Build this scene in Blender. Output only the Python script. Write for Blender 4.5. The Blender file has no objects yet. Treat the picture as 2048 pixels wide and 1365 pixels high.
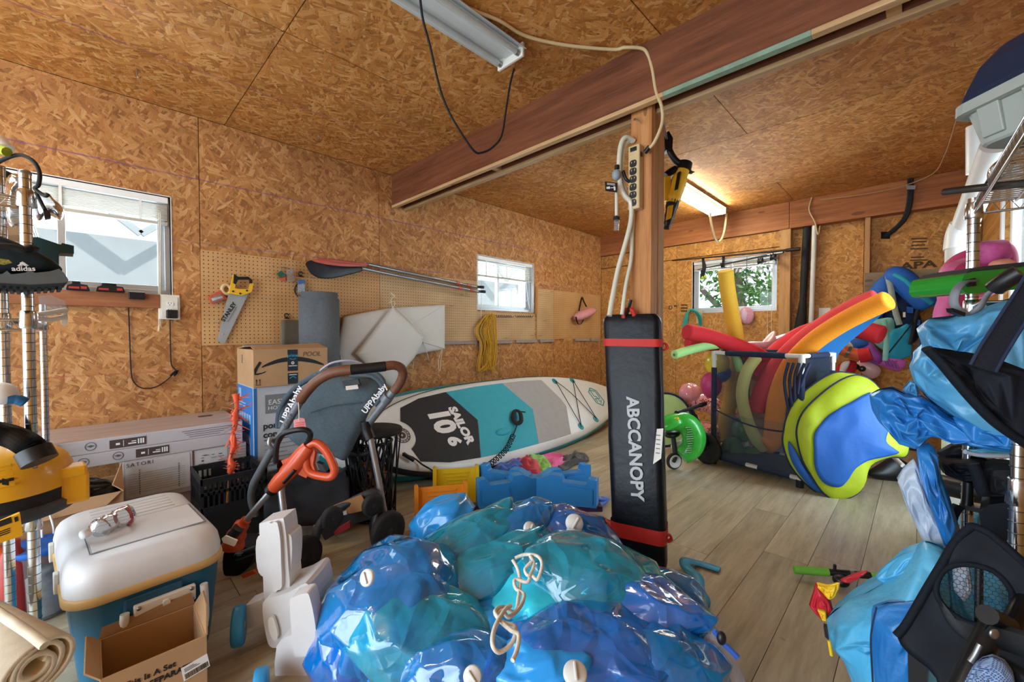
import bpy, bmesh, math, random
from mathutils import Vector, Matrix, noise as mnoise
R_ = math.radians
sc = bpy.context.scene
COL = sc.collection
# ------------------------------------------------------------------ camera, world, light, exposure
FPX, CX, CY, CAMZ = 830.0, 1024.0, 682.5, 1.07
AZ, PITCH = 44.5, 1.2
cam = bpy.data.objects.new('camera', bpy.data.cameras.new('camera'))
COL.objects.link(cam)
cam.data.sensor_width = 36.0
cam.data.lens = FPX / 2048.0 * 36.0
cam.data.clip_start = 0.02
cam.location = (0, 0, CAMZ)
cam.rotation_euler = (R_(90 - PITCH), 0, R_(AZ - 90))
sc.camera = cam
vs = sc.view_settings
vs.view_transform = 'Standard'; vs.look = 'None'; vs.gamma = 1.0; vs.use_curve_mapping = False
vs.exposure = 0.46
sc.cycles.max_bounces = 8
sc.cycles.diffuse_bounces = 4
sc.cycles.use_adaptive_sampling = True; sc.cycles.adaptive_threshold = 0.025; sc.cycles.adaptive_min_samples = 12
sc.cycles.transparent_max_bounces = 24
sc.cycles.use_denoising = True
sc.cycles.sample_clamp_indirect = 6.0
world = bpy.data.worlds.new('sky'); sc.world = world; world.use_nodes = True
bg = world.node_tree.nodes['Background']
bg.inputs[0].default_value = (0.80, 0.91, 1.0, 1); bg.inputs[1].default_value = 1.7
sun = bpy.data.objects.new('sun', bpy.data.lights.new('sun', 'SUN'))
COL.objects.link(sun); sun.data.energy = 2.0; sun.data.angle = R_(1.5); sun.data.color = (1, .95, .88)
sun.rotation_euler = (R_(38), 0, R_(28))
LF, BK, RT, RE, HT = 3.3, 5.2, -0.36, -2.1, 2.44   # left wall Y, back wall X, right wall Y, rear wall X, ceiling
def portal(loc, rot, sx, sy, power, color=(.74, .87, 1)):
    l = bpy.data.lights.new('daylight', 'AREA'); l.shape = 'RECTANGLE'; l.size = sx; l.size_y = sy
    l.energy = power; l.color = color
    o = bpy.data.objects.new('daylight', l); COL.objects.link(o); o.location = loc; o.rotation_euler = rot
    return o
# area lamps for daylight: doorway added behind the camera, two left windows, back window, right door
portal((RE - .05, 1.45, 1.1), (R_(90), 0, R_(-90)), 3.3, 2.1, 95)
portal((-.1, LF + .16, 1.6), (R_(-90), 0, 0), .88, .58, 14)
portal((3.28, LF + .16, 1.6), (R_(-90), 0, 0), .86, .58, 14)
portal((BK + .16, 1.55, 1.62), (R_(90), 0, R_(90)), .84, .56, 16)
portal((3.46, RT - .14, 1.1), (R_(90), 0, 0), .8, 1.8, 42)

# ------------------------------------------------------------------ pixels to points
_e = cam.rotation_euler.to_matrix()
CAMP = Vector((0, 0, CAMZ)); FWD = _e @ Vector((0, 0, -1)); RGT = _e @ Vector((1, 0, 0)); UPV = _e @ Vector((0, 1, 0))
def ray(px, py): return _e @ Vector(((px - CX) / FPX, -(py - CY) / FPX, -1))
def at(px, py, d): return CAMP + ray(px, py) * d
def onY(px, py, Y=LF): r = ray(px, py); return CAMP + r * (Y / r.y)
def onX(px, py, X=BK): r = ray(px, py); return CAMP + r * (X / r.x)
def onZ(px, py, z=0.0): r = ray(px, py); return CAMP + r * ((z - CAMZ) / r.z)
def onP(px, py, P0, N): r = ray(px, py); return CAMP + r * ((Vector(P0) - CAMP).dot(N) / r.dot(N))
X_, Y_, Z_ = Vector((1, 0, 0)), Vector((0, 1, 0)), Vector((0, 0, 1))
def frame(o, x, y):
    x = Vector(x).normalized(); z = x.cross(Vector(y)).normalized(); y = z.cross(x)
    m = Matrix((x, y, z)).transposed().to_4x4(); m.translation = Vector(o); return m
# ------------------------------------------------------------------ mesh collecting
class MB:
    def __init__(s, M=None): s.v = []; s.f = []; s.s = []; s.M = M
    def add(s, vs_, fs, smooth=False, M=None):
        b = len(s.v)
        for p in vs_:
            p = Vector(p)
            if M is not None: p = M @ p
            if s.M is not None: p = s.M @ p
            s.v.append(p)
        for f in fs: s.f.append([b + i for i in f]); s.s.append(smooth)
        return s
    def box(s, c, size, M=None):
        x, y, z = [a / 2 for a in size]; cx, cy, cz = c
        vs_ = [(cx + i * x, cy + j * y, cz + k * z) for k in (-1, 1) for j in (-1, 1) for i in (-1, 1)]
        return s.add(vs_, [(0, 2, 3, 1), (4, 5, 7, 6), (0, 1, 5, 4), (2, 6, 7, 3), (0, 4, 6, 2), (1, 3, 7, 5)], False, M)
    def bx(s, x0, x1, y0, y1, z0, z1, M=None):
        return s.box(((x0 + x1) / 2, (y0 + y1) / 2, (z0 + z1) / 2), (abs(x1 - x0), abs(y1 - y0), abs(z1 - z0)), M)
    def tube(s, pts, r, n=8, closed=False, cap=True, flat=1.0, M=None, up=None):
        pts = [Vector(p) for p in pts]; k = len(pts)
        rs = r if isinstance(r, (list, tuple)) else [r] * k
        vs_ = []; fs = []; N = None
        for i in range(k):
            if closed: t = pts[(i + 1) % k] - pts[i - 1]
            else: t = pts[min(i + 1, k - 1)] - pts[max(i - 1, 0)]
            if t.length < 1e-9: t = Vector((0, 0, 1))
            t.normalize()
            if N is None:
                a = Vector(up) if up is not None else (Vector((0, 0, 1)) if abs(t.z) < .9 else Vector((1, 0, 0)))
                N = (a - t * a.dot(t)).normalized()
            else:
                N = N - t * N.dot(t)
                N = N.normalized() if N.length > 1e-6 else t.orthogonal().normalized()
            B = t.cross(N)
            for j in range(n):
                a = 2 * math.pi * (j + .5) / n
                vs_.append(pts[i] + N * (math.sin(a) * rs[i] * flat) + B * (math.cos(a) * rs[i]))
        for i in range(k if closed else k - 1):
            for j in range(n):
                a, b = i * n + j, i * n + (j + 1) % n; c, d = ((i + 1) % k) * n + (j + 1) % n, ((i + 1) % k) * n + j
                fs.append((a, b, c, d))
        s.add(vs_, fs, n > 4, M)
        if cap and not closed:
            s.add(vs_[:n], [tuple(range(n - 1, -1, -1))], False, M); s.add(vs_[-n:], [tuple(range(n))], False, M)
        return s
    def lathe(s, prof, c=(0, 0, 0), axis=(0, 0, 1), n=20, M=None, smooth=True, sx=1.0):
        ax = Vector(axis).normalized(); a = ax.orthogonal().normalized(); b = ax.cross(a); c = Vector(c); vs_ = []; fs = []
        for (r, z) in prof:
            for j in range(n):
                t = 2 * math.pi * j / n
                vs_.append(c + ax * z + a * (math.cos(t) * r * sx) + b * (math.sin(t) * r))
        m = len(prof)
        for i in range(m - 1):
            for j in range(n): fs.append((i * n + j, i * n + (j + 1) % n, (i + 1) * n + (j + 1) % n, (i + 1) * n + j))
        s.add(vs_, fs, smooth, M)
        if prof[0][0] > 1e-6: s.add(vs_[:n], [tuple(range(n - 1, -1, -1))], False, M)
        if prof[-1][0] > 1e-6: s.add(vs_[-n:], [tuple(range(n))], False, M)
        return s
    def ell(s, c, rad, M=None, nu=20, nv=12, disp=None):
        vs_ = []; fs = []; c = Vector(c)
        for i in range(nv + 1):
            th = math.pi * i / nv
            for j in range(nu):
                ph = 2 * math.pi * j / nu
                d = Vector((math.sin(th) * math.cos(ph), math.sin(th) * math.sin(ph), math.cos(th)))
                k = 1 + (disp(d) if disp else 0)
                vs_.append(c + Vector((d.x * rad[0], d.y * rad[1], d.z * rad[2])) * k)
        for i in range(nv):
            for j in range(nu): fs.append((i * nu + j, (i + 1) * nu + j, (i + 1) * nu + (j + 1) % nu, i * nu + (j + 1) % nu))
        return s.add(vs_, fs, True, M)
    def prism(s, poly, z0, z1, M=None, smooth=False):
        n = len(poly)
        ar = sum(poly[i][0] * poly[(i + 1) % n][1] - poly[(i + 1) % n][0] * poly[i][1] for i in range(n))
        if ar < 0: poly = poly[::-1]
        vs_ = [(x, y, z0) for x, y in poly] + [(x, y, z1) for x, y in poly]
        s.add(vs_, [tuple(range(n - 1, -1, -1)), tuple(range(n, 2 * n))], False, M)
        return s.add(vs_, [(i, (i + 1) % n, n + (i + 1) % n, n + i) for i in range(n)], smooth, M)
    def grid(s, fn, nu, nv, smooth=True, M=None, wrap=False):
        vs_ = [fn(i / nu, j / nv) for i in range(nu + 1) for j in range(nv + 1)]
        fs = [(i * (nv + 1) + j, (i + 1) * (nv + 1) + j, (i + 1) * (nv + 1) + j + 1, i * (nv + 1) + j + 1) for i in range(nu) for j in range(nv)]
        return s.add(vs_, fs, smooth, M)
    def pillow(s, outline, thick, nr=14, power=2.2, disp=None, back=1.0, M=None, center=None, sub=6, front_noise=None):
        """closed cushion: outline = 2-D points (star shaped), front bulges to +z"""
        P = smooth2(outline, sub); n = len(P)
        c = center or (sum(p[0] for p in P) / n, sum(p[1] for p in P) / n)
        vs_ = []; fs = []
        for sd in (1, -1):
            base = len(vs_)
            vs_.append((c[0], c[1], 0)); 
            for k in range(1, nr + 1):
                q = math.sin(k / nr * math.pi / 2)
                for p in P: vs_.append((c[0] + (p[0] - c[0]) * q, c[1] + (p[1] - c[1]) * q, 0))
            for i in range(base, len(vs_)):
                x, y, _ = vs_[i]
                k = 0 if i == base else (i - base - 1) // n + 1
                q = math.sin(k / nr * math.pi / 2)
                h = thick * max(0, 1 - q ** power) ** .5
                if sd < 0: h *= back
                dz = (disp(x, y, sd) * min(1, (1 - q) * 6) if disp else 0)
                vs_[i] = (x, y, sd * h + dz)
            for j in range(n):
                a, b = base + 1 + j, base + 1 + (j + 1) % n
                fs.append((base, a, b) if sd > 0 else (base, b, a))
            for k in range(nr - 1):
                for j in range(n):
                    a, b = base + 1 + k * n + j, base + 1 + k * n + (j + 1) % n
                    q4 = (a, a + n, b + n, b)
                    fs.append(q4 if sd > 0 else q4[::-1])
        return s.add(vs_, fs, True, M)
def smooth2(pts, sub, closed=True):
    n = len(pts); out = []
    if sub <= 1: return [tuple(p) for p in pts]
    D = len(pts[0])
    for i in range(n if closed else n - 1):
        g = (lambda k: pts[k % n]) if closed else (lambda k: pts[min(max(k, 0), n - 1)])
        p0, p1, p2, p3 = g(i - 1), g(i), g(i + 1), g(i + 2)
        for k in range(sub):
            t = k / sub
            out.append(tuple(.5 * (2 * p1[d] + (p2[d] - p0[d]) * t + (2 * p0[d] - 5 * p1[d] + 4 * p2[d] - p3[d]) * t * t
                                   + (3 * p1[d] - p0[d] - 3 * p2[d] + p3[d]) * t ** 3) for d in range(D)))
    if not closed: out.append(tuple(pts[-1]))
    return out
def crv(pts, sub=6, closed=False): return [Vector(p) for p in smooth2([tuple(p) for p in pts], sub, closed)]
def rrect(w, h, r, k=4, cx=0, cy=0):
    out = []
    for (sx, sy, a0) in ((1, 1, 0), (-1, 1, 90), (-1, -1, 180), (1, -1, 270)):
        for i in range(k + 1):
            a = R_(a0 + 90 * i / k)
            out.append((cx + sx * (w / 2 - r) + r * math.cos(a), cy + sy * (h / 2 - r) + r * math.sin(a)))
    return out
def nz(p, f=1.0, seed=0.0): return mnoise.noise(Vector(p) * f + Vector((seed * 7.3, seed * 3.1, seed * 5.7)))
def crease(p, f=1.0, seed=0.0):   # sharp ridges
    return 1 - 2 * abs(nz(p, f, seed))
def facet(p, f=1.0, seed=0.0):   # crumpled sheet: flat facets meeting in sharp ridges
    d = mnoise.voronoi(Vector(p) * f + Vector((seed * 7.3, seed * 3.1, seed * 5.7)))[0]
    return d[0] * 1.7 - .75
# ------------------------------------------------------------------ objects
def obj(name, mb, mat, parent=None, bevel=0, seg=2, subsurf=0, solid=0, loc=None, kind=None, label=None):
    me = bpy.data.meshes.new(name)
    o = bpy.data.objects.new(name, me); COL.objects.link(o)
    off = Vector((0, 0, 0))
    if parent is None and mb.v:
        if loc is not None: off = Vector(loc)
        else:
            off = Vector((sum(v.x for v in mb.v) / len(mb.v), sum(v.y for v in mb.v) / len(mb.v), min(v.z for v in mb.v)))
    elif parent is not None:
        off = parent['_w'] if '_w' in parent else Vector((0, 0, 0)); off = Vector(off)
    me.from_pydata([tuple(v - off) for v in mb.v], [], mb.f)
    me.polygons.foreach_set('use_smooth', mb.s)
    me.update()
    if isinstance(mat, (list, tuple)): [me.materials.append(m) for m in mat]
    else: me.materials.append(mat)
    if parent is not None: o.parent = parent
    else: o.location = off
    o['_w'] = tuple(off)
    if solid:
        m = o.modifiers.new('solid', 'SOLIDIFY'); m.thickness = solid; m.offset = 0
    if bevel:
        m = o.modifiers.new('bevel', 'BEVEL'); m.width = bevel; m.segments = seg; m.limit_method = 'ANGLE'; m.angle_limit = R_(40)
    if subsurf:
        m = o.modifiers.new('sub', 'SUBSURF'); m.levels = subsurf; m.render_levels = subsurf
    if kind: o['kind'] = kind
    if label: o['label'] = label
    return o
def creased(o, lo=.35, hi=.9, levels=2, seed=1):
    me = o.data; rng = random.Random(seed); a = me.attributes.new('crease_edge', 'FLOAT', 'EDGE')
    a.data.foreach_set('value', [rng.uniform(lo, hi) for _ in me.edges])
    m = o.modifiers.new('sub', 'SUBSURF'); m.levels = levels; m.render_levels = levels
    return o
def tag(o, label, cat, group=None):
    o['label'] = label; o['category'] = cat
    if group: o['group'] = group
    return o
def thing(name, loc, label, cat, group=None):
    o = bpy.data.objects.new(name, None); COL.objects.link(o); o.location = loc; o['_w'] = tuple(loc)
    o.empty_display_size = .05
    return tag(o, label, cat, group)
def structure(name, loc=(0, 0, 0)):
    o = bpy.data.objects.new(name, None); COL.objects.link(o); o.location = loc; o['_w'] = tuple(loc); o['kind'] = 'structure'
    return o
def dup(root, delta=None, label=None, M=None):
    def cp(o, par):
        c = o.copy(); COL.objects.link(c)
        if par is not None: c.parent = par
        for ch in o.children: cp(ch, c)
        return c
    r = cp(root, None)
    if delta is not None: r.location = Vector(root.location) + Vector(delta)
    if label: r['label'] = label
    return r
def text(name, body, size, M, mat, parent, align='CENTER', bold=0.0, sx=1.0, ext=.0006, shear=0.0, spacing=1.0):
    cu = bpy.data.curves.new(name, 'FONT'); cu.body = body; cu.size = size; cu.align_x = align; cu.align_y = 'CENTER'
    cu.offset = bold; cu.extrude = ext; cu.shear = shear; cu.resolution_u = 3; cu.space_character = spacing
    t = bpy.data.objects.new('tmp', cu); COL.objects.link(t)
    me = bpy.data.meshes.new_from_object(t); bpy.data.objects.remove(t)
    off = Vector(parent['_w']) if parent is not None else Vector((0, 0, 0))
    for v in me.vertices:
        v.co = (M @ Vector((v.co.x * sx, v.co.y, v.co.z))) - off
    me.name = name; me.materials.clear(); me.materials.append(mat)
    o = bpy.data.objects.new(name, me); COL.objects.link(o); o.parent = parent; o['_w'] = tuple(off)
    return o
# ------------------------------------------------------------------ materials
def lin(c):
    if isinstance(c, str):
        c = c.lstrip('#'); c = [int(c[i:i + 2], 16) / 255 for i in (0, 2, 4)]
    return tuple((x / 12.92 if x <= .04045 else ((x + .055) / 1.055) ** 2.4) for x in c) + (1.0,)
_mats = {}
class NT:
    def __init__(s, name):
        s.m = bpy.data.materials.new(name); s.m.use_nodes = True; s.t = s.m.node_tree; s.n = s.t.nodes
        s.b = s.n['Principled BSDF']; s.out = s.n['Material Output']
    def node(s, typ, **kw):
        n = s.n.new(typ)
        for k, v in kw.items():
            if k.startswith('_'): setattr(n, k[1:], v)
        return n
    def link(s, a, b): s.t.links.new(a, b)
    def math(s, op, a, b=None, c=None):
        n = s.n.new('ShaderNodeMath'); n.operation = op
        for i, x in enumerate((a, b, c)):
            if x is None: continue
            if isinstance(x, (int, float)): n.inputs[i].default_value = x
            else: s.link(x, n.inputs[i])
        return n.outputs[0]
    def mix(s, f, a, b, mode='MIX'):
        n = s.n.new('ShaderNodeMix'); n.data_type = 'RGBA'; n.blend_type = mode
        for x, i in ((f, 0), (a, 6), (b, 7)):
            if isinstance(x, (int, float)): n.inputs[i].default_value = x
            elif isinstance(x, (tuple, list)): n.inputs[i].default_value = x
            else: s.link(x, n.inputs[i])
        return n.outputs[2]
    def ramp(s, f, stops):
        n = s.n.new('ShaderNodeValToRGB'); e = n.color_ramp.elements
        while len(e) < len(stops): e.new(.5)
        for el, (p, c) in zip(e, stops): el.position = p; el.color = c
        s.link(f, n.inputs[0]); return n.outputs[0]
    def noise(s, vec, scale, detail=3, rough=.5):
        n = s.n.new('ShaderNodeTexNoise'); n.inputs['Scale'].default_value = scale; n.inputs['Detail'].default_value = detail
        n.inputs['Roughness'].default_value = rough
        if vec is not None: s.link(vec, n.inputs['Vector'])
        return n.outputs[0]
    def voro(s, vec, scale, feature='F1'):
        n = s.n.new('ShaderNodeTexVoronoi'); n.inputs['Scale'].default_value = scale; n.feature = feature
        if vec is not None: s.link(vec, n.inputs['Vector'])
        return n
    def mapping(s, vec, rot=(0, 0, 0), scale=(1, 1, 1), loc=(0, 0, 0)):
        n = s.n.new('ShaderNodeMapping'); n.inputs['Rotation'].default_value = rot; n.inputs['Scale'].default_value = scale
        n.inputs['Location'].default_value = loc; s.link(vec, n.inputs['Vector']); return n.outputs[0]
    def pos(s): return s.n.new('ShaderNodeNewGeometry').outputs['Position']
    def objco(s): return s.n.new('ShaderNodeTexCoord').outputs['Object']
    def rnd(s): return s.n.new('ShaderNodeObjectInfo').outputs['Random']
    def bump(s, h, strength=.3, dist=.002):
        n = s.n.new('ShaderNodeBump'); n.inputs['Strength'].default_value = strength; n.inputs['Distance'].default_value = dist
        s.link(h, n.inputs['Height']); s.link(n.outputs[0], s.b.inputs['Normal'])
def mat(name, color, rough=.5, metal=0.0, spec=.5, coat=0.0, var=.12, vscale=12, bump=0, bscale=200, trans=0, emit=0, alpha=1, sheen=0, ior=1.45, bdist=.001):
    if name in _mats: return _mats[name]
    t = NT(name); b = t.b; c = lin(color)
    p = t.objco()
    if var:
        n = t.noise(p, vscale, 4, .6)
        dark = tuple(x * (1 - var) for x in c[:3]) + (1,); lt = tuple(min(1, x * (1 + var)) for x in c[:3]) + (1,)
        t.link(t.ramp(n, [(.3, dark), (.7, lt)]), b.inputs['Base Color'])
    else: b.inputs['Base Color'].default_value = c
    b.inputs['Roughness'].default_value = rough; b.inputs['Metallic'].default_value = metal
    b.inputs['Specular IOR Level'].default_value = spec; b.inputs['Coat Weight'].default_value = coat; b.inputs['IOR'].default_value = ior
    b.inputs['Coat Roughness'].default_value = .06
    if trans: b.inputs['Transmission Weight'].default_value = trans
    if alpha < 1: b.inputs['Alpha'].default_value = alpha
    if sheen: b.inputs['Sheen Weight'].default_value = sheen
    if emit: b.inputs['Emission Color'].default_value = c; b.inputs['Emission Strength'].default_value = emit
    if bump: t.bump(t.noise(p, bscale, 3, .6), bump, bdist)
    _mats[name] = t.m; return t.m
def osb(name, rot, tint, chalk=None, seams=None):
    """oriented strand board: overlapping flakes, the top one wins; rot turns world position into the board's plane"""
    t = NT(name)
    p = t.mapping(t.pos(), rot=rot)
    r = t.math('MULTIPLY', t.rnd(), 37.0)
    cb = t.n.new('ShaderNodeCombineXYZ'); t.link(r, cb.inputs[0]); t.link(r, cb.inputs[1])
    va = t.n.new('ShaderNodeVectorMath'); va.operation = 'ADD'; t.link(p, va.inputs[0]); t.link(cb.outputs[0], va.inputs[1])
    w = t.n.new('ShaderNodeTexNoise'); w.inputs['Scale'].default_value = 5; w.inputs['Detail'].default_value = 2; t.link(va.outputs[0], w.inputs['Vector'])
    vm = t.n.new('ShaderNodeVectorMath'); vm.operation = 'MULTIPLY_ADD'; t.link(w.outputs['Color'], vm.inputs[0]); vm.inputs[1].default_value = (.035, .035, 0); t.link(va.outputs[0], vm.inputs[2])
    fl = t.n.new('ShaderNodeVectorMath'); fl.operation = 'MULTIPLY'; t.link(vm.outputs[0], fl.inputs[0]); fl.inputs[1].default_value = (1, 1, 0)
    P = fl.outputs[0]
    best = None; val = None; Q = None
    for k, (a, sx, sy) in enumerate(((12, 12, 46), (55, 11, 50), (98, 13, 48), (143, 11, 44), (32, 22, 84), (118, 20, 76))):
        q = t.mapping(t.mapping(P, rot=(0, 0, R_(a)), loc=(k * 3.7, k * 1.9, 0)), scale=(sx, sy, 1))
        v = t.voro(q, 1.0); v.voronoi_dimensions = '2D'; v.inputs['Randomness'].default_value = .95
        sp = t.n.new('ShaderNodeSeparateColor'); t.link(v.outputs['Color'], sp.inputs[0])
        h = t.math('SUBTRACT', sp.outputs[0], t.math('MULTIPLY', v.outputs['Distance'], .30))
        c = sp.outputs[1]
        if best is None: best, val, Q = h, c, q
        else:
            g = t.math('GREATER_THAN', h, best)
            mx = t.n.new('ShaderNodeMix'); mx.data_type = 'FLOAT'; t.link(g, mx.inputs[0]); t.link(val, mx.inputs[2]); t.link(c, mx.inputs[3]); val = mx.outputs[0]
            vx = t.n.new('ShaderNodeMix'); vx.data_type = 'VECTOR'; t.link(g, vx.inputs[0]); t.link(Q, vx.inputs[4]); t.link(q, vx.inputs[5]); Q = vx.outputs[1]
            best = t.math('MAXIMUM', h, best)
    gn = t.n.new('ShaderNodeTexNoise'); gn.noise_dimensions = '2D'; gn.inputs['Scale'].default_value = 2.2; gn.inputs['Detail'].default_value = 2.5
    t.link(t.mapping(Q, scale=(.5, 2.6, 1)), gn.inputs['Vector'])
    val = t.math('ADD', t.math('MULTIPLY', val, .5), t.math('MULTIPLY', gn.outputs[0], .5))
    d, m1, m2, l = [lin(x) for x in tint]
    col = t.ramp(val, [(.18, d), (.40, m1), (.62, m2), (.86, l)])
    # dark pits between the flakes
    pit = t.math('LESS_THAN', best, .56)
    col = t.mix(t.math('MULTIPLY', pit, .4), col, tuple(x * .5 for x in d[:3]) + (1,))
    big = t.noise(P, 1.6, 3, .55)
    col = t.mix(.55, col, t.ramp(big, [(.3, (.62, .6, .58, 1)), (.7, (1.12, 1.1, 1.08, 1))]), 'MULTIPLY')
    if chalk:
        sep = t.n.new('ShaderNodeSeparateXYZ'); t.link(t.pos(), sep.inputs[0])
        wob = t.math('MULTIPLY', t.math('SUBTRACT', t.noise(t.pos(), 30, 2), .5), .004)
        for (axis, c0, colr, amt) in chalk:
            dd = t.math('ABSOLUTE', t.math('SUBTRACT', t.math('ADD', sep.outputs[axis], wob), c0))
            ln = t.math('MULTIPLY', t.math('SUBTRACT', 1.0, t.math('MINIMUM', t.math('DIVIDE', dd, .006), 1.0)), t.math('MULTIPLY', t.noise(t.pos(), 5, 2), amt * 1.6))
            col = t.mix(ln, col, lin(colr))
    t.link(col, t.b.inputs['Base Color']); t.b.inputs['Roughness'].default_value = .62; t.b.inputs['Specular IOR Level'].default_value = .32
    t.bump(t.math('ADD', best, t.math('MULTIPLY', val, .4)), .35, .003)
    return t.m
def wood(name, cols, axis=0, scale=1.0, rough=.6, rndmul=11.0, stretch=14, knots=True, world=False, spec=.3):
    t = NT(name); p = t.pos() if world else t.objco()
    r = t.math('MULTIPLY', t.rnd(), rndmul)
    cb = t.n.new('ShaderNodeCombineXYZ'); [t.link(r, cb.inputs[i]) for i in range(3)]
    va = t.n.new('ShaderNodeVectorMath'); va.operation = 'ADD'; t.link(p, va.inputs[0]); t.link(cb.outputs[0], va.inputs[1])
    s = [stretch * scale] * 3; s[axis] = scale
    q = t.mapping(va.outputs[0], scale=tuple(s))
    g1 = t.noise(q, 1.6, 6, .62); g2 = t.noise(q, 7, 4, .6)
    v = t.math('ADD', t.math('MULTIPLY', g1, .75), t.math('MULTIPLY', g2, .25))
    col = t.ramp(v, [(.28, lin(cols[0])), (.5, lin(cols[1])), (.72, lin(cols[2]))])
    tone = t.n.new('ShaderNodeHueSaturation'); t.link(col, tone.inputs['Color'])
    t.link(t.math('ADD', .88, t.math('MULTIPLY', t.rnd(), .24)), tone.inputs['Value'])
    col = tone.outputs[0]
    if knots:
        s2 = [5 * scale] * 3; s2[axis] = 1.6 * scale
        kn = t.voro(t.mapping(va.outputs[0], scale=tuple(s2)), 1.0).outputs['Distance']
        col = t.mix(t.math('MULTIPLY', t.math('LESS_THAN', kn, .10), .55), col, tuple(x * .35 for x in lin(cols[0])[:3]) + (1,))
    t.link(col, t.b.inputs['Base Color']); t.b.inputs['Roughness'].default_value = rough; t.b.inputs['Specular IOR Level'].default_value = spec
    t.bump(v, .18, .002)
    return t.m
PINE = ('#a9764c', '#c99a68', '#deb888')
m_osb_l = osb('osb_left', (R_(-90), 0, 0), ('#8a5832', '#ac7644', '#bc8852', '#d4aa76'),
              chalk=((2, 2.046, '#6d3f7d', .9), (2, 1.643, '#6d4f7d', .7), (2, 1.235, '#74404e', .5), (2, .83, '#a03c34', .6)))
m_osb_b = osb('osb_back', (0, R_(90), 0), ('#925f2c', '#b27c3c', '#c08a48', '#d4a668'))  # same board as the left wall; golden lamp light is put into the tint
m_osb_c = osb('osb_ceiling', (0, 0, 0), ('#955c2a', '#b87c3c', '#c88e4e', '#dcb074'),  # lamp light on the ceiling is put into this lighter, warmer tint
              chalk=((1, 2.71, '#70407a', .8), (1, 2.41, '#70407a', .45)))
m_beam = wood('beam_timber', ('#4e2c1b', '#6c402a', '#835236'), axis=1, scale=1.2, rough=.5, knots=False)
m_beam2 = wood('header_timber', ('#7d4824', '#a5653a', '#bb7d4b'), axis=1, scale=1.2, rough=.55)
m_edge = wood('raw_edge_timber', ('#9c7850', '#b9966b', '#cfb088'), axis=1, scale=1.5)
m_post = wood('post_timber', ('#7d5334', '#a37548', '#bb9060'), axis=2, scale=1.3)
m_post2 = wood('post_board_timber', ('#8d5a34', '#b27a48', '#c69562'), axis=2, scale=1.3)
m_stud = wood('stud_timber', ('#8a6038', '#b08454', '#c49a68'), axis=2, scale=1.5)
m_greyboard = wood('weathered_board', ('#6a5a48', '#87755e', '#a08e74'), axis=1, scale=1.5)
m_sill = wood('sill_timber', ('#6a4028', '#8a5638', '#9c6a48'), axis=0, scale=1.5)
m_plank = wood('floor_plank', ('#8c806a', '#aca086', '#c4b89c'), axis=0, scale=1.6, rough=.42, stretch=9, spec=.4, knots=False, world=False)
m_dark = mat('dark_gap', '#140c07', .9)
m_white = mat('white_vinyl', '#e6e8e8', .35, var=.03)
m_alum = mat('window_aluminium', '#b9bfc2', .35, .6, var=.05)
m_glass = NT('window_glass')
_g = m_glass.n.new('ShaderNodeBsdfGlossy'); _g.inputs['Roughness'].default_value = .02
_t = m_glass.n.new('ShaderNodeBsdfTransparent'); _t.inputs[0].default_value = (.93, .96, .96, 1)
_x = m_glass.n.new('ShaderNodeMixShader'); _fr = m_glass.n.new('ShaderNodeFresnel'); _fr.inputs[0].default_value = 1.3
m_glass.link(_fr.outputs[0], _x.inputs[0]); m_glass.link(_t.outputs[0], _x.inputs[1]); m_glass.link(_g.outputs[0], _x.inputs[2]); m_glass.link(_x.outputs[0], m_glass.out.inputs[0])
m_glass = m_glass.m
m_black = mat('black_plastic', '#15171a', .4, var=.2)
m_blackmatte = mat('black_matte', '#17181b', .75, var=.2)
m_chrome = mat('chrome', '#c9cdd0', .16, 1.0, var=.04)
m_steel = mat('steel', '#9a9ea0', .35, .9, var=.08)
m_cream = mat('cream_plastic', '#cbb68a', .5, var=.06)
m_offwhite = mat('offwhite_plastic', '#dcdad0', .45, var=.05)
m_card = mat('cardboard', '#b08e68', .8, var=.1, vscale=5, bump=.1, bscale=60)
m_card_d = mat('cardboard_inside', '#8c6c4a', .85, var=.1, vscale=5)
m_blackprint = mat('black_print', '#1c1d20', .6, var=0)
m_whiteprint = mat('white_print', '#e8eaec', .6, var=0)
# ================================================================== room shell
def rects_minus(u0, u1, v0, v1, holes):
    rs = [(u0, u1, v0, v1)]
    for (a, b, c, d) in holes:
        out = []
        for (x0, x1, y0, y1) in rs:
            ix0, ix1, iy0, iy1 = max(x0, a), min(x1, b), max(y0, c), min(y1, d)
            if ix0 >= ix1 or iy0 >= iy1: out.append((x0, x1, y0, y1)); continue
            if x0 < ix0: out.append((x0, ix0, y0, y1))
            if ix1 < x1: out.append((ix1, x1, y0, y1))
            if y0 < iy0: out.append((ix0, ix1, y0, iy0))
            if iy1 < y1: out.append((ix0, ix1, iy1, y1))
        rs = out
    return rs
def board(name, parent, M, u0, u1, v0, v1, th, m, holes=(), gap=.002):
    mb = MB(M)
    for (a, b, c, d) in rects_minus(u0 + gap, u1 - gap, v0 + gap, v1 - gap, holes): mb.bx(a, b, c, d, -th, 0)
    return obj(name, mb, m, parent)
W1 = (-.56, .36, 1.30, 1.90); W2 = (2.84, 3.72, 1.31, 1.88); W3 = (1.11, 2.0, 1.31, 1.93)
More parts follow.
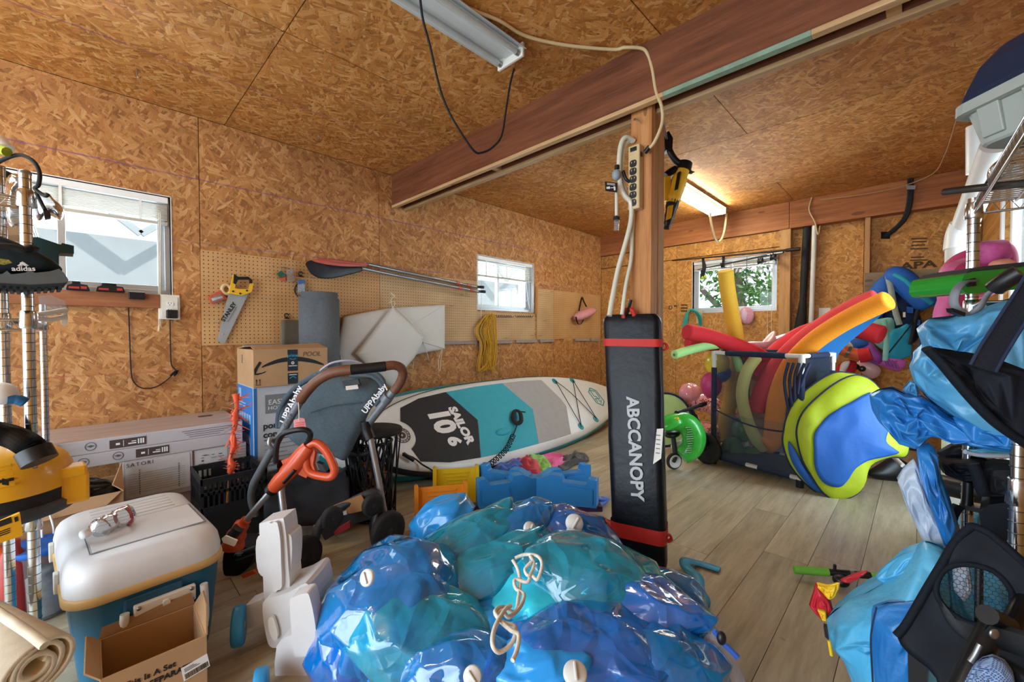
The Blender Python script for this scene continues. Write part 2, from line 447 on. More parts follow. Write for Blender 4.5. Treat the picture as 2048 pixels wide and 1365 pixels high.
# --- floor: every plank a part
fl = obj('floor', MB().bx(RE - .2, BK + .3, RT - .3, LF + .3, -.12, -.012), m_dark, kind='structure')
random.seed(3)
PW, PL = .178, 1.22
pm = None; row = 0; y = RT
while y < LF:
    x = RE - random.random() * PL
    while x < BK:
        a, b = max(x, RE), min(x + PL, BK); c, d = y, min(y + PW, LF)
        if b - a > .02:
            o = obj('plank', MB().bx(a + .0012, b - .0012, c + .001, d - .001, -.012, 0 - random.random() * .0008), m_plank, fl)
        x += PL
    y += PW; row += 1
# --- left wall
ML = frame((0, LF, 0), X_, Z_)
wl = obj('wall_left', MB(), m_dark, kind='structure')
hb = MB()
for (a, b, c, d) in rects_minus(RE - .2, BK + .3, 0, HT + .1, (W1, W2)): hb.bx(a, b, LF + .012, LF + .10, c, d)
wl.data = obj('tmp', hb, m_dark, loc=(0, 0, 0)).data; bpy.data.objects.remove(bpy.data.objects['tmp'])
ed = [RE, -1.934, -.715, .505, 1.742, 2.947, 4.11, BK]
for a, b in zip(ed, ed[1:]): board('osb_panel', wl, ML, a, b, 0, HT, .011, m_osb_l, (W1, W2))
# --- back wall: interior panels left of the stud, sheathing seen between studs right of it
MBk = frame((BK, 0, 0), -Y_, Z_)
W3b = (-W3[1], -W3[0], W3[2], W3[3])
wb = obj('wall_back', MB(), m_dark, kind='structure')
hb = MB()
for (a, b, c, d) in rects_minus(RT - .3, LF + .3, 0, HT + .1, ((W3[0], W3[1], W3[2], W3[3]),)): hb.bx(BK + .101, BK + .18, a, b, c, d)
wb.data = obj('tmp', hb, m_dark, loc=(0, 0, 0)).data; bpy.data.objects.remove(bpy.data.objects['tmp'])
for a, b in ((-3.3, -2.2), (-2.2, -1.0)):
    board('osb_panel', wb, MBk, a, b, 0, 1.985, .1, m_osb_b, (W3b,))
    board('osb_panel', wb, MBk, a, b, 1.99, 2.16, .1, m_osb_b)
MB2 = frame((BK + .09, 0, 0), -Y_, Z_)
board('osb_panel', wb, MB2, -1.04, -.40, 0, 2.2, .012, m_osb_b)
board('osb_panel', wb, MB2, -.40, .7, 0, 2.2, .012, m_osb_b)
hd = obj('header_board', MB().bx(BK - .03, BK + .09, 1.0, LF, 2.163, 2.44).bx(BK - .03, BK + .09, -.5, .995, 2.163, 2.44), m_beam2, wb)
obj('stud', MB().bx(BK - .012, BK + .09, .985, 1.085, 0, 2.163), m_stud, wb)
obj('stud', MB().bx(BK + .0, BK + .09, .35, .388, 0, 2.163), m_stud, wb)
obj('stud', MB().bx(BK + .0, BK + .09, -.30, -.262, 0, 2.163), m_stud, wb)
# --- ceiling
ce = obj('ceiling', MB().bx(RE - .2, BK + .3, RT - .3, LF + .3, HT + .012, HT + .1), m_dark, kind='structure')
def cpan(x0, x1, y0, y1): obj('osb_panel', MB().bx(x0 + .0025, x1 - .0025, y0 + .0025, y1 - .0025, HT, HT + .011), m_osb_c, ce)
for (y0, y1, xs) in ((2.085, LF, (RE, -.6, .645, 1.93, 3.2)), (.87, 2.085, (RE, .645, 1.93, 3.2)), (RT, .87, (RE, -.55, 1.93, 2.45, 3.2))):
    for a, b in zip(xs, xs[1:]): cpan(a, b, y0, y1)
for (x0, x1, ys) in ((3.2, 4.42, (RT, 2.085, LF)), (4.42, BK, (RT, .95, LF))):
    for a, b in zip(ys, ys[1:]): cpan(x0, x1, a, b)
# --- rear wall with an unseen wide doorway added to let light in, right wall with a door frame
wr = obj('wall_rear', MB().bx(RE - .1, RE, RT - .3, -.2, 0, HT).bx(RE - .1, RE, 3.1, LF + .2, 0, HT).bx(RE - .1, RE, -.2, 3.1, 2.2, HT), m_osb_b, kind='structure')
wri = obj('wall_right', MB(), m_dark, kind='structure')
DR = (3.0, 3.92, 0, 2.05)
MR = frame((0, RT, 0), -X_, Z_)
for a, b in ((RE, -.9), (-.9, .32), (.32, 1.54), (1.54, 2.76), (2.76, 3.98), (3.98, BK + .09)):
    board('osb_panel', wri, MR, -b, -a, 0, HT, .08, m_osb_b, ((-DR[1], -DR[0], 0, DR[3]),))
# --- exterior seen through the glass
m_siding = mat('white_siding', '#c6cacd', .6, var=.05, vscale=3)
gr = obj('ground_outside', MB().bx(-30, 30, -30, 30, -.3, -.2), mat('concrete_ground', '#b9b4aa', .9, var=.15, vscale=2), kind='structure')
nb = thing('neighbour_carport', (.5, 6.2, -.2), 'white walled carport with open roof trusses seen through the left window', 'carport')
obj('carport_wall', MB().bx(-4, 6.5, 6.2, 6.3, -.2, 2.10), m_siding, nb)
tr = MB()
tr.bx(-4, 6.5, 5.9, 5.98, 2.55, 2.66)
for k in range(10):
    x = -4 + k * 1.1
    tr.tube([(x, 5.95, 2.12), (x + .55, 5.95, 2.6)], .045, 4); tr.tube([(x + 1.1, 5.95, 2.12), (x + .55, 5.95, 2.6)], .045, 4)
obj('roof_truss', tr, m_siding, nb)
# --- windows
def window(name, M, w, h, parent_label, split=.5, depth=.05):
    """M: lower left corner on the wall face, x right, y up, z into the room"""
    root = structure(name, M.translation)
    fr = MB(M); t = .028
    for (a, b, c, d) in ((0, w, 0, t), (0, w, h - t, h), (0, t, t, h - t), (w - t, w, t, h - t)): fr.bx(a, b, c, d, -depth - .045, -depth + .01)
    obj('window_frame', fr, m_alum, root, bevel=.002)
    lin_ = MB(M)
    lin_.bx(-.004, 0, 0, h, -depth, .004).bx(w, w + .004, 0, h, -depth, .004).bx(0, w, -.004, 0, -depth, .004).bx(0, w, h, h + .004, -depth, .004)
    obj('window_lining', lin_, m_white, root)
    for k, (a, b) in enumerate(((t, w * split + .015), (w * split - .015, w - t))):
        s = MB(M); z = -depth - .012 - k * .02; q = .03
        for (x0, x1, y0, y1) in ((a, b, t, t + q), (a, b, h - t - q, h - t), (a, a + q, t + q, h - t - q), (b - q, b, t + q, h - t - q)): s.bx(x0, x1, y0, y1, z - .01, z + .01)
        so = obj('window_sash', s, m_alum, root, bevel=.002)
        obj('window_pane', MB(M).bx(a + q, b - q, t + q, h - t - q, z - .002, z + .002), m_glass, so)
    return root
window('window_1', frame((W1[0], LF, W1[2]), X_, Z_), W1[1] - W1[0], W1[3] - W1[2], '')
window('window_2', frame((W2[0], LF, W2[2]), X_, Z_), W2[1] - W2[0], W2[3] - W2[2], '', .40)
window('window_3', frame((BK, W3[1], W3[2]), -Y_, Z_), W3[1] - W3[0], W3[3] - W3[2], '', .47)
m_blind = mat('blind_vinyl', '#d8d2c4', .5, var=.04); m_blind2 = mat('blind_grey', '#b9b4aa', .5, var=.04)  # second tone is the greyer vinyl of the bottom rail
def blind(M, w, h, drop, label, n, gapslats=0):
    root = thing('window_blind', M.translation, label, 'blind', None)
    obj('head_rail', MB(M).bx(.01, w - .01, h - .04, h - .004, -.04, -.005), m_white, root, bevel=.003)
    for k in range(n):
        z = h - .05 - (drop - .06) * (k + .5) / n
        if gapslats and k < gapslats: pass
        s = MB(M).bx(.015, w - .015, z - .0015, z + .0015, -.038, -.010)
        obj('slat', s, m_blind, root)
    obj('bottom_rail', MB(M).bx(.012, w - .012, h - drop - .018, h - drop, -.040, -.008), m_blind2, root, bevel=.003)
    for q in (.15, .5, .85): obj('ladder_tape', MB(M).bx(w * q - .006, w * q + .006, h - drop, h - .04, -.009, -.007), m_white, root)
    return root
b1 = blind(frame((W1[0], LF, W1[2]), X_, Z_), .92, .60, .155, 'white mini blind drawn up over the large left window', 12)
b2 = blind(frame((W2[0], LF, W2[2]), X_, Z_), .88, .57, .20, 'cream mini blind half drawn up over the small window by the yellow rope', 9)
b3 = blind(frame((BK, W3[1], W3[2]), -Y_, Z_), .89, .62, .10, 'white mini blind drawn up in the back window with the green tree', 9)
def cord(parent, pts, r, m, name='pull_cord', n=6): return obj(name, MB().tube(pts, r, n), m, parent)
for b, px in ((b1, 318), (b1, 321)):
    cord(b, [onY(px, 425, LF - .02), onY(px - 1, 655, LF - .02)], .002, m_blind)
obj('tassel', MB().lathe([(.004, 0), (.008, -.03), (.003, -.034)], onY(318, 652, LF - .02), n=8), m_cream, b1)
cord(b2, [onY(963, 520, LF - .02), onY(962, 690, LF - .02)], .0025, m_blind)
cord(b2, crv([onY(1052, 560, LF - .015), onY(1056, 600, LF - .015), onY(1060, 618, LF - .015)]), .003, m_white)
cord(b2, [onY(1050, 606, LF - .015), onY(1058, 596, LF - .015)], .003, m_white)
for px in (1535, 1543): cord(b3, [onX(px, 540, BK - .02), onX(px, 668, BK - .02)], .0018, m_blind)
# sill boards
obj('trim_1', MB().bx(-.6, .30, LF - .035, LF, 1.215, 1.298), m_sill, kind='structure', bevel=.003)
obj('trim_2', MB().bx(3.745, 3.775, LF - .03, LF, 1.28, 1.62), m_post2, kind='structure')
# --- main beam on the post
bm = structure('trim_3', (1.88, 1.5, 2.15))
bm.name = 'ceiling_beam'
zb = 2.155
obj('beam_plank', MB().bx(1.864, 1.892, RT, LF, zb + .02, HT), m_beam, bm)
obj('beam_plank', MB().bx(1.984, 2.014, RT, LF, zb + .02, HT), m_beam, bm)
obj('beam_edge_strip', MB().bx(1.862, 1.895, .86, LF, zb, zb + .02), m_edge, bm)
obj('beam_edge_strip', MB().bx(1.862, 1.895, .30, .859, zb, zb + .02), mat('faded_green_paint', '#7f9a86', .7, var=.25, vscale=10), bm, label='strip with faded green paint')
obj('beam_edge_strip', MB().bx(1.862, 1.895, RT, .299, zb, zb + .02), m_edge, bm)
obj('beam_edge_strip', MB().bx(1.982, 2.018, RT, LF, zb, zb + .02), m_edge, bm)
obj('beam_blocking', MB().bx(1.892, 1.984, 2.05, 2.09, zb + .02, HT), m_edge, bm)
obj('beam_blocking', MB().bx(1.892, 1.984, .06, .10, zb + .02, HT), m_edge, bm)
po = structure('support_post', (2.03, 1.0, 0)); po.name = 'support_column'
pX = onX(1267, 700, 1.97).y; pXr = onX(1308, 700, 1.97).y
obj('post_board', MB().bx(1.93, 1.968, pXr, pX, 0, 2.21), m_post2, po, bevel=.003)
obj('post_board', MB().bx(1.969, 2.008, pXr + .004, pX - .002, 0, 2.16), m_post, po, bevel=.003)
obj('post_board', MB().bx(2.009, 2.075, pXr + .001, pX - .004, 0, 2.16), m_post, po, bevel=.003)
# ================================================================== left side: cartons, cooler, stroller, boards
m_cart_w = mat('carton_greywhite', '#b9b6ba', .6, var=.05, vscale=4)
m_cart_p = wood('carton_woodprint', ('#9a8a84', '#b3a29a', '#c4b5ad'), axis=0, scale=2.0, knots=False, stretch=24)
m_label_d = mat('label_brown', '#4a3c3a', .6, var=.05)
m_label_w = mat('label_paper', '#cdd0d2', .6, var=.06, vscale=30)
m_ink = mat('grey_ink', '#5c5e66', .7, var=0)
CY0 = 2.825
def long_carton(x0, x1, y0, y1, z0, z1, label, top=None):
    t = thing('flooring_carton', ((x0 + x1) / 2, (y0 + y1) / 2, z0), label, 'carton', None)
    obj('carton_body', MB().bx(x0, x1, y0, y1, z0, z1), m_cart_w, t, bevel=.003)
    if top:
        obj('printed_top', MB().bx(x0 + .004, x1 - .004, y0 + .006, y1 - .004, z1, z1 + .0015), m_cart_p, t)
    return t
Fq = lambda x, z, y=CY0 - .001: frame((x, y, z), X_, Z_)
c1 = long_carton(-.55, .62, CY0, 3.28, .487, .553, 'long grey flooring carton with wood grain print, topmost of the stack', True)
c2 = long_carton(-.55, .62, CY0, 3.28, .423, .486, 'long grey flooring carton with ink stamps, second from the top of the stack')
c3 = long_carton(.105, .385, CY0, 3.2, .205, .422, 'tile carton with pale lined drawing label in the stack beside the open carton')
c4 = long_carton(.388, .64, CY0 + .01, 3.2, .205, .421, 'tile carton with small blue room plan label next to the black crate')
c5 = long_carton(-.1, .66, CY0 + .01, 3.2, .0, .204, 'plain grey carton at the bottom of the tile carton stack')
for (t, x, z, w, h) in ((c1, .06, .518, .135, .042), (c2, .155, .455, .13, .042)):
    lb = obj('dark_label', MB(Fq(x + w / 2, z)).bx(-w / 2, w / 2, -h / 2, h / 2, 0, .001), m_label_d, t)
    q = MB(Fq(x + w / 2, z, CY0 - .002))
    for i, (a, b, c, d) in enumerate(((-.045, -.03, -.006, .004), (-.018, -.016, -.015, .015), (.0, .03, -.009, -.003), (.036, .041, -.012, .013), (.045, .051, -.012, .013), (.054, .06, -.012, .013), (.012, .03, .002, .006))): q.bx(a, b, c, d, 0, .0008)
    obj('label_print', q, m_whiteprint, lb)
def ring(mb, M, r, w, n=20, h=.0008):
    vs_ = []; 
    for k in range(n):
        a = 2 * math.pi * k / n
        for rr in (r, r - w): vs_.append((math.cos(a) * rr, math.sin(a) * rr, h))
    mb.add(vs_, [(2 * k, 2 * ((k + 1) % n), 2 * ((k + 1) % n) + 1, 2 * k + 1) for k in range(n)], False, M)
for (t, x, z) in ((c1, -.125, .515), (c1, -.005, .523), (c2, -.03, .452), (c2, .09, .458)):
    q = MB(); ring(q, frame((x, CY0 - .001, z), X_, Z_), .02, .003)
    q.add([(x - .014, CY0 - .002, z + .002), (x, CY0 - .002, z - .006), (x + .014, CY0 - .002, z + .002), (x, CY0 - .002, z + .007)], [(0, 1, 2, 3)])
    obj('round_stamp', q, m_ink, t)
q = MB(Fq(.42, .518)); 
for k in range(4): q.bx(-.08 + .01 * k, .15 - .02 * k, .015 - k * .011, .0175 - k * .011, 0, .0008)
obj('printed_lines', q, m_ink, c1)
for (t, x0, x1) in ((c3, .115, .372), (c4, .395, .545)):
    lb = obj('paper_label', MB(Fq(0, 0, t.location.y - .2 if False else (CY0 - .001 if t is c3 else CY0 + .009))).bx(x0, x1, .232, .415, 0, .001), m_label_w, t)
    yy = CY0 - .003 if t is c3 else CY0 + .007
    q = MB(Fq(0, 0, yy))
    if t is c3:
        for k in range(9): q.bx(x0 + .01, x1 - .02, .255 + k * .012, .2558 + k * .012, 0, .0006)
        for xx in (x0 + .05, x1 - .05):
            for k in range(12): q.bx(xx, xx + .005, .245 + k * .011, .250 + k * .011, 0, .0006)
        text('lettering', 'SATORI', .026, frame((x0 + .055, yy, .400), X_, Z_), m_ink, lb, spacing=1.25)
    else:
        random.seed(5)
        for k in range(14):
            a = x0 + .012 + random.random() * .1; b = .29 + random.random() * .1
            q.bx(a, a + .01 + random.random() * .02, b, b + .003, 0, .0006)
        q.bx(x0 + .03, x0 + .04, .35, .36, 0, .0006)
        text('lettering', 'SATORI', .024, frame((x0 + .045, yy, .262), X_, Z_), m_ink, lb, spacing=1.25)
    obj('label_print', q, m_ink, lb)
q = MB(Fq(0, 0, CY0 + .008))
for k in range(12): q.bx(.55, .636, .222 + k * .016, .228 + k * .016, 0, .002)
obj('corrugation', q, m_card, c4)
obj('top_mark', MB().prism(rrect(.07, .05, .012, 3, .49, 3.13), .5545, .556), mat('brown_sticker', '#6e4a36', .6), c1)
# open brown carton with a black bag inside
def carton_open(name, x0, x1, y0, y1, z1, label, z0=0, th=.005):
    t = thing(name, ((x0 + x1) / 2, (y0 + y1) / 2, z0), label, 'carton')
    w = MB()
    w.bx(x0, x1, y0, y0 + th, z0, z1); w.bx(x0, x1, y1 - th, y1, z0, z1); w.bx(x0, x0 + th, y0 + th, y1 - th, z0, z1); w.bx(x1 - th, x1, y0 + th, y1 - th, z0, z1); w.bx(x0 + th, x1 - th, y0 + th, y1 - th, z0, z0 + th)
    obj('carton_walls', w, m_card, t, bevel=.0015)
    return t
oc = carton_open('open_carton', -.42, .095, 2.50, 2.80, .37, 'torn brown open carton with black plastic inside beside the tile cartons')
obj('carton_flap', MB().add([(.095, 2.50, .37), (.095, 2.80, .37), (.10, 2.79, .43), (.06, 2.52, .40)], [(0, 1, 2, 3)]), m_card, oc, solid=.004)
obj('carton_flap', MB().add([(-.42, 2.50, .37), (.09, 2.50, .37), (.04, 2.47, .33), (-.42, 2.44, .31)], [(0, 1, 2, 3)]), m_card, oc, solid=.004)
bb = obj('bin_bag', MB().ell((-.16, 2.65, .34), (.22, .125, .075), nu=36, nv=20, disp=lambda d: .22 * crease(d, 3.1, 2)), mat('black_bag_film', '#0d0e11', .22, var=0), loc=(-.16, 2.65, .27)); tag(bb, 'crumpled black plastic bag lying inside the torn brown carton', 'bag')
# orange tool tray edge below the carton
ot = obj('storage_tub', MB().bx(-.30, .10, 2.36, 2.49, 0, .26), mat('orange_plastic', '#c8552c', .4), bevel=.01); tag(ot, 'orange plastic tub standing between the cooler and the torn carton', 'tub')
# black crate
m_crate = mat('crate_plastic', '#22262b', .5, var=.15)
cr = thing('storage_crate', (.6, 2.6, 0), 'black slatted plastic crate standing in front of the tile cartons', 'crate')
cx0, cx1, cy0, cy1, ch = .37, .66, 2.50, 2.80, .345
obj('crate_base', MB().bx(cx0, cx1, cy0, cy1, 0, .012), m_crate, cr)
for (a, b, c, d) in ((cx0, cx1, cy0, cy0 + .008), (cx0, cx1, cy1 - .008, cy1), (cx0, cx0 + .008, cy0, cy1), (cx1 - .008, cx1, cy0, cy1)):
    w = MB(); w.bx(a, b, c, d, ch - .03, ch); w.bx(a, b, c, d, .012, .2)
    L = max(b - a, d - c); n = int(L / .022)
    for k in range(n):
        u = (k + .2) / n
        if b - a > d - c: w.bx(a + u * L, a + u * L + .008, c, d, .2, ch - .03)
        else: w.bx(a, b, c + u * L, c + u * L + .008, .2, ch - .03)
    w.bx(a, b, c, d, .26, .275)
    obj('crate_side', w, m_crate, cr)
obj('crate_label', MB().bx(.46, .57, cy1 - .013, cy1 - .009, .26, .32), m_blackmatte, cr)
# orange tinsel stick
m_tinsel = mat('orange_tinsel', '#e8582a', .35, var=.2, vscale=40, sheen=.4)
tk = thing('decorated_stick', (.66, 2.62, 0), 'wooden stick wrapped in ragged orange ribbon leaning by the blue air conditioner box', 'stick')
pa, pb = onY(452, 1040, 2.62), onY(474, 788, 2.70)
obj('wooden_stick', MB().tube([pa, pb], .008, 8), m_post2, tk)
q = MB(); random.seed(11)
ax = (pb - pa)
for k in range(150):
    t = .38 + .62 * random.random(); a = random.random() * 6.28; p = pa + ax * t
    d = Vector((math.cos(a), math.sin(a) * .5, random.uniform(-.8, .5))).normalized() * random.uniform(.015, .05) * (2.0 if random.random() < .2 else 1)
    s = Vector((-math.sin(a), math.cos(a), .3)) * .006
    q.add([p - s, p + s, p + d + s * .6, p + d - s * .6], [(0, 1, 2, 3)])
q.tube([pa + ax * (.36 + .64 * i / 12) + Vector((.006 * math.sin(i * 2), 0, 0)) for i in range(13)], [.014 + .006 * math.sin(i * 1.7) for i in range(13)], 8)
obj('ribbon_fringe', q, m_tinsel, tk, kind='stuff')
# air conditioner box with the shipping box on it
AX0, AX1, AY0, AY1, AZ1 = .665, 1.07, 2.78, 3.14, .745
ac = thing('appliance_carton', ((AX0 + AX1) / 2, 2.96, 0), 'tall white and blue air conditioner box standing under the brown shipping box', 'box')
m_acw = mat('carton_white', '#c3cbd3', .5, var=.04); m_acb = mat('carton_blue', '#2f78c0', .45, var=.1, vscale=4)
obj('carton_body', MB().bx(AX0, AX1, AY0, AY1, 0, AZ1), m_acw, ac, bevel=.004)
sp_ = obj('blue_side_print', MB().bx(AX0 - .001, AX0, AY0 + .004, AY1 - .004, .005, AZ1 - .005), m_acb, ac)
obj('blue_edge_print', MB().bx(AX0 + .003, AX0 + .02, AY0 - .001, AY0, .005, AZ1 - .005), m_acb, ac)
FA = lambda x, z: frame((x, AY0 - .0015, z), X_, Z_)
lg = obj('grey_brand_square', MB(FA(.79, .64)).bx(-.062, .062, -.058, .055, 0, .0008), mat('brand_grey', '#7d8288', .5, var=.02), ac)
text('lettering', 'EASY', .042, frame((.79, AY0 - .003, .648), X_, Z_), m_whiteprint, lg, sx=1.0)
text('lettering', 'HOME', .030, frame((.79, AY0 - .003, .613), X_, Z_), m_whiteprint, lg, sx=1.15)
m_navyink = mat('navy_ink', '#26313f', .6, var=0)
text('lettering', 'portable air', .052, FA(.715, .508), m_navyink, ac, 'LEFT', bold=.0012)
text('lettering', 'conditioner', .052, FA(.715, .455), m_navyink, ac, 'LEFT', bold=.0012)
q = MB(FA(.72, .42)); q.bx(0, .2, 0, .006, 0, .0006)
for k in range(9): q.bx(.004, .008, -.03 - k * .026, -.026 - k * .026, 0, .0006).bx(.014, .16 + .04 * math.sin(k * 2.1), -.029 - k * .026, -.0265 - k * .026, 0, .0006)
obj('printed_lines', q, m_ink, ac)
FB = frame((AX0 - .0015, AY1, 0), -Y_, Z_)
q = MB(FB)
for k in range(5): q.bx(.05 + k * .055, .05 + k * .055 + .04, .52, .575, 0, .0006)
q.bx(.05, .2, .63, .637, 0, .0006).bx(.05, .22, .612, .619, 0, .0006).bx(.04, .1, .66, .72, 0, .0006)
obj('icon_print', q, mat('pale_blue_print', '#8db8dc', .5, var=0), sp_)
q = MB(FB).prism(rrect(.2, .42, .03, 4, .2, .24), 0, .0006); pn = obj('unit_picture', q, mat('unit_print', '#b7c2d4', .5, var=.05), sp_)
q = MB(FB); q.bx(.12, .28, .385, .393, .0008, .0014)
for k in range(9): q.bx(.13, .28, .22 + k * .014, .225 + k * .014, .0008, .0014)
obj('vent_print', q, mat('unit_print_red', '#7c4a58', .5, var=0), pn)
SX0, SX1, SY0, SY1, SZ1 = .66, 1.085, 2.75, 3.12, .968
sb_ = thing('shipping_box', (.87, 2.93, AZ1), 'brown shipping box with dark tape and a black arrow on the white and blue box', 'box')
obj('carton_body', MB().bx(SX0, SX1, SY0, SY1, AZ1 + .002, SZ1), m_card, sb_, bevel=.003)
obj('carton_flap', MB().add([(SX0 + .01, SY0, SZ1), (SX1, SY0, SZ1), (SX1, SY0 + .17, SZ1 + .028), (SX0 + .03, SY0 + .17, SZ1 + .012)], [(0, 1, 2, 3)]), m_card, sb_, solid=.004)
obj('carton_flap', MB().add([(SX0, SY1, SZ1), (SX1, SY1, SZ1), (SX1, SY1 - .18, SZ1 + .02), (SX0, SY1 - .18, SZ1 + .015)], [(0, 1, 2, 3)]), m_card, sb_, solid=.004)
FS = lambda x, z, k=.001: frame((x, SY0 - k, z), X_, Z_)
tx = .873
tape = obj('packing_tape', MB(FS(tx, 0)).bx(-.029, .029, AZ1 + .088, SZ1 - .004, 0, .0006).bx(-.029, .029, AZ1 + .008, AZ1 + .075, 0, .0006), mat('tape_navy', '#1d2b36', .4, var=.05), sb_)
m_tapeblue = mat('tape_blue_ink', '#3fb2d8', .5, var=0)
text('lettering', 'prime', .026, FS(tx, .928, .002), m_tapeblue, tape)
q = MB(FS(tx, .905, .002)); q.tube(crv([(-.018, .006, 0), (0, -.002, 0), (.018, .005, 0)], 5), .0016, 4)
q.tube(crv([(-.018, -.118, 0), (0, -.107, 0), (.018, -.118, 0)], 5), .002, 4)
obj('smile_mark', q, m_tapeblue, tape)
q = MB(); ring(q, FS(tx, .882, .002), .009, .005)
q.add([Vector(FS(tx, .862, .002) @ Vector(p)) for p in ((-.024, 0, 0), (.024, 0, 0), (.024, .004, 0), (-.024, .004, 0))], [(0, 1, 2, 3)])
q.add([Vector(FS(tx, .86, .002) @ Vector(p)) for p in ((-.022, -.053, 0), (.022, -.053, 0), (.022, -.049, 0), (-.022, -.049, 0))], [(0, 1, 2, 3)])
obj('tape_print', q, m_whiteprint, tape)
ar = crv([(.19, -.045, 0), (.12, -.018, 0), (.03, 0, 0), (-.06, -.004, 0), (-.13, -.024, 0), (-.165, -.04, 0)], 5)
q = MB(FS(.87, .905, .0012)); n = len(ar)
wd = [.0035 + .0105 * math.sin(math.pi * (i / (n - 1)) ** .8) for i in range(n)]
q.add([p + Vector((0, w, .0003)) for p, w in zip(ar, wd)] + [p - Vector((0, w, -.0003)) for p, w in zip(ar, wd)], [(i, n + i, n + i + 1, i + 1) for i in range(n - 1)])
q.prism([(-.165, -.012), (-.185, -.045), (-.197, -.075), (-.165, -.072), (-.14, -.063), (-.15, -.073), (-.185, -.084), (-.203, -.083), (-.205, -.05), (-.178, -.005)], .0002, .0006)
obj('arrow_print', q, m_blackprint, sb_)
text('lettering', 'POOL', .042, FS(.985, .932), mat('pen_ink', '#6a563c', .7, var=0), sb_, shear=.2, sx=1.0)
q = MB(FS(.675, .765))
for xx in (0, .017): q.bx(xx, xx + .003, 0, .024, 0, .0006).prism([(xx - .004, .022), (xx + .007, .022), (xx + .0015, .031)], 0, .0006)
q.bx(-.004, .024, -.005, -.002, 0, .0006)
obj('handling_marks', q, m_blackprint, sb_)
q = MB(frame((SX0 - .001, 3.0, .9), -Y_, Z_)); 
for k in range(5): q.bx(0, .02, k * .011 - .02, k * .011 - .012, 0, .0006)
obj('handling_marks', q, m_ink, sb_)
# ------------------------------------------------------------------ cooler
m_cool_w = mat('cooler_white', '#d3d6d8', .38, var=.05, vscale=6); m_cool_b = mat('cooler_blue', '#24607f', .42, var=.1, vscale=5, bump=.08, bscale=300)
m_cool_y = mat('cooler_band', '#c9a468', .45, var=.06)
KX0, KX1, KY0, KY1 = -.085, .295, 1.665, 2.265
co = thing('cooler', ((KX0 + KX1) / 2, (KY0 + KY1) / 2, 0), 'big blue picnic cooler with white lid and yellowed rim beside the stroller', 'cooler')
def rbody(z_list, r, k=5):
    mb = MB(); lo = None; rings = []
    for (z, ins) in z_list: rings.append([(x, y, z) for x, y in rrect(KX1 - KX0 - 2 * ins, KY1 - KY0 - 2 * ins, max(.01, r - ins * .5), k, (KX0 + KX1) / 2, (KY0 + KY1) / 2)])
    n = len(rings[0]); vs_ = [p for rr in rings for p in rr]
    fs = [(i * n + j, i * n + (j + 1) % n, (i + 1) * n + (j + 1) % n, (i + 1) * n + j) for i in range(len(rings) - 1) for j in range(n)]
    mb.add(vs_, fs, True); mb.add(rings[0], [tuple(range(n - 1, -1, -1))]); mb.add(rings[-1], [tuple(range(n))])
    return mb
bd = rbody([(0, .05), (.01, .035), (.06, .028), (.285, .008), (.292, .004)], .07)
obj('cooler_body', bd, m_cool_b, co)
obj('rim_band', rbody([(.288, .003), (.292, -.004), (.312, -.004), (.316, 0)], .075), m_cool_y, co)
obj('cooler_lid', rbody([(.316, .0), (.34, .0), (.372, .006), (.39, .016), (.401, .032), (.406, .055), (.408, .09)], .08, 6), m_cool_w, co)
lid2 = MB().prism([(KX0 + .065, 1.765), (KX1 - .04, 1.765), (KX1 - .04, 1.985), (KX0 + .065, 1.985)], .4085, .4105)
hl = obj('hatch_lid', lid2, m_cool_w, co, bevel=.004)
q = MB(); a, b, c, d = KX0 + .061, KX1 - .036, 1.761, 1.989
q.bx(a, b, c - .003, c, .4075, .4092).bx(a, b, d, d + .003, .4075, .4092).bx(a - .003, a, c, d, .4075, .4092).bx(b, b + .003, c, d, .4075, .4092)
obj('hatch_seam', q, mat('seam_grey', '#70767c', .7, var=0), co)
q = MB()
for k in range(5): q.tube([(KX0 + .09, 2.03 + k * .035, .4078), (KX1 - .07, 2.03 + k * .035, .4078)], .0045, 8, flat=.6)
obj('lid_ribs', q, m_cool_w, co)
q = MB().bx(KX0 + .09, KX1 - .09, KY0 - .0, KY0 + .03, .05, .27)
obj('handle_recess', MB().bx(KX0 + .12, KX1 - .12, KY0 + .002, KY0 + .02, .05, .278), mat('cooler_blue_deep', '#1d506c', .45), co, bevel=.006)
hd_ = obj('handle_plate', MB().bx(.055, .205, KY0 - .014, KY0 + .002, .205, .255), m_offwhite, co, bevel=.004)
q = MB()
for xx in (.066, .194):
    for zz in (.214, .246): q.lathe([(.006, 0), (.006, .003), (0, .004)], (xx, KY0 - .014, zz), (0, -1, 0), 10)
obj('screw', q, m_steel, hd_, kind='stuff')
obj('handle_boss', MB().prism(rrect(.018, .026, .006, 3, .13, .23), 0, .006, frame((0, KY0 - .014, 0), X_, Z_) @ Matrix.Translation((0, 0, 0))), m_offwhite, hd_)
q = MB().tube(crv([(.035, KY0 - .012, .245), (.033, KY0 - .014, .19), (.036, KY0 - .016, .12), (.055, KY0 - .018, .10), (.205, KY0 - .018, .10), (.226, KY0 - .016, .12), (.228, KY0 - .014, .19), (.226, KY0 - .012, .245)], 5), .011, 10)
obj('swing_handle', q, m_offwhite, co)
for yy in (1.86, 2.13):
    q = MB(); q.bx(KX0 - .012, KX0, yy - .016, yy + .016, .285, .345)
    obj('hinge', q, m_offwhite, co, bevel=.003)
co.location = (.105, 1.965, 0); co.rotation_euler.z = R_(4.5)
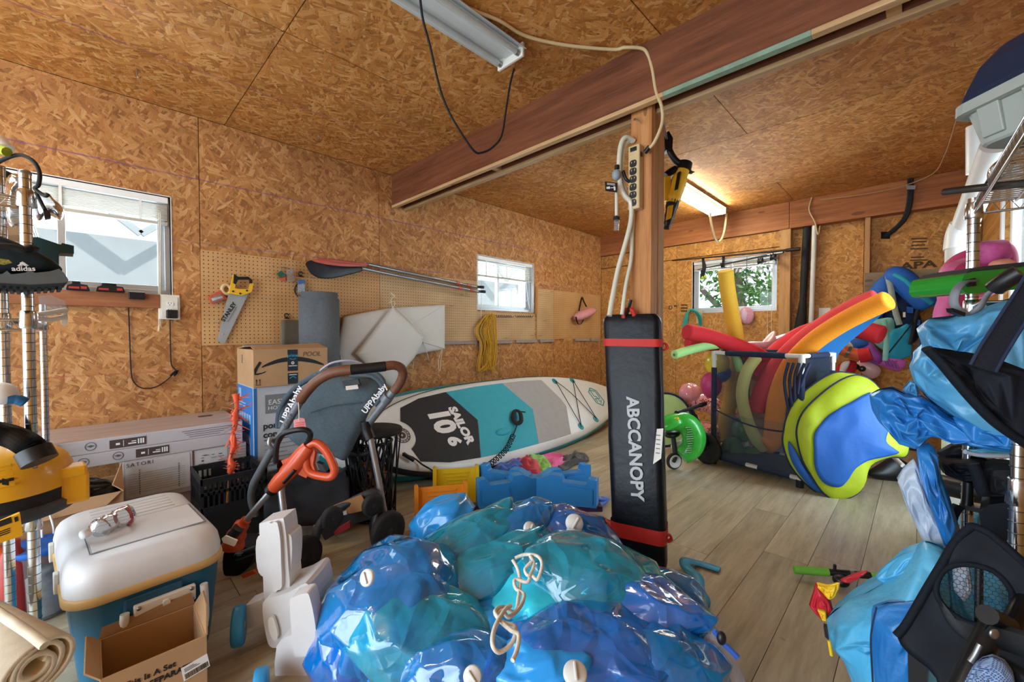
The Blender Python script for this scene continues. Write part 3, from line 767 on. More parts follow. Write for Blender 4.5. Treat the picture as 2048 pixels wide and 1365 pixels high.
# crushed bottle on the cooler lid
m_pet = NT('clear_pet'); _tr = m_pet.n.new('ShaderNodeBsdfTransparent'); _tr.inputs[0].default_value = (.90, .94, .97, 1); _gl = m_pet.n.new('ShaderNodeBsdfGlossy'); _gl.inputs['Roughness'].default_value = .08
_f = m_pet.n.new('ShaderNodeFresnel'); _f.inputs[0].default_value = 1.32; _mx = m_pet.n.new('ShaderNodeMixShader'); m_pet.b.inputs['Base Color'].default_value = (.8, .86, .92, 1); m_pet.b.inputs['Roughness'].default_value = .2
_m2 = m_pet.n.new('ShaderNodeMixShader'); _m2.inputs[0].default_value = .12; m_pet.link(_tr.outputs[0], _m2.inputs[1]); m_pet.link(m_pet.b.outputs[0], _m2.inputs[2])
m_pet.link(_f.outputs[0], _mx.inputs[0]); m_pet.link(_m2.outputs[0], _mx.inputs[1]); m_pet.link(_gl.outputs[0], _mx.inputs[2]); m_pet.link(_mx.outputs[0], m_pet.out.inputs[0])
_bp = m_pet.n.new('ShaderNodeBump'); _bp.inputs['Strength'].default_value = .6; _bp.inputs['Distance'].default_value = .006; m_pet.link(m_pet.noise(m_pet.objco(), 55, 3), _bp.inputs['Height']); m_pet.link(_bp.outputs[0], _gl.inputs['Normal']); m_pet.link(_bp.outputs[0], _f.inputs['Normal']); m_pet = m_pet.m
btp = onZ(250, 1040, .43)
bt = thing('water_bottle', (btp.x, btp.y, .409), 'crushed clear plastic water bottle lying on the white cooler lid', 'bottle')
a, b = onZ(185, 1062, .435), onZ(262, 1028, .44)
dv = (b - a).normalized(); pts = [a + (b - a) * (i / 14) for i in range(15)]
prof = [.006, .022, .03, .031, .026, .030, .033, .027, .031, .034, .033, .033, .033, .032, .02]
q = MB().tube(pts, prof, 18); 
for i, v in enumerate(q.v): v += Vector((nz(v, 45, 1), nz(v, 45, 2), nz(v, 45, 3))) * .009; v.z = max(v.z, .411)
obj('bottle_body', q, m_pet, bt)
q = MB().tube([a + (b - a) * (.74 + .10 * i / 3) for i in range(4)], .0352, 18, cap=False)
for v in q.v: v.z = max(v.z, .4112)
obj('bottle_label', q, mat('label_red', '#b0526a', .4, var=.6, vscale=45), bt)
obj('bottle_cap', MB().lathe([(.014, 0), (.014, .016), (0, .017)], a - dv * .012, -dv, 14), m_whiteprint, bt)
# open carton with the set warning
ss = carton_open('set_carton', .005, .222, 1.44, 1.635, .205, 'open brown carton with black printing and a bar code in front of the cooler')
obj('carton_flap', MB().add([(.222, 1.44, .205), (.222, 1.635, .205), (.242, 1.62, .245), (.232, 1.5, .262)], [(0, 1, 2, 3)]), m_card, ss, solid=.004)
obj('carton_flap', MB().add([(.005, 1.635, .205), (.222, 1.635, .205), (.216, 1.655, .235), (.012, 1.655, .226)], [(0, 1, 2, 3)]), m_card_d, ss, solid=.004)
obj('carton_flap', MB().add([(.005, 1.44, .205), (.005, 1.635, .205), (-.02, 1.62, .235), (-.022, 1.46, .225)], [(0, 1, 2, 3)]), m_card, ss, solid=.004)
FC = lambda x, z, k=.001: frame((x, 1.44 - k, z), X_, Z_)
text('lettering', 'This Is A Set', .021, FC(.098, .163), m_blackprint, ss, bold=.0004)
text('lettering', 'DO NOT SEPARATE', .0205, FC(.098, .139), m_blackprint, ss, bold=.0006)
Mb = FC(.195, .128) @ Matrix.Rotation(R_(9), 4, 'Z')
lb = obj('bar_code_label', MB(Mb).bx(-.03, .03, -.02, .02, 0, .0012), m_whiteprint, ss)
q = MB(Mb); random.seed(8); x = -.026
while x < .026:
    w = random.choice((.0006, .001, .0016)); q.bx(x, x + w, -.017, -.002, .0012, .0018); x += w + random.choice((.0007, .0012))
for k in range(3): q.bx(-.024, .01 - k * .006, .004 + k * .004, .0055 + k * .004, .0012, .0018)
obj('bar_code', q, m_blackprint, lb)
# ------------------------------------------------------------------ paddle boards
m_sup_w = mat('board_white', '#d9dcdb', .35, var=.03); m_sup_t = mat('board_teal', '#1f8f9b', .4, var=.05)
m_pad_k = mat('pad_charcoal', '#26282c', .75, var=.12, vscale=20, bump=.4, bscale=220, bdist=.002)
m_pad_t = mat('pad_teal', '#2fa3b8', .7, var=.05, vscale=20, bump=.4, bscale=220, bdist=.002)
m_pad_g = mat('pad_grey', '#a3a4a7', .7, var=.05, vscale=20, bump=.4, bscale=220, bdist=.002)
th_ = .799
MS = Matrix((X_, Vector((0, math.cos(th_), math.sin(th_))), X_.cross(Vector((0, math.cos(th_), math.sin(th_)))))).transposed().to_4x4()
MS.translation = Vector((2.838, 2.578, .347))
def sup_hw(u): return .3975 * max(0, 1 - abs(u) ** (3.459 if u < 0 else 2.13)) ** .62
def sup_board(M, label, full):
    L = 1.607; t = thing('paddle_board', (M.translation.x, M.translation.y, .02), label, 'paddle board')
    N = 48; us = [-math.cos(math.pi * i / N) for i in range(N + 1)]
    def section(u, k):
        w = sup_hw(u); r = min(.06, max(w, .004)); hh = .065
        a = math.pi / 2 - math.pi * k
        return w, r, hh
    K = 16
    def ringp(u):
        w = sup_hw(u); r = min(.065, w + .003); out = []
        for k in range(K // 2 + 1):
            a = math.pi / 2 - math.pi * k / (K // 2); out.append((u * L, (w - r) + r * math.cos(a) + .012, -.065 + .065 * math.sin(a)))
        for k in range(K // 2 + 1):
            a = -math.pi / 2 - math.pi * k / (K // 2); out.append((u * L, -(w - r) + r * math.cos(a) - .012, -.065 + .065 * math.sin(a)))
        return out
    rings = [ringp(u) for u in us]; n = len(rings[0])
    mb = MB(M); vs_ = [p for r in rings for p in r]
    mb.add(vs_, [(i * n + j, (i + 1) * n + j, (i + 1) * n + (j + 1) % n, i * n + (j + 1) % n) for i in range(N) for j in range(n)], True)
    body = obj('board_body', mb, m_sup_w, t)
    # rail band
    def rail(s, hi_=30):
        q = MB(M); rr = []
        for u in us[1:-1]:
            w = sup_hw(u); r = min(.065, w + .003); row = []
            for k in range(7):
                a = R_(hi_ - (90 + hi_) * k / 6) ; y = (w - r) + (r + .005) * math.cos(a) + .012
                row.append((u * L, s * y, -.065 + .070 * math.sin(a)))
            rr.append(row)
        m = len(rr); q.add([p for r in rr for p in r], [((i * 7 + j), (i * 7 + j + 1), ((i + 1) * 7 + j + 1), ((i + 1) * 7 + j))[::s] for i in range(m - 1) for j in range(6)], True)
        return q
    obj('rail_band', rail(1, 30 if full else 78), m_sup_t, t)
    if not full:
        obj('rail_band', rail(-1), m_sup_t, t); return t
    q = rail(-1); lo = MB(); hi = MB()
    # dark tail half of the lower rail, teal nose half
    for f in q.f:
        c = sum((q.v[i] for i in f), Vector()) / 4
        (lo if c.x < M.translation.x - .62 else hi).add([q.v[i] for i in f], [(0, 1, 2, 3)], True)
    obj('rail_band', lo, m_pad_k, t, label='black lower rail at the tail'); obj('rail_band', hi, m_sup_t, t)
    H = .004
    arc = [(-1.31 + .095 * math.cos(a), .115 * math.sin(a)) for a in [R_(75 - 150 * i / 12) for i in range(13)]]
    obj('deck_pad', MB(M).prism([(-1.235, .225), (-1.05, .287), (-.78, .315), (-.62, 0), (-.78, -.315), (-1.05, -.287), (-1.265, -.225)] + [(-1.29, -.118)] + arc[::-1][1:-1] + [(-1.28, .115)], .0, H, ), m_pad_k, t)
    obj('deck_pad', MB(M).prism([(-.776, .315), (-.45, .332), (-.12, .335), (.055, .01), (.055, -.01), (-.13, -.338), (-.45, -.335), (-.776, -.315), (-.614, 0)], 0, H), m_pad_t, t)
    obj('deck_pad', MB(M).prism([(-.116, .335), (.15, .332), (.44, .315), (.535, .05), (.54, -.04), (.34, -.335), (.1, -.34), (-.126, -.338), (.06, 0)], 0, H), m_pad_g, t)
    obj('carry_handle', MB(M).ell((-.43, -.155, .006), (.085, .032, .02)), m_pad_t, t)
    def T(body, size, x, y, **k): return text('lettering', body, size, M @ Matrix.Translation((x, y, .0055)) @ Matrix.Rotation(R_(-90), 4, 'Z') , m_whiteprint, t, **k)
    T('SAILOR', .105, -.80, -.012, bold=.006, sx=1.0)
    T('10', .25, -.955, .055, bold=.014, sx=.86)
    T('6', .15, -.935, -.135, bold=.008)
    q = MB(M)
    q.tube(crv([(.632, .275, .012), (.74, .1, .012), (.851, -.257, .012)], 3), .004, 6)
    q.tube([(.632, .275, .012), (.549, -.285, .012)], .004, 6); q.tube([(.925, .258, .012), (.549, -.285, .012)], .004, 6); q.tube([(.925, .258, .012), (.851, -.257, .012)], .004, 6)
    obj('bungee_cord', q, m_blackmatte, t)
    for (x, y) in ((.632, .278), (.928, .258), (.549, -.289), (.851, -.257)):
        g = obj('bungee_patch', MB(M).lathe([(.036, 0), (.036, .003), (.03, .005), (0, .006)], (x, y, 0), n=18), m_sup_t, t)
        obj('eyelet', MB(M).lathe([(.012, .005), (.012, .014), (0, .014)], (x, y, 0), n=12), m_sup_t, g)
    hexo = [(-.0, .125), (.075, .075), (.075, -.075), (0, -.125), (-.075, -.075), (-.075, .075)]
    q = MB(M @ Matrix.Translation((1.135, .0, .002)))
    for i in range(6): q.tube([(hexo[i][0], hexo[i][1], .0), (hexo[(i + 1) % 6][0], hexo[(i + 1) % 6][1], 0)], .008, 4, flat=.3)
    for (a, b) in (((.045, .07), (.045, -.02)), ((.045, .07), (-.03, .095)), ((-.03, .095), (-.035, .01)), ((-.035, .01), (.005, 0)), ((-.045, -.02), (-.045, -.07)), ((-.045, -.02), (.04, -.03)), ((.04, -.05), (-.01, -.095)), ((0, 0), (.0, -.07))):
        q.tube([(a[0], a[1], 0), (b[0], b[1], 0)], .007, 4, flat=.3)
    obj('hexagon_emblem', q, m_sup_t, t)
    q = MB(); MM = M @ Matrix.Translation((-1.315, 0, .002)); ring(q, MM, .062, .006, 28); ring(q, MM, .045, .006, 24); ring(q, MM, .028, .02, 18)
    for k in range(14):
        a = k * 2 * math.pi / 14; q.add([MM @ Vector((math.cos(a + e) * r, math.sin(a + e) * r, .001)) for (r, e) in ((.048, -.1), (.055, -.1), (.055, .12), (.048, .12))], [(0, 1, 2, 3)])
    obj('round_seal', q, mat('seal_print', '#4a3a3e', .6, var=0), t)
    aa = R_(-2); u_ = -.56; w = sup_hw(u_); r = .065; o = M @ Vector((u_ * L, -((w - r) + (r + .008) * math.cos(aa) + .012), -.065 + .073 * math.sin(aa)))
    nn = M.to_3x3() @ Vector((0, -math.cos(aa), math.sin(aa)))
    text('lettering', '10\'6" x 32" x 6"', .075, frame(o, -X_, nn.cross(-X_)), m_whiteprint, t, shear=.3, sx=1.3)
    return t
sup_board(MS, 'white paddle board with black, teal and grey deck pads leaning by the wall', True)
sup_board(MS @ Matrix.Translation((-.20, .11, -.15)), 'plain white paddle board with teal edge behind the padded paddle board', False)
# coiled leash
ls = thing('board_leash', (2.3, 2.0, 0.02), 'black coiled leash hanging from the teal deck pad down to the floor', 'leash')
def onS(px, py, h=.02):
    N = MS.to_3x3() @ Vector((0, 0, 1)); return onP(px, py, MS.translation + N * h, N)
cuff = MB().tube(crv([onS(1030, 822, .03), onS(1040, 826, .05), onS(1042, 843, .05), onS(1033, 847, .03), onS(1026, 838, .03)], 5, True), .02, 8, closed=True, flat=.5)
obj('ankle_cuff', cuff, m_blackmatte, ls)
obj('cuff_tab', MB().tube([onS(1036, 823, .03), onS(1051, 825, .06)], .014, 6, flat=.4), m_blackmatte, ls)
main = [onS(1034, 850, .03), onS(1030, 862, .02), onS(1026, 872, .02)]
obj('leash_cord', MB().tube(crv(main, 4), .005, 6), m_blackmatte, ls)
path = crv([onS(1026, 872, .03), onS(1012, 900, .03), onS(985, 925, .03), onS(960, 940, .04), onZ(925, 952, .03), onZ(890, 954, .03), onZ(872, 950, .03)], 10)
q = []; turns = 0
for i in range(len(path) * 8):
    f = i / 8; k = min(int(f), len(path) - 2); p = path[k].lerp(path[k + 1], f - k) if k + 1 < len(path) else path[-1]
    t = (path[k + 1] - path[k]).normalized(); n = t.orthogonal().normalized(); b = t.cross(n); a = i * .42
    q.append(p + (n * math.cos(a) + b * math.sin(a)) * .019)
obj('leash_coil', MB().tube(q, .004, 5), m_blackmatte, ls)
obj('leash_cord', MB().tube(crv([onZ(872, 950, .03), onS(862, 940, .02), onS(845, 930, .02), onS(828, 917, .02), onS(805, 907, .02)], 5), .006, 6), m_blackmatte, ls)
obj('swivel', MB().tube([onS(828, 922, .03), onS(806, 908, .03)], [.012, .014], 8), m_black, ls)
# ================================================================== things on the left wall
def peg_mat(name, c):
    t = NT(name); sep = t.n.new('ShaderNodeSeparateXYZ'); t.link(t.pos(), sep.inputs[0])
    def fr(o): return t.math('SUBTRACT', t.math('FRACT', t.math('DIVIDE', o, .0254)), .5)
    a, b = fr(sep.outputs[0]), fr(sep.outputs[2])
    d = t.math('SQRT', t.math('ADD', t.math('MULTIPLY', a, a), t.math('MULTIPLY', b, b)))
    base = t.ramp(t.noise(t.pos(), 4, 3), [(.3, lin(c[0])), (.7, lin(c[1]))])
    t.link(t.mix(t.math('LESS_THAN', d, .15), base, lin('#4a3118')), t.b.inputs['Base Color']); t.b.inputs['Roughness'].default_value = .6
    return t.m
m_peg = peg_mat('pegboard', ('#b58a58', '#c79c68'))
m_peg2 = peg_mat('pegboard_greyed', ('#b39166', '#c3a47a'))
pg = thing('pegboard', (1.6, LF - .006, .985), 'long tan pegboard left of the small window with the saw and paddles', 'pegboard')
obj('perforated_sheet', MB().bx(.505, 1.74, LF - .008, LF - .001, .985, 1.60), m_peg, pg)
obj('perforated_sheet', MB().bx(1.743, 2.834, LF - .008, LF - .001, .985, 1.60), m_peg2, pg)
pg2 = thing('pegboard', (3.3, LF - .006, .985), 'low tan pegboard under the small window with a row of hooks', 'pegboard')
obj('perforated_sheet', MB().bx(2.836, 3.74, LF - .008, LF - .001, .985, 1.29), m_peg2, pg2)
pg3 = thing('pegboard', (4.5, LF - .006, .985), 'tan pegboard between the small window and the corner with a pink bag', 'pegboard')
obj('perforated_sheet', MB().bx(3.78, 4.10, LF - .008, LF - .001, .985, 1.60), m_peg2, pg3)
obj('perforated_sheet', MB().bx(4.104, 5.17, LF - .008, LF - .001, .985, 1.60), m_peg, pg3)
m_shim = wood('grey_strip', ('#7a7070', '#958a88', '#aaa09c'), axis=0, scale=2, knots=False)
sh_ = structure('trim_4', (3, LF, .95))
for (a, b) in ((485, 620), (852, 885), (886, 952), (992, 1022), (1030, 1072), (1078, 1106), (1150, 1176), (1180, 1198)):
    p, q = onY(a, 684, LF), onY(b, 684, LF)
    obj('strip', MB().bx(p.x, q.x, LF - .022, LF - .001, .952 + .006 * math.sin(a), .983), m_shim, sh_)
def WP(pts, off): return [(p.x, p.z) for p in (onY(x, y, LF - off) for x, y in pts)]
def wprism(pts, off, th, mb=None, sub=1):
    mb = mb or MB(); return mb.prism(smooth2(WP(pts, off), sub) if sub > 1 else WP(pts, off), 0, th, frame((0, LF - off, 0), X_, Z_))
def W3p(px, py, off=.01): return onY(px, py, LF - off)
CR3 = lambda x, y: (400 + x / 4.014, 460 + y / 4.014)
def c3p(*pts): return [CR3(x, y) for x, y in pts]
m_yel = mat('tool_yellow', '#e2b32c', .4, var=.06); m_sawb = mat('saw_steel', '#a9b1b6', .35, .35, var=.05)
# hooks
m_hook = mat('hook_metal', '#a8a294', .35, .8, var=.05)
def hook(px, py, label, big=1.0):
    p = W3p(px, py, .008)
    o = obj('peg_hook', MB().tube(crv([p, p + Vector((0, -.03, 0)) * big, p + Vector((.004, -.045, -.004)) * big, p + Vector((.008, -.05, .012)) * big], 4), .0022, 5), m_hook)
    return tag(o, label, 'hook', 'metal hooks on the pegboards')
HL = [((100, 240), 'bent metal hook in the top left corner of the long pegboard'), ((580, 290), 'bent metal hook above the green and brown parts packets'), ((540, 375), 'short metal hook left of the parts packets'),
      ((490, 545), 'metal hook with a bright tip right of the saw blade'), ((125, 745), 'thin metal hook left of the saw tip'), ((890, 385), 'long metal hook under the black paddle blade')]
for (x, y), l in HL:
    px, py = CR3(x, y); hook(px, py, l)
for px, py, l in ((1078, 590, 'metal hook at the upper left of the pegboard by the corner'), (1100, 584, 'white bent hook at the top of the pegboard by the corner'), (1086, 642, 'small hook low on the pegboard right of the small window'), (1062, 671, 'metal hook at the foot of the pegboard under the window corner'), (1076, 672, 'double metal hook at the lower edge of the pegboard near the window'), (1010, 676, 'tiny hook at the lower edge under the row of black hooks'), (921, 590, 'hook just under the paddle grips'), (900, 612, 'hook right of the long white cushion')): hook(px, py, l)
random.seed(2)
ORD = 'first second third fourth fifth sixth seventh eighth'.split()
for k in range(16):
    px = 992 + k * 4.1 + (6 if k > 7 else 0)
    p = W3p(px, 634, .008)
    o = obj('tool_hook', MB().tube(crv([p + Vector((0, 0, .02)), p + Vector((0, -.012, 0)), p + Vector((0, -.04, -.006)), p + Vector((0, -.052, .004 + .012 * random.random()))], 4), .0025, 5), m_black)
    tag(o, 'black hook, ' + (ORD[k] + ' from the left' if k < 8 else ORD[15 - k] + ' from the right') + ' in the row under the small window', 'hook', 'black hooks under the small window')
# handsaw
sw = thing('handsaw', W3p(445, 686, .03), 'hand saw with yellow and black handle hanging on the pegboard', 'saw')
obj('saw_blade', wprism(c3p((228, 512), (388, 512), (200, 908), (182, 912), (136, 892)), .028, .002), m_sawb, sw)
obj('saw_handle', wprism(c3p((228, 512), (262, 362), (290, 372), (275, 470), (300, 476), (385, 478), (402, 430), (395, 395), (375, 378), (420, 398), (426, 430), (408, 500), (330, 530)), .036, .018, sub=1), m_yel, sw, bevel=.003)
obj('grip_inlay', wprism(c3p((268, 356), (300, 380), (380, 378), (412, 404), (412, 432), (400, 432), (390, 402), (300, 402), (282, 440), (262, 430)), .04, .024), m_black, sw, bevel=.003)
for x, y in ((264, 494), (376, 488), (322, 512)):
    px, py = CR3(x, y); obj('bolt', MB().lathe([(.006, 0), (.006, .004), (0, .005)], W3p(px, py, .054), (0, -1, 0), 10), m_black, sw)
obj('hang_hole', MB().lathe([(.006, 0), (.006, .001), (0, .001)], W3p(*CR3(184, 838), .0305), (0, -1, 0), 10), m_peg, sw)
a, b = W3p(*CR3(190, 720), .0325), W3p(*CR3(272, 600), .0325)
text('lettering', 'STANLEY', .034, frame((a + b) / 2 - Vector((0, 0, 0)), b - a, Z_), m_blackprint, sw, bold=.0012, sx=1.0)
a, b = W3p(*CR3(222, 740), .0325), W3p(*CR3(292, 620), .0325)
q = MB().tube([a, b], .0012, 4); obj('fine_print', q, m_ink, sw)
# hook cord round the saw, tape roll, packets
tr = obj('tape_roll', MB().tube([W3p(*CR3(212, 478), .022) + Vector((math.cos(a) * .024, 0, math.sin(a) * .03)) for a in [k * 2 * math.pi / 20 for k in range(20)]], .011, 8, closed=True), m_cream); tag(tr, 'small cream tape roll hanging behind the saw handle', 'tape')
pk = thing('parts_packet', W3p(*CR3(140, 600), .02), 'red and clear packet hanging left of the saw', 'packet')
m_red1 = mat('packet_red', '#c8583c', .4, var=.25, vscale=40)
obj('packet_card', wprism(c3p((60, 540), (160, 485), (215, 555), (95, 600)), .02, .012), m_red1, pk, bevel=.003)
obj('packet_blister', wprism(c3p((80, 545), (160, 510), (195, 555), (105, 585)), .034, .010), m_pet, pk, bevel=.004)
obj('packet_insert', wprism(c3p((90, 552), (180, 530), (182, 545), (100, 572)), .0325, .003), m_whiteprint, pk)
bn = thing('parts_packet', W3p(*CR3(700, 420), .02), 'clear packets of small green and brown parts beside the ring of wire', 'packet')
obj('packet_bag', wprism(c3p((690, 320), (740, 312), (760, 410), (700, 420)), .03, .016), m_pet, bn, bevel=.004)
obj('packet_insert', wprism(c3p((695, 360), (745, 350), (755, 400), (705, 410)), .026, .01), mat('parts_brown', '#a8784a', .5, var=.4, vscale=90), bn, bevel=.002)
obj('packet_insert', wprism(c3p((615, 350), (650, 330), (690, 370), (640, 390)), .026, .014), mat('parts_green', '#2b5a44', .5, var=.4, vscale=60), bn, bevel=.004)
obj('packet_insert', wprism(c3p((630, 385), (690, 380), (680, 410), (640, 405)), .026, .008), m_red1, bn)
obj('packet_tie', MB().tube(crv([W3p(*CR3(640, 330), .02), W3p(*CR3(670, 300), .03), W3p(*CR3(720, 318), .03)], 5), .003, 5), m_steel, bn)
zb_ = thing('zip_bag', W3p(*CR3(815, 510), .02), 'small clear zip bag of screws hung on a coil of dark wire', 'bag')
obj('bag_film', wprism(c3p((782, 412), (838, 405), (845, 500), (782, 512)), .03, .012), m_pet, zb_, bevel=.004)
obj('bag_contents', wprism(c3p((785, 440), (836, 436), (840, 495), (786, 505)), .028, .008), mat('screws_silver', '#b9c2cc', .3, .6, var=.4, vscale=120), zb_, bevel=.003)
obj('bag_header', wprism(c3p((782, 405), (836, 400), (838, 430), (784, 434)), .031, .014), mat('header_blue', '#3b62a8', .4), zb_)
wc = MB()
for k in range(5):
    c = W3p(*CR3(800, 485), .018 + .003 * k); rx, rz = .032 + .004 * math.sin(k * 2), .048 + .004 * math.cos(k * 3)
    wc.tube([c + Vector((math.cos(a) * rx, .003 * math.sin(3 * a + k), math.sin(a) * rz)) for a in [j * 2 * math.pi / 24 for j in range(24)]], .0016, 5, closed=True)
o = obj('wire_coil', wc, m_black, kind=None); tag(o, 'coil of dark wire hanging behind the zip bag', 'wire')
for x, y in ((808, 352), (695, 688)):
    c = W3p(*CR3(x, y), .02); o = obj('spring_clamp', MB().tube([c + Vector((math.cos(a) * .014, 0, math.sin(a) * .014)) for a in [j * 2 * math.pi / 16 for j in range(15)]], .004, 6).tube([c + Vector((-.016, -.004, -.02)), c + Vector((.018, -.004, -.022))], .004, 6), m_black)
    tag(o, 'black round clip on the pegboard ' + ('right of the parts packets' if y < 500 else 'above the grey mat'), 'clip')
# paddles
m_pad_red = mat('paddle_red', '#b8584c', .4, var=.05); m_pad_blk = mat('paddle_black', '#1d1f26', .35, var=.1); m_shaft = mat('paddle_shaft', '#8d9094', .3, .6, var=.05)
def pillow_on_wall(pts, off, thick, sub=6, **k):
    return MB().pillow(WP(pts, off), thick, nr=8, sub=sub, M=frame((0, LF - off, 0), X_, Z_), **k)
def paddle(label, blade, offb, shaft, offs, mb_, ms_, clamp):
    t = thing('boat_paddle', W3p(*blade[0], offb), label, 'paddle')
    obj('blade', pillow_on_wall(blade, offb, .008), mb_, t)
    pts = [W3p(x, y, o) for (x, y), o in zip(shaft, offs)]
    obj('shaft', MB().tube(pts, .0145, 12), ms_, t)
    for f in clamp:
        p = pts[0].lerp(pts[-1], f); d = (pts[-1] - pts[0]).normalized()
        obj('clamp', MB().tube([p - d * .02, p + d * .02], .019, 10), m_pad_red, t)
    e = pts[-1]; d = (pts[-1] - pts[0]).normalized()
    obj('grip', MB().tube(crv([e - d * .02, e + d * .03 + Vector((0, -.01, .006)), e + d * .05 + Vector((0, -.04, .004))], 4), [.014] * 4 + [.016] * 5, 8), m_black, t)
    return t
paddle('black and red paddle hung highest on the pegboard', c3p((945, 240), (1000, 232), (1180, 250), (1330, 268), (1390, 272), (1330, 292), (1180, 282), (1020, 268)), .05,
       [(736, 529), (800, 543), (955, 575)], (.05, .05, .05), m_pad_red, m_shaft, (.78, .9))
paddle('black bladed paddle hung just in front of the red paddle', c3p((848, 268), (900, 245), (1000, 272), (1180, 292), (1300, 300), (1320, 312), (1290, 335), (1180, 365), (1060, 390), (960, 388), (895, 355), (862, 310)), .085,
       [(724, 537), (800, 553), (958, 584)], (.085, .085, .085), m_pad_blk, m_shaft, (.8, .92))
lp = obj('paddle_edge', pillow_on_wall(c3p((905, 250), (945, 238), (1100, 266), (1290, 280), (1330, 292), (1180, 296), (1020, 280)), .095, .006), m_pad_red); tag(lp, 'dull red paddle blade lying against the black paddle', 'paddle')
# grey carpet roll and flat mat
m_felt = mat('grey_felt', '#5f6870', .95, var=.12, vscale=60, bump=.4, bscale=400)
cp = Vector((1.185, 3.14, 0))
rl = thing('carpet_roll', cp, 'tall grey felt roll standing behind the brown shipping box', 'roll')
q = MB(); pts = []
for k in range(60):
    a = k / 59 * 2 * math.pi * 2.4; r = .135 - .026 * k / 59
    pts.append((cp.x + math.cos(a + 2.6) * r, cp.y + math.sin(a + 2.6) * r))
n = len(pts); hz = lambda k: 1.36 - .05 * max(0, math.sin((k / 59) * 9)) - .02 * (k < 8)
q.add([(x, y, .0) for x, y in pts] + [(x + .0, y, .7) for x, y in pts] + [(x, y, hz(k)) for k, (x, y) in enumerate(pts)], [(i, i + 1, n + i + 1, n + i) for i in range(n - 1)] + [(n + i, n + i + 1, 2 * n + i + 1, 2 * n + i) for i in range(n - 1)], True)
obj('rolled_felt', q, m_felt, rl, solid=.009)
a0, a1 = W3p(563, 645, .06), W3p(606, 640, .06)
mt = obj('floor_mat', MB().grid(lambda u, v: (a0.x + (a1.x + .1 - a0.x) * u, 3.25 + .02 * math.sin(u * 3), 1.16 * v), 8, 6), mat('mat_brownish_grey', '#6e685c', .9, var=.1, vscale=30), solid=.01); tag(mt, 'flat brownish grey mat standing behind the carpet roll', 'mat')
# white seat cushions
m_cush = mat('cushion_white', '#d2d3d0', .6, var=.03, vscale=4, bump=.12, bscale=30)
m_tie = mat('cushion_tie', '#e2ded2', .7, var=.05)
def cushion(label, pts, off, th, sub=2):
    P = WP(pts, off); cx = sum(p[0] for p in P) / len(P); cz = sum(p[1] for p in P) / len(P)
    t = thing('seat_cushion', (cx, LF - off, min(p[1] for p in P)), label, 'cushion')
    q = MB().pillow(P, th, nr=12, power=9, sub=sub, M=frame((0, LF - off, 0), X_, Z_), disp=lambda x, y, s: .006 * nz((x, y, s), 5, 3))
    obj('cushion_body', q, m_cush, t); return t
k1 = cushion('long white seat cushion hung flat against the pegboard', [(685, 645), (690, 634), (720, 627), (786, 616), (850, 612), (886, 610), (889, 616), (889, 690), (885, 699), (850, 706), (790, 720), (720, 735), (684, 738), (679, 728), (677, 690)], .055, .035, 4)
k2 = cushion('white seat cushion hung by its corner in front of the long cushion', [(783, 617), (789, 617), (818, 643), (846, 671), (847, 678), (832, 710), (809, 739), (787, 774), (780, 776), (745, 743), (714, 713), (713, 705), (735, 678), (762, 643)], .12, .035, 4)
for (t, pts, off) in ((k2, [(786, 617), (782, 600), (789, 592), (781, 586), (792, 596)], .13), (k2, [(786, 617), (790, 604), (776, 606)], .13), (k1, [(885, 697), (882, 720), (880, 742)], .06), (k1, [(884, 698), (877, 722), (878, 743)], .06), (k2, [(845, 682), (852, 700), (857, 718)], .1), (k2, [(845, 682), (829, 716), (826, 738)], .1), (k1, [(678, 700), (684, 725), (681, 716), (690, 742)], .07), (k2, [(782, 776), (776, 792), (780, 800)], .12)):
    obj('tie', MB().tube(crv([W3p(x, y, off) for x, y in pts], 5), .004, 6, flat=.5), m_tie, t)
kr = crv([W3p(793, 616, .155), W3p(822, 644, .157), W3p(842, 668, .156)], 5)
obj('piping', MB().tube(kr, .003, 6), m_tie, k2)
# yellow rope hank
m_ropey = mat('rope_yellow', '#d8a62a', .6, var=.2, vscale=80, bump=.3, bscale=300)
rh = thing('rope_hank', W3p(980, 745, .05), 'hank of yellow rope hanging under the small window', 'rope')
random.seed(7); q = MB()
for k in range(26):
    o = random.uniform(-1, 1); off = .03 + random.random() * .04; s = random.uniform(-1, 1)
    top = W3p(982 + o * 12, 626 + abs(o) * 6, off)
    l = [top, W3p(968 + s * 8 + 12 * o, 660, off), W3p(975 + o * 12 + s * 4, 690, off), W3p(972 + o * 10 + s * 8, 720, off), W3p(975 + o * 16 + s * 6, 738 + 5 * abs(s), off), W3p(985 + o * 10, 722, off), W3p(988 + o * 8, 690, off), W3p(985 + o * 11, 650, off), top]
    q.tube(crv(l, 4), .0032, 5, cap=False)
obj('rope_strands', q, m_ropey, rh, kind='stuff')
q = MB()
for k in range(3): q.tube(crv([W3p(964 + 8 * k, 738, .05), W3p(958 + 16 * k, 744, .05), W3p(966 + 9 * k, 742, .06), W3p(985, 725, .05)], 5), .003, 5)
obj('rope_ends', q, m_ropey, rh, kind='stuff')
# whisk hanging behind the rope
wk = obj('feather_duster', MB().lathe([(.004, .30), (.006, .12), (.02, .06), (.016, 0), (.005, -.02)], W3p(961, 700, .02), n=10), m_shim); tag(wk, 'thin grey brush hanging left of the yellow rope', 'brush')
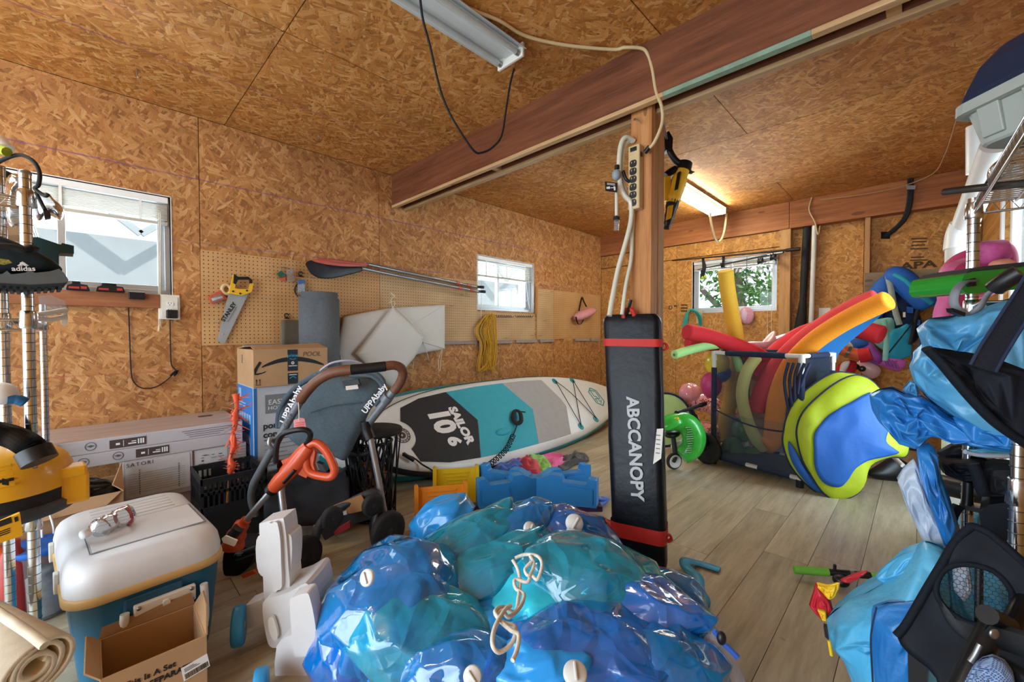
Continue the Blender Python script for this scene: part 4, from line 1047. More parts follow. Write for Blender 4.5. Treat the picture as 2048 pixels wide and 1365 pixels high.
# pink bag on strap
pb_ = thing('pouch', W3p(1170, 640, .06), 'pink roll shaped pouch with black strap hanging near the corner', 'bag')
a, b = W3p(1150, 637, .07), W3p(1190, 620, .09)
obj('pouch_body', MB().tube([a + (b - a) * (i / 8) for i in range(9)], [.03, .055, .06, .062, .062, .06, .056, .045, .02], 14), mat('pouch_pink', '#cf8f98', .7, var=.08), pb_)
obj('pouch_end', MB().lathe([(.03, 0), (.024, .01), (0, .012)], a - (b - a).normalized() * .004, a - b, 14), mat('pouch_dark_pink', '#b0626e', .7), pb_)
obj('strap', MB().tube(crv([W3p(1158, 622, .08), W3p(1161, 606, .03), W3p(1164, 595, .015), W3p(1168, 604, .05), W3p(1173, 614, .1)], 5), .012, 6, flat=.3), m_black, pb_)
obj('strap', MB().tube(crv([W3p(1152, 634, .12), W3p(1155, 646, .1), W3p(1161, 649, .08), W3p(1167, 640, .1)], 5), .01, 6, flat=.3), m_black, pb_)
# outlet, adaptors and cords by the left window
def outlet(name, M, label, w=.075, h=.12, duplex=True):
    t = thing(name, M.translation, label, 'outlet')
    obj('cover_plate', MB(M).prism(rrect(w, h, .006, 3), 0, .006), m_offwhite, t, bevel=.002)
    for s in (-1, 1):
        f = obj('receptacle', MB(M).prism(rrect(.034, .028, .011, 4, 0, s * .02), .006, .009), m_white, t)
        obj('slots', MB(M).bx(-.008, -.0055, s * .02, s * .02 + .009, .009, .0095).bx(.0055, .008, s * .02, s * .02 + .008, .009, .0095).lathe([(.0025, .009), (.0025, .0096), (0, .0096)], (0, s * .02 - .007, 0), n=8), m_blackprint, f, kind='stuff')
    return t
p = W3p(338, 615, 0)
ob = obj('outlet_box', MB().bx(p.x - .05, p.x + .05, LF - .03, LF, p.z - .075, p.z + .075), m_offwhite, bevel=.004); tag(ob, 'white surface box holding the outlet under the window corner', 'outlet box')
outlet('wall_outlet', frame((p.x, LF - .031, p.z), X_, Z_), 'white double outlet at the right end of the left window sill')
ad = thing('plug_adaptor', W3p(343, 626, .06), 'black plug adaptor pushed into the outlet by the window', 'adaptor')
obj('adaptor_body', MB().bx(p.x - .02, p.x + .035, LF - .075, LF - .042, p.z - .07, p.z - .018), m_black, ad, bevel=.005)
cpts = [(340, 638), (341, 700), (343, 730), (352, 742), (345, 750), (332, 762), (310, 775), (285, 777), (268, 765), (262, 740), (258, 640), (256, 600)]
cd = thing('charger', W3p(275, 590, .03), 'dark charger on the sill with a thin cord drooping to the outlet', 'charger')
obj('charger_block', MB().bx(*sorted((W3p(256, 590, .02).x, W3p(289, 590, .02).x)), LF - .06, LF - .03, 1.262, 1.305), m_black, cd, bevel=.004)
obj('charger_cord', MB().tube(crv([W3p(x, y, .012) for x, y in cpts], 5), .0032, 6), m_blackmatte, cd)
q = MB()
for k in range(4): q.tube(crv([W3p(340 + k * 2, 752 - k * 2, .02), W3p(348 + k, 744 + k, .03), W3p(356 - k, 742 + k * 2, .02), W3p(348, 750 + k, .02)], 4), .004, 5)
obj('cord_tie', q, m_blackmatte, cd, kind='stuff')
def battery_charger(x0, x1, label):
    t = thing('battery_charger', ((x0 + x1) / 2, LF - .02, 1.30), label, 'charger')
    obj('charger_base', MB().prism([(x0, 1.30), (x1, 1.30), (x1 - .01, 1.328), (x0 + .03, 1.335), (x0 + .005, 1.322)], 0, .06, frame((0, LF - .0, 0), X_, Z_)), m_black, t, bevel=.004)
    obj('battery', MB().bx(x0 + .02, x1 - .035, LF - .05, LF - .012, 1.33, 1.347), m_black, t, bevel=.004)
    obj('red_label', MB().bx(x1 - .035, x1 - .012, LF - .0615, LF - .06, 1.306, 1.32), mat('red_label', '#a83a34', .4, var=.05), t)
    obj('red_label', MB().bx(x0 + .01, x0 + .05, LF - .0615, LF - .06, 1.306, 1.316), mat('red_label', '#a83a34', .4, var=.05), t)
for px0, px1, lb in ((132, 180, 'flat black tool battery charger on the window sill beside the shoe'), (192, 250, 'black tool battery charger with upright battery at the middle of the window sill')):
    battery_charger(W3p(px0, 575, .03).x, W3p(px1, 575, .03).x, lb)
# ceiling hooks
for px, py in ((274, 147), (637, 270)):
    c = onZ(px, py - 8, HT); o = obj('ceiling_hook', MB().tube(crv([c, c - Vector((0, 0, .03)), c + Vector((.006, 0, -.042)), c + Vector((.014, 0, -.032))], 4), .0025, 6), m_steel); tag(o, 'small screw hook in the ceiling ' + ('above the left window' if px < 400 else 'in front of the beam'), 'hook')
# ================================================================== middle: stroller, trimmer, cart, table, toys, floats, bag, post
FH = Vector((FWD.x, FWD.y, 0)).normalized()
def vframe(d, N=None, o=None):
    """upright plane facing the camera at distance d (or through o with normal N)"""
    if N is None: N = -FH
    if o is None: o = CAMP + FH * d
    x = Z_.cross(N).normalized(); return frame(o, x, Z_), Vector(o), Vector(N)
def V2(pts, fr):
    M, o, N = fr; inv = M.inverted(); out = []
    for x, y in pts:
        p = inv @ onP(x, y, o, N); out.append((p.x, p.y))
    return out
def vprism(pts, d, th, sub=1, mb=None, N=None, o=None):
    fr = vframe(d, N, o); P = V2(pts, fr); P = smooth2(P, sub) if sub > 1 else P
    return (mb or MB()).prism(P, -th, 0, fr[0])
def vpillow(pts, d, thick, sub=5, N=None, o=None, **k):
    fr = vframe(d, N, o); return MB().pillow(V2(pts, fr), thick, sub=sub, M=fr[0], **k)
def tb(pts, r, n=8, sub=5, closed=False, **k):
    """tube through (px, py, distance) points"""
    q = [at(*p) for p in pts]
    return MB().tube(crv(q, sub, closed) if sub > 1 else q, r, n, closed=closed, **k)
def wheel(parent, c, ax, R, w, m_t, m_h, name='wheel', hub=.55):
    o = obj(name, MB().lathe([(R * .70, -w / 2), (R * .93, -w / 2), (R, -w * .28), (R, w * .28), (R * .93, w / 2), (R * .70, w / 2)], c, ax, 28), m_t, parent)
    obj('hub', MB().lathe([(R * .18, -w * .5), (R * .72, -w * .36), (R * .72, w * .36), (R * .18, w * .5), (0, w * .55)], c, ax, 20), m_h, o)
    return o
# ------------------------------------------------------------------ stroller
m_denim = mat('denim_fabric', '#56666f', .9, var=.14, vscale=90, bump=.3, bscale=600)
m_denim2 = mat('denim_dark', '#44535e', .9, var=.15, vscale=60)
m_leather = mat('brown_leather', '#6e4530', .5, var=.1, vscale=30)
m_tubeg = mat('frame_grey', '#7d848a', .4, .4, var=.06); m_tubes = mat('frame_silver', '#a6acb2', .3, .7, var=.05)
m_frk = mat('frame_charcoal', '#33383c', .5, var=.1); m_rub = mat('rubber', '#2c2d2f', .7, var=.15); m_mesh = mat('basket_fabric', '#23282f', .9, var=.2, vscale=40)
m_tan = mat('kraft_sticker', '#b08352', .7, var=.08, vscale=30)
st = thing('stroller', onZ(690, 1090), 'grey denim baby stroller with brown leather handlebar behind the blue floats', 'stroller')
obj('handlebar', tb([(601, 801, 1.97), (610, 788, 1.95), (632, 764, 1.93), (665, 746, 1.92), (703, 740, 1.93)], .0235, 12), m_leather, st)
obj('handlebar', tb([(770, 733, 1.98), (788, 731, 2.0), (802, 737, 2.02), (806, 750, 2.04), (799, 768, 2.06), (788, 783, 2.07)], .0225, 12), m_leather, st)
obj('handle_grip', tb([(702, 740, 1.93), (735, 737, 1.955), (771, 733, 1.98)], .0245, 12), m_black, st)
obj('push_tube', tb([(601, 802, 1.97), (560, 873, 2.03), (521, 942, 2.09), (506, 972, 2.12), (503, 1000, 2.16), (512, 1030, 2.2)], .0185, 12), m_tubeg, st)
obj('push_tube', tb([(787, 783, 2.07), (760, 818, 2.1), (735, 850, 2.13)], .02, 12), m_tubeg, st)
obj('tube_clamp', tb([(778, 792, 2.075), (770, 803, 2.085)], .027, 10, 1), m_tubeg, st)
obj('tube_joint', tb([(731, 843, 2.12), (734, 862, 2.12), (741, 880, 2.11)], [.028] * 11, 12), m_black, st)
obj('leg', tb([(741, 878, 2.11), (756, 955, 2.09), (769, 1028, 2.07)], .0155, 12), m_tubes, st)
obj('leg', tb([(561, 965, 2.1), (566, 1010, 2.05), (573, 1062, 2.0)], .018, 12), m_tubes, st)
obj('tube_joint', tb([(566, 925, 2.1), (562, 948, 2.09)], [.03, .026], 12, 1), m_black, st)
obj('brake_lever', tb([(548, 885, 2.03), (541, 878, 2.0), (538, 888, 1.99), (545, 900, 2.0)], .01, 8), m_tubes, st)
seat = vpillow([(575, 806), (600, 778), (645, 760), (700, 754), (745, 760), (761, 776), (757, 800), (740, 822), (724, 858), (703, 902), (690, 921), (668, 914), (620, 903), (592, 888), (566, 862), (557, 838), (562, 818)], 2.22, .045, nr=14, power=4, disp=lambda x, y, s: .012 * crease((x, y, 0), 7, 3))
so = obj('seat_back', seat, m_denim, st)
obj('seat_seam', tb([(622, 826, 2.15), (660, 814, 2.15), (700, 808, 2.155), (724, 806, 2.16)], .003, 6), m_denim2, so)
for k in range(4):
    o = k * 5
    obj('canopy_fold', tb([(556 + o, 856 - o * .3, 2.2), (560 + o, 820 - o, 2.18), (585 + o * 1.2, 782 - o, 2.15), (625 + o, 755 - o * .6, 2.13), (675 + o, 742 - o * .5, 2.14), (726 + o * .5, 745 - o * .4, 2.18)], .014 - .001 * k, 8), m_denim if k % 2 else m_denim2, st)
for k in range(3): obj('canopy_fold', tb([(700 + k * 4, 752 - 3 * k, 2.18), (740 + k * 3, 752 - 3 * k, 2.17), (762 + k * 2, 768 - 3 * k, 2.17), (764 + k, 790, 2.17), (752, 812, 2.18)], .012, 8), m_denim2 if k % 2 else m_denim, st)
obj('clear_window', tb([(640, 742, 2.1), (665, 726, 2.1), (705, 722, 2.12), (740, 735, 2.16)], .006, 6), mat('clear_piping', '#a8a4b4', .3, var=.05), st)
obj('clip_block', vprism([(684, 763), (716, 759), (720, 772), (688, 777)], 2.12, .02), m_black, st, bevel=.004)
obj('care_label', vprism([(691, 773), (715, 770), (717, 778), (692, 781)], 2.105, .004), m_offwhite, st)
def vtext(parent, body, size, a, b, d, m, **k):
    A, B = at(*a, d), at(*b, d); return text('lettering', body, size, frame((A + B) / 2, B - A, UPV), m, parent, **k)
vtext(st, 'UPPAbaby', .048, (572, 834), (594, 786), 2.08, m_whiteprint, bold=.001)
vtext(st, 'UPPAbaby', .042, (738, 812), (760, 784), 2.1, m_whiteprint, bold=.001)
vtext(st, 'CRUZ', .026, (572, 851), (582, 834), 1.97, m_frk)
tg = obj('pink_tag', vprism([(587, 841), (600, 836), (609, 838), (613, 858), (588, 858)], 1.9, .003), mat('tag_pink', '#d88a8c', .6, var=.1, vscale=60), st)
obj('tag_string', tb([(597, 805, 1.95), (598, 825, 1.9), (598, 842, 1.9)], .0022, 5), m_tie, st)
q = MB()
for k in range(3): vprism([(591, 846 + k * 4.5), (607, 844 + k * 4.5), (607, 846 + k * 4.5), (591, 848 + k * 4.5)], 1.893, .0006, mb=q)
obj('tag_print', q, m_red1, tg, kind='stuff')
obj('axle_frame', tb([(620, 1140, 1.9), (628, 1090, 1.93), (640, 1050, 1.96), (662, 1027, 1.99), (700, 1006, 2.02), (738, 988, 2.04), (754, 991, 2.05), (759, 1010, 2.05), (759, 1040, 2.05)], .021, 12), m_frk, st)
obj('cross_panel', vprism([(642, 1066), (654, 1036), (690, 1012), (745, 992), (753, 1000), (754, 1034), (700, 1052), (650, 1082)], 2.06, .03), m_frk, st, bevel=.008)
obj('info_sticker', vprism([(666, 1012), (722, 990), (735, 1012), (736, 1020), (700, 1028), (676, 1027)], 1.985, .004), m_tan, st)
obj('info_sticker', vprism([(626, 1052), (648, 1043), (650, 1055), (628, 1062)], 1.93, .004), m_tan, st)
obj('red_reflector', vprism([(667, 1066), (676, 1057), (699, 1044), (700, 1056), (672, 1071)], 1.97, .02), mat('reflector_red', '#a3303c', .35, var=.05), st, bevel=.003)
obj('white_latch', vprism([(680, 1026), (693, 1022), (694, 1030), (682, 1032)], 1.98, .01), m_whiteprint, st)
axv = (RGT * .80 - FH * .60).normalized()
wheel(st, at(776, 1062, 1.99), axv, .092, .04, m_rub, m_frk)
wheel(st, at(606, 1112, 1.88), axv, .085, .045, m_rub, m_frk)
wheel(st, at(744, 1011, 1.96), axv, .05, .03, m_rub, m_frk, 'small_wheel')
wheel(st, at(664, 1036, 1.88), axv, .05, .03, m_rub, m_frk, 'small_wheel')
obj('wheel_fork', tb([(757, 1025, 2.05), (752, 1050, 2.03), (754, 1072, 2.02)], [.03] * 5 + [.034] * 6, 10), m_black, st)
obj('wheel_fork', tb([(622, 1128, 1.9), (614, 1142, 1.87)], .022, 10, 1), m_black, st)
bs = MB().grid(lambda u, v: at(528 + 170 * u, 945 + 95 * v + 12 * math.sin(u * 3), 2.36 - .25 * math.sin(v * 1.5) + .05 * nz((u * 3, v * 3, 0), 1, 4)), 14, 10)
obj('basket', bs, m_mesh, st, solid=.01)
obj('basket', vprism([(522, 985), (575, 960), (640, 970), (690, 940), (700, 990), (640, 1075), (560, 1085), (528, 1040)], 2.3, .2), m_mesh, st, bevel=.03)
for pts in ([(690, 905, 2.25), (720, 910, 2.3), (738, 905, 2.32)], [(700, 880, 2.3), (705, 930, 2.35), (735, 940, 2.35)]): obj('seat_rail', tb(pts, .014, 8), m_frk, st)
# white side label of the seat fabric
# ------------------------------------------------------------------ trimmer
m_org = mat('trimmer_orange', '#d2532c', .35, var=.05, coat=.3)
tm = thing('string_trimmer', onZ(470, 1110), 'orange and black cordless string trimmer leaning against the stroller', 'trimmer')
D = 1.78
obj('trimmer_body', tb([(546, 978, D), (566, 955, D), (588, 932, D), (606, 908, D), (618, 892, D)], [.026 + .012 * math.sin(i / 20 * 3.14) for i in range(21)], 14), m_org, tm)
obj('grip_loop', tb([(614, 900, D), (622, 889, D), (634, 887, D), (649, 899, D), (661, 918, D), (669, 941, D), (662, 954, D), (642, 953, D), (622, 947, D), (614, 935, D), (612, 915, D)], .0175, 12, 5, closed=True), m_org, tm)
obj('grip_web', vprism([(606, 905), (624, 892), (630, 905), (626, 930), (632, 948), (612, 944), (600, 930)], D - .012, .024), m_org, tm, bevel=.006)
obj('battery_housing', vprism([(592, 938), (612, 925), (620, 945), (612, 957), (597, 950)], D - .02, .05), m_org, tm, bevel=.006)
obj('trigger', vprism([(632, 925), (644, 930), (652, 945), (640, 942)], D - .01, .025), m_black, tm, bevel=.003)
obj('boss', vprism([(562, 922), (584, 914), (590, 930), (570, 940)], D - .02, .05), m_org, tm, bevel=.006)
obj('grip_inlay', tb([(567, 966, D - .022), (590, 940, D - .03)], .009, 8, 1), m_black, tm)
obj('assist_handle', tb([(553, 944, D), (552, 905, D - .02), (558, 878, D - .03), (572, 866, D - .04), (598, 860, D - .04), (615, 862, D - .03), (621, 872, D - .02), (613, 890, D)], .0115, 10), m_black, tm)
obj('assist_collar', tb([(545, 938, D), (562, 934, D)], .03, 10, 1), m_black, tm)
obj('shaft_collar', tb([(540, 984, D), (549, 973, D)], .026, 12, 1), m_black, tm)
obj('shaft', tb([(544, 980, D), (489, 1045, D - .02)], .013, 12, 1), m_tubes, tm)
obj('motor_head', tb([(493, 1040, D - .02), (482, 1053, D - .02), (470, 1078, D - .02), (466, 1096, D - .02)], [.02] * 4 + [.03] * 4 + [.038] * 4 + [.042] * 4, 14), m_org, tm)
obj('head_cover', tb([(478, 1056, D - .05), (462, 1075, D - .05)], .022, 10, 1), m_frk, tm)
gd = vprism([(452, 1098), (500, 1098), (506, 1120), (480, 1150), (448, 1150)], D + .02, .12, 4); obj('guard', gd, m_black, tm, bevel=.01)
obj('guard_blade', vprism([(482, 1152), (506, 1142), (512, 1148), (486, 1158)], D - .09, .01), m_org, tm)
wh = obj('paper_tag', vprism([(443, 1078), (450, 1072), (474, 1082), (468, 1094), (446, 1086)], 1.5, .006), m_whiteprint, bevel=.002); tag(wh, 'small folded white paper tag sticking up behind the cooler corner', 'tag')
bx = thing('utility_knife', at(495, 1112, 1.62), 'black handled cutter with steel clip lying beside the white cart', 'knife')
obj('handle', tb([(474, 1114, 1.62), (516, 1098, 1.60)], .016, 10, 1), m_black, bx)
obj('clip', vprism([(473, 1108), (490, 1106), (490, 1111), (474, 1114)], 1.58, .003), m_steel, bx)
# ------------------------------------------------------------------ white plastic cart
m_wp = mat('cart_white', '#d0d0d0', .42, var=.04); m_bw = mat('cart_wheel_blue', '#2e94d0', .4, var=.06)
ct = thing('toy_cart', onZ(560, 1345), 'white moulded plastic toy cart with blue wheels standing by the blue floats', 'toy')
c4p = lambda *pts: [(430 + x / 1.994, 680 + y / 1.994) for x, y in pts]
obj('upright', vprism(c4p((176, 745), (190, 730), (262, 714), (274, 720), (284, 790), (292, 900), (298, 985), (288, 1028), (204, 1048), (192, 960), (184, 850)), 1.40, .08, 3), m_wp, ct, bevel=.022, seg=4)
obj('upright_panel', vprism(c4p((206, 742), (226, 733), (248, 730), (260, 800), (264, 900), (266, 985), (250, 1000), (230, 1002), (222, 870)), 1.385, .03, 2), m_wp, ct, bevel=.012, seg=3)
obj('side_boss', vprism(c4p((165, 800), (200, 775), (285, 772), (306, 800), (304, 900), (290, 930), (200, 948), (168, 910)), 1.41, .07, 3), m_wp, ct, bevel=.024, seg=4)
obj('lower_block', vprism(c4p((190, 1050), (245, 1025), (300, 1005), (360, 972), (378, 1000), (385, 1080), (330, 1180), (285, 1215), (230, 1230), (205, 1190)), 1.36, .16, 3), m_wp, ct, bevel=.028, seg=4)
obj('block_recess', vprism(c4p((212, 1120), (232, 1110), (250, 1180), (236, 1200), (218, 1170)), 1.345, .01, 3), m_offwhite, ct)
obj('front_panel', vprism(c4p((298, 1045), (315, 1027), (362, 1012), (376, 1024), (392, 1090), (402, 1160), (402, 1235), (385, 1256), (330, 1266), (314, 1248), (304, 1150)), 1.25, .05, 3), m_wp, ct, bevel=.018, seg=4)
obj('base_block', vprism(c4p((245, 1225), (330, 1172), (405, 1152), (430, 1172), (438, 1280), (436, 1420), (262, 1440)), 1.27, .14, 3), m_wp, ct, bevel=.028, seg=4)
obj('axle_box', vprism(c4p((102, 1082), (118, 1064), (186, 1038), (195, 1050), (196, 1120), (188, 1136), (112, 1160)), 1.41, .06), m_wp, ct, bevel=.016, seg=3)
axc = (RGT * .88 + FH * .42).normalized()
for px, py, d, R in ((478, 1252, 1.40, .062), (522, 1382, 1.20, .058)):
    w = wheel(ct, at(px, py, d), axc, R, .035, m_bw, m_wp)
# ------------------------------------------------------------------ wire side table
tb_c = at(745, 862, 2.42); tcx, tcy, tcz = tb_c
wt = thing('side_table', (tcx, tcy, 0), 'round black side table with wire legs in front of the paddle board', 'table')
obj('table_top', MB().lathe([(.165, -.012), (.17, -.006), (.17, .006), (.166, .012), (0, .012)], (tcx, tcy, tcz), n=40), m_blackmatte, wt)
for k in range(12):
    a0, a1 = 2 * math.pi * k / 12, 2 * math.pi * (k + .9) / 12; a2 = 2 * math.pi * (k - .9) / 12
    for a in (a1, a2): obj('wire_leg', MB().tube([(tcx + .16 * math.cos(a0), tcy + .16 * math.sin(a0), tcz - .01), (tcx + .125 * math.cos(a), tcy + .125 * math.sin(a), .012)], .0045, 6), m_black, wt)
obj('base_ring', MB().tube([(tcx + .127 * math.cos(a), tcy + .127 * math.sin(a), .012) for a in [2 * math.pi * k / 32 for k in range(32)]], .006, 8, closed=True), m_black, wt)
kb = thing('perforated_basket', (tcx - .02, tcy + .0, .014), 'black lattice basket standing inside the wire table', 'basket')
q = MB(); 
for k in range(14):
    for dr in (1, -1):
        q.tube([(tcx + .105 * math.cos(2 * math.pi * (k + dr * j / 9) / 14), tcy + .105 * math.sin(2 * math.pi * (k + dr * j / 9) / 14), .03 + .40 * j / 22) for j in range(23)], .0065, 5)
obj('lattice_wall', q, m_black, kb, kind='stuff')
obj('basket_rim', MB().tube([(tcx + .107 * math.cos(a), tcy + .107 * math.sin(a), .435) for a in [2 * math.pi * k / 28 for k in range(28)]], .009, 8, closed=True), m_black, kb)
obj('basket_base', MB().lathe([(.105, .016), (.105, .03), (0, .03)], (tcx, tcy, 0), n=28), m_black, kb)
random.seed(4); q = MB()
for k in range(7): q.box((tcx + random.uniform(-.05, .05), tcy + random.uniform(-.05, .05), .07 + .04 * k), (.09, .07, .03), None)
o = obj('wooden_blocks', q, m_sill, kind='stuff', loc=(tcx, tcy, .05)); o['label'] = 'brown wooden offcuts heaped inside the black lattice basket'; o['category'] = 'wood'
# ------------------------------------------------------------------ toy slides and blue cross
m_so = mat('toy_orange', '#e8901f', .4, var=.04); m_sy = mat('toy_yellow', '#e2c01e', .4, var=.04); m_sb = mat('toy_blue', '#2b86cc', .42, var=.05); m_pur = mat('toy_purple', '#4a2a58', .4, var=.05)
def toy_slide(label, a, b, hgt, m, lean, ww=.0):
    A, B = onZ(*a), onZ(*b); B.z = A.z = 0; x = (B - A).normalized(); back = Z_.cross(x); w = (B - A).length
    M = frame(A, x, Z_ + back * lean); t = thing('toy_slide', (A + B) / 2, label, 'toy')
    obj('slide_panel', MB(M).bx(.02, w - .02, 0, hgt * .93, -.012, .0), m, t, bevel=.003)
    for xx in (0, w - .022): obj('side_rail', MB(M).prism([(xx, 0), (xx + .022, 0), (xx + .022, hgt * .98), (xx + .011, hgt), (xx, hgt * .98)], -.03, .035), m, t, bevel=.006)
    for k in range(4): obj('rib', MB(M).bx(.06 + .012 * k, w - .06 - .008 * k, hgt * (.80 - .09 * k), hgt * (.80 - .09 * k) + .007, 0, .007), m, t, bevel=.002)
    obj('foot_panel', MB(M @ Matrix.Translation((0, 0, -.14))).bx(0.02, w - .02, 0, hgt * .55, -.01, 0), m, t)
    return t
toy_slide('orange plastic toy slide piece in front of the yellow one', (829, 1062), (936, 1050), .235, m_so, .22)
toy_slide('yellow plastic toy slide piece behind the orange one', (866, 1012), (958, 1006), .235, m_sy, .1)
cc = onZ(1072, 1020); lat = Vector((RGT.x, RGT.y, 0)).normalized()
bc = thing('toy_water_table', cc, 'blue plastic cross shaped toy piece standing on the floor behind the blue floats', 'toy')
for sgn in (1, -1):
    for dr in (1, -1):
        d = (lat * dr + FH * (.42 * sgn * dr)).normalized(); M = frame(cc, d, Z_); L = .37; h = .235
        n = 'cross_arm'
        arm = [(0, 0), (L, 0) if False else (L * .55, 0), (L * .56, .07), (L, .08), (L, h), (L - .05, h + .004), (L - .06, h - .035), (L - .2, h - .035), (L - .21, h), (L - .27, h), (.04, h - .03), (0, h - .03)]
        obj(n, MB(M).prism(arm, -.03, .03), m_sb, bc, bevel=.008)
        obj('arm_panel', MB(M).prism([(L - .19, .10), (L - .02, .10), (L - .02, h - .05), (L - .18, h - .05)], .03 if True else 0, .036).prism([(L - .19, .10), (L - .02, .10), (L - .02, h - .05), (L - .18, h - .05)], -.036, -.03), m_sb, bc, bevel=.004, kind='stuff')
for dr in (1, -1):
    c = cc + lat * (.30 * dr) - FH * .1; M = frame(c + Vector((0, 0, .055)), lat, Z_)
    obj('purple_tray', MB(M).bx(-.075, .075, -.015, .02, -.03, .03), m_pur, bc, bevel=.006)
# ------------------------------------------------------------------ kite cloth on the floor
def cloth_patch(pts, m, h, seed, name, label, cat='kite', parent=None, z0=.01):
    P = [onZ(x, y) for x, y in pts]; poly = [(p.x, p.y) for p in P]
    rg = random.Random(seed); q = MB().pillow(poly, h, nr=6, sub=2, power=2, back=.05, disp=lambda x, y, s: (h * rg.uniform(-.7, .9) if s > 0 else 0))
    for v in q.v: v.z = max(v.z + z0, .002)
    o = creased(obj(name, q, m, parent), .3, .9, 2, seed)
    if parent is None: tag(o, label, cat)
    return o
m_k = {k: mat('kite_' + k, c, .55, var=.1, sheen=.2) for k, c in (('blue', '#2a5cc0'), ('red', '#c83a4c'), ('lime', '#8fcf5e'), ('pink', '#e45aa0'), ('black', '#2c2d30'), ('violet', '#7a4aa0'))}
kt = thing('folded_kite', onZ(1060, 935), 'crumpled kite in blue, red, lime and pink lying before the paddle board', 'kite')
for pts, c, h, s in (([(958, 955), (985, 930), (1040, 925), (1070, 945), (1050, 960), (1000, 965)], 'blue', .035, 1), ([(1020, 930), (1050, 918), (1085, 940), (1075, 955), (1040, 945)], 'red', .04, 2), ([(1045, 922), (1075, 912), (1100, 930), (1110, 950), (1085, 955), (1065, 940)], 'lime', .03, 3),
                     ([(1080, 914), (1125, 916), (1140, 925), (1110, 945), (1095, 940)], 'pink', .03, 4), ([(1100, 930), (1130, 920), (1152, 908), (1172, 912), (1178, 925), (1150, 932), (1125, 948)], 'black', .03, 5), ([(1000, 930), (1030, 922), (1050, 930), (1020, 940)], 'violet', .03, 6)):
    cloth_patch(pts, m_k[c], h, s, 'kite_cloth', '', parent=kt)
bt_ = obj('ribbon', MB().tube(crv([onZ(1185, 990, .01), onZ(1200, 1000, .02), onZ(1212, 996, .01), onZ(1190, 1015, .015), onZ(1180, 1008, .01)], 5), .03, 6, flat=.15), m_k['blue']); tag(bt_, 'short blue strap curled on the floor left of the black canopy bag', 'strap')
# ------------------------------------------------------------------ black canopy bag
m_bag = mat('bag_nylon', '#0a1018', .42, var=.2, vscale=8, bump=.35, bscale=12, bdist=.01, spec=.35)
m_strap = mat('strap_red', '#c02a26', .6, var=.06, vscale=80)
BL, BR = Vector((1.69, 1.005, 0)), Vector((1.76, .785, 0))
TL, TR = onX(1205, 640, 1.84), onX(1320, 636, 1.90); TL.z = TR.z = 1.16
cb = thing('canopy_bag', (BL + BR) / 2, 'tall black canopy bag with red straps leaning against the wooden post', 'bag')
bk = Vector((.13, .045, 0))
def bagring(t, g=0.0, k=5, top=False):
    l, r = BL.lerp(TL, t), BR.lerp(TR, t); w = (r - l); wl_ = w.length; x = w / wl_; dpt = bk.length * (1 - .25 * t); y = bk.normalized(); c = (l + r) / 2 + y * (dpt / 2)
    sh = 1.0
    if t > .97: sh = 1 - .16 * ((t - .97) / .03) ** 2
    return [c + x * (a * sh) + y * (b * sh) for a, b in rrect(wl_ + 2 * g, dpt + 2 * g, .035, k)]
def bagloft(ts, g, wob=0.0):
    R = [bagring(t, g) for t in ts]; n = len(R[0]); q = MB()
    if wob:
        for i, r in enumerate(R):
            c = sum(r, Vector()) / n
            for j, p in enumerate(r):
                f = nz((p.x * 2.2 + 3, p.y * 6, p.z * 1.6), 3, 5) * wob + crease((p.x, p.y, p.z * .5), 5, 2) * wob * .5
                r[j] = p + (p - c).normalized() * f
    q.add([p for r in R for p in r], [(i * n + j, (i + 1) * n + j, (i + 1) * n + (j + 1) % n, i * n + (j + 1) % n)[::-1] for i in range(len(R) - 1) for j in range(n)], True)
    return q, R
q, R = bagloft([i / 60 for i in range(61)], 0, .006); n = len(R[0])
q.add(R[-1], [tuple(range(n))], True)
obj('bag_body', q, m_bag, cb)
for t0, t1 in ((.863, .895), (.10, .155)):
    q, _ = bagloft([t0, (t0 + t1) / 2, t1], .007); obj('strap', q, m_strap, cb)
for e in (0, 1):
    P = [bagring(t / 40, .004)[2 if e else 8] for t in range(41)]
    obj('piping', MB().tube(P, .003, 6), mat('piping_grey', '#8e9498', .5, var=.05), cb)
for t in (.875, .13):
    p = bagring(t, .01)[0] + Vector((0, 0, 0)); p = BR.lerp(TR, t) + bk * .3
    obj('strap_buckle', MB().tube(crv([p, p + RGT * .02, p + RGT * .028 + Vector((0, 0, -.02)), p + RGT * .01 + Vector((0, 0, -.03))], 4), .014, 6, flat=.4), m_strap, cb)
obj('handle_loop', MB().tube(crv([TL.lerp(TR, .38) + Vector((0, 0, -.02)), TL.lerp(TR, .40) + Vector((0, 0, .018)), TL.lerp(TR, .54) + Vector((0, 0, .018)), TL.lerp(TR, .56) + Vector((.01, 0, -.02))], 5), .012, 6, flat=.4), m_strap, cb)
up = (TL - BL).normalized(); rt = (BR - BL).normalized()
fa = frame(BL.lerp(TL, .455).lerp(BR.lerp(TR, .455), .51) - rt.cross(up) * -.011, -up, rt)
text('lettering', 'ABCCANOPY', .078, fa, mat('print_grey', '#b9bfc4', .6, var=0), cb, bold=.0026, sx=1.0)
o = BR.lerp(TR, .47); fst = frame(o - rt * .022 - rt.cross(up) * -.006, rt, up)
obj('paper_sticker', MB(fst).prism([(-.016, -.08), (.018, -.05), (.024, .085), (-.004, .08)], 0, .002), m_offwhite, cb)
q = MB(fst)
for k in range(5): q.bx(-.006, .012, -.03 + k * .02, -.026 + k * .02, .002, .0026)
obj('sticker_print', q, m_ink, cb, kind='stuff')
rc = obj('red_cloth', MB().ell(onZ(1206, 1062, .05), (.05, .06, .05), nu=24, nv=14, disp=lambda d: .3 * crease(d, 2.5, 4)), m_strap); tag(rc, 'red cloth bundle on the floor at the left foot of the black canopy bag', 'cloth')
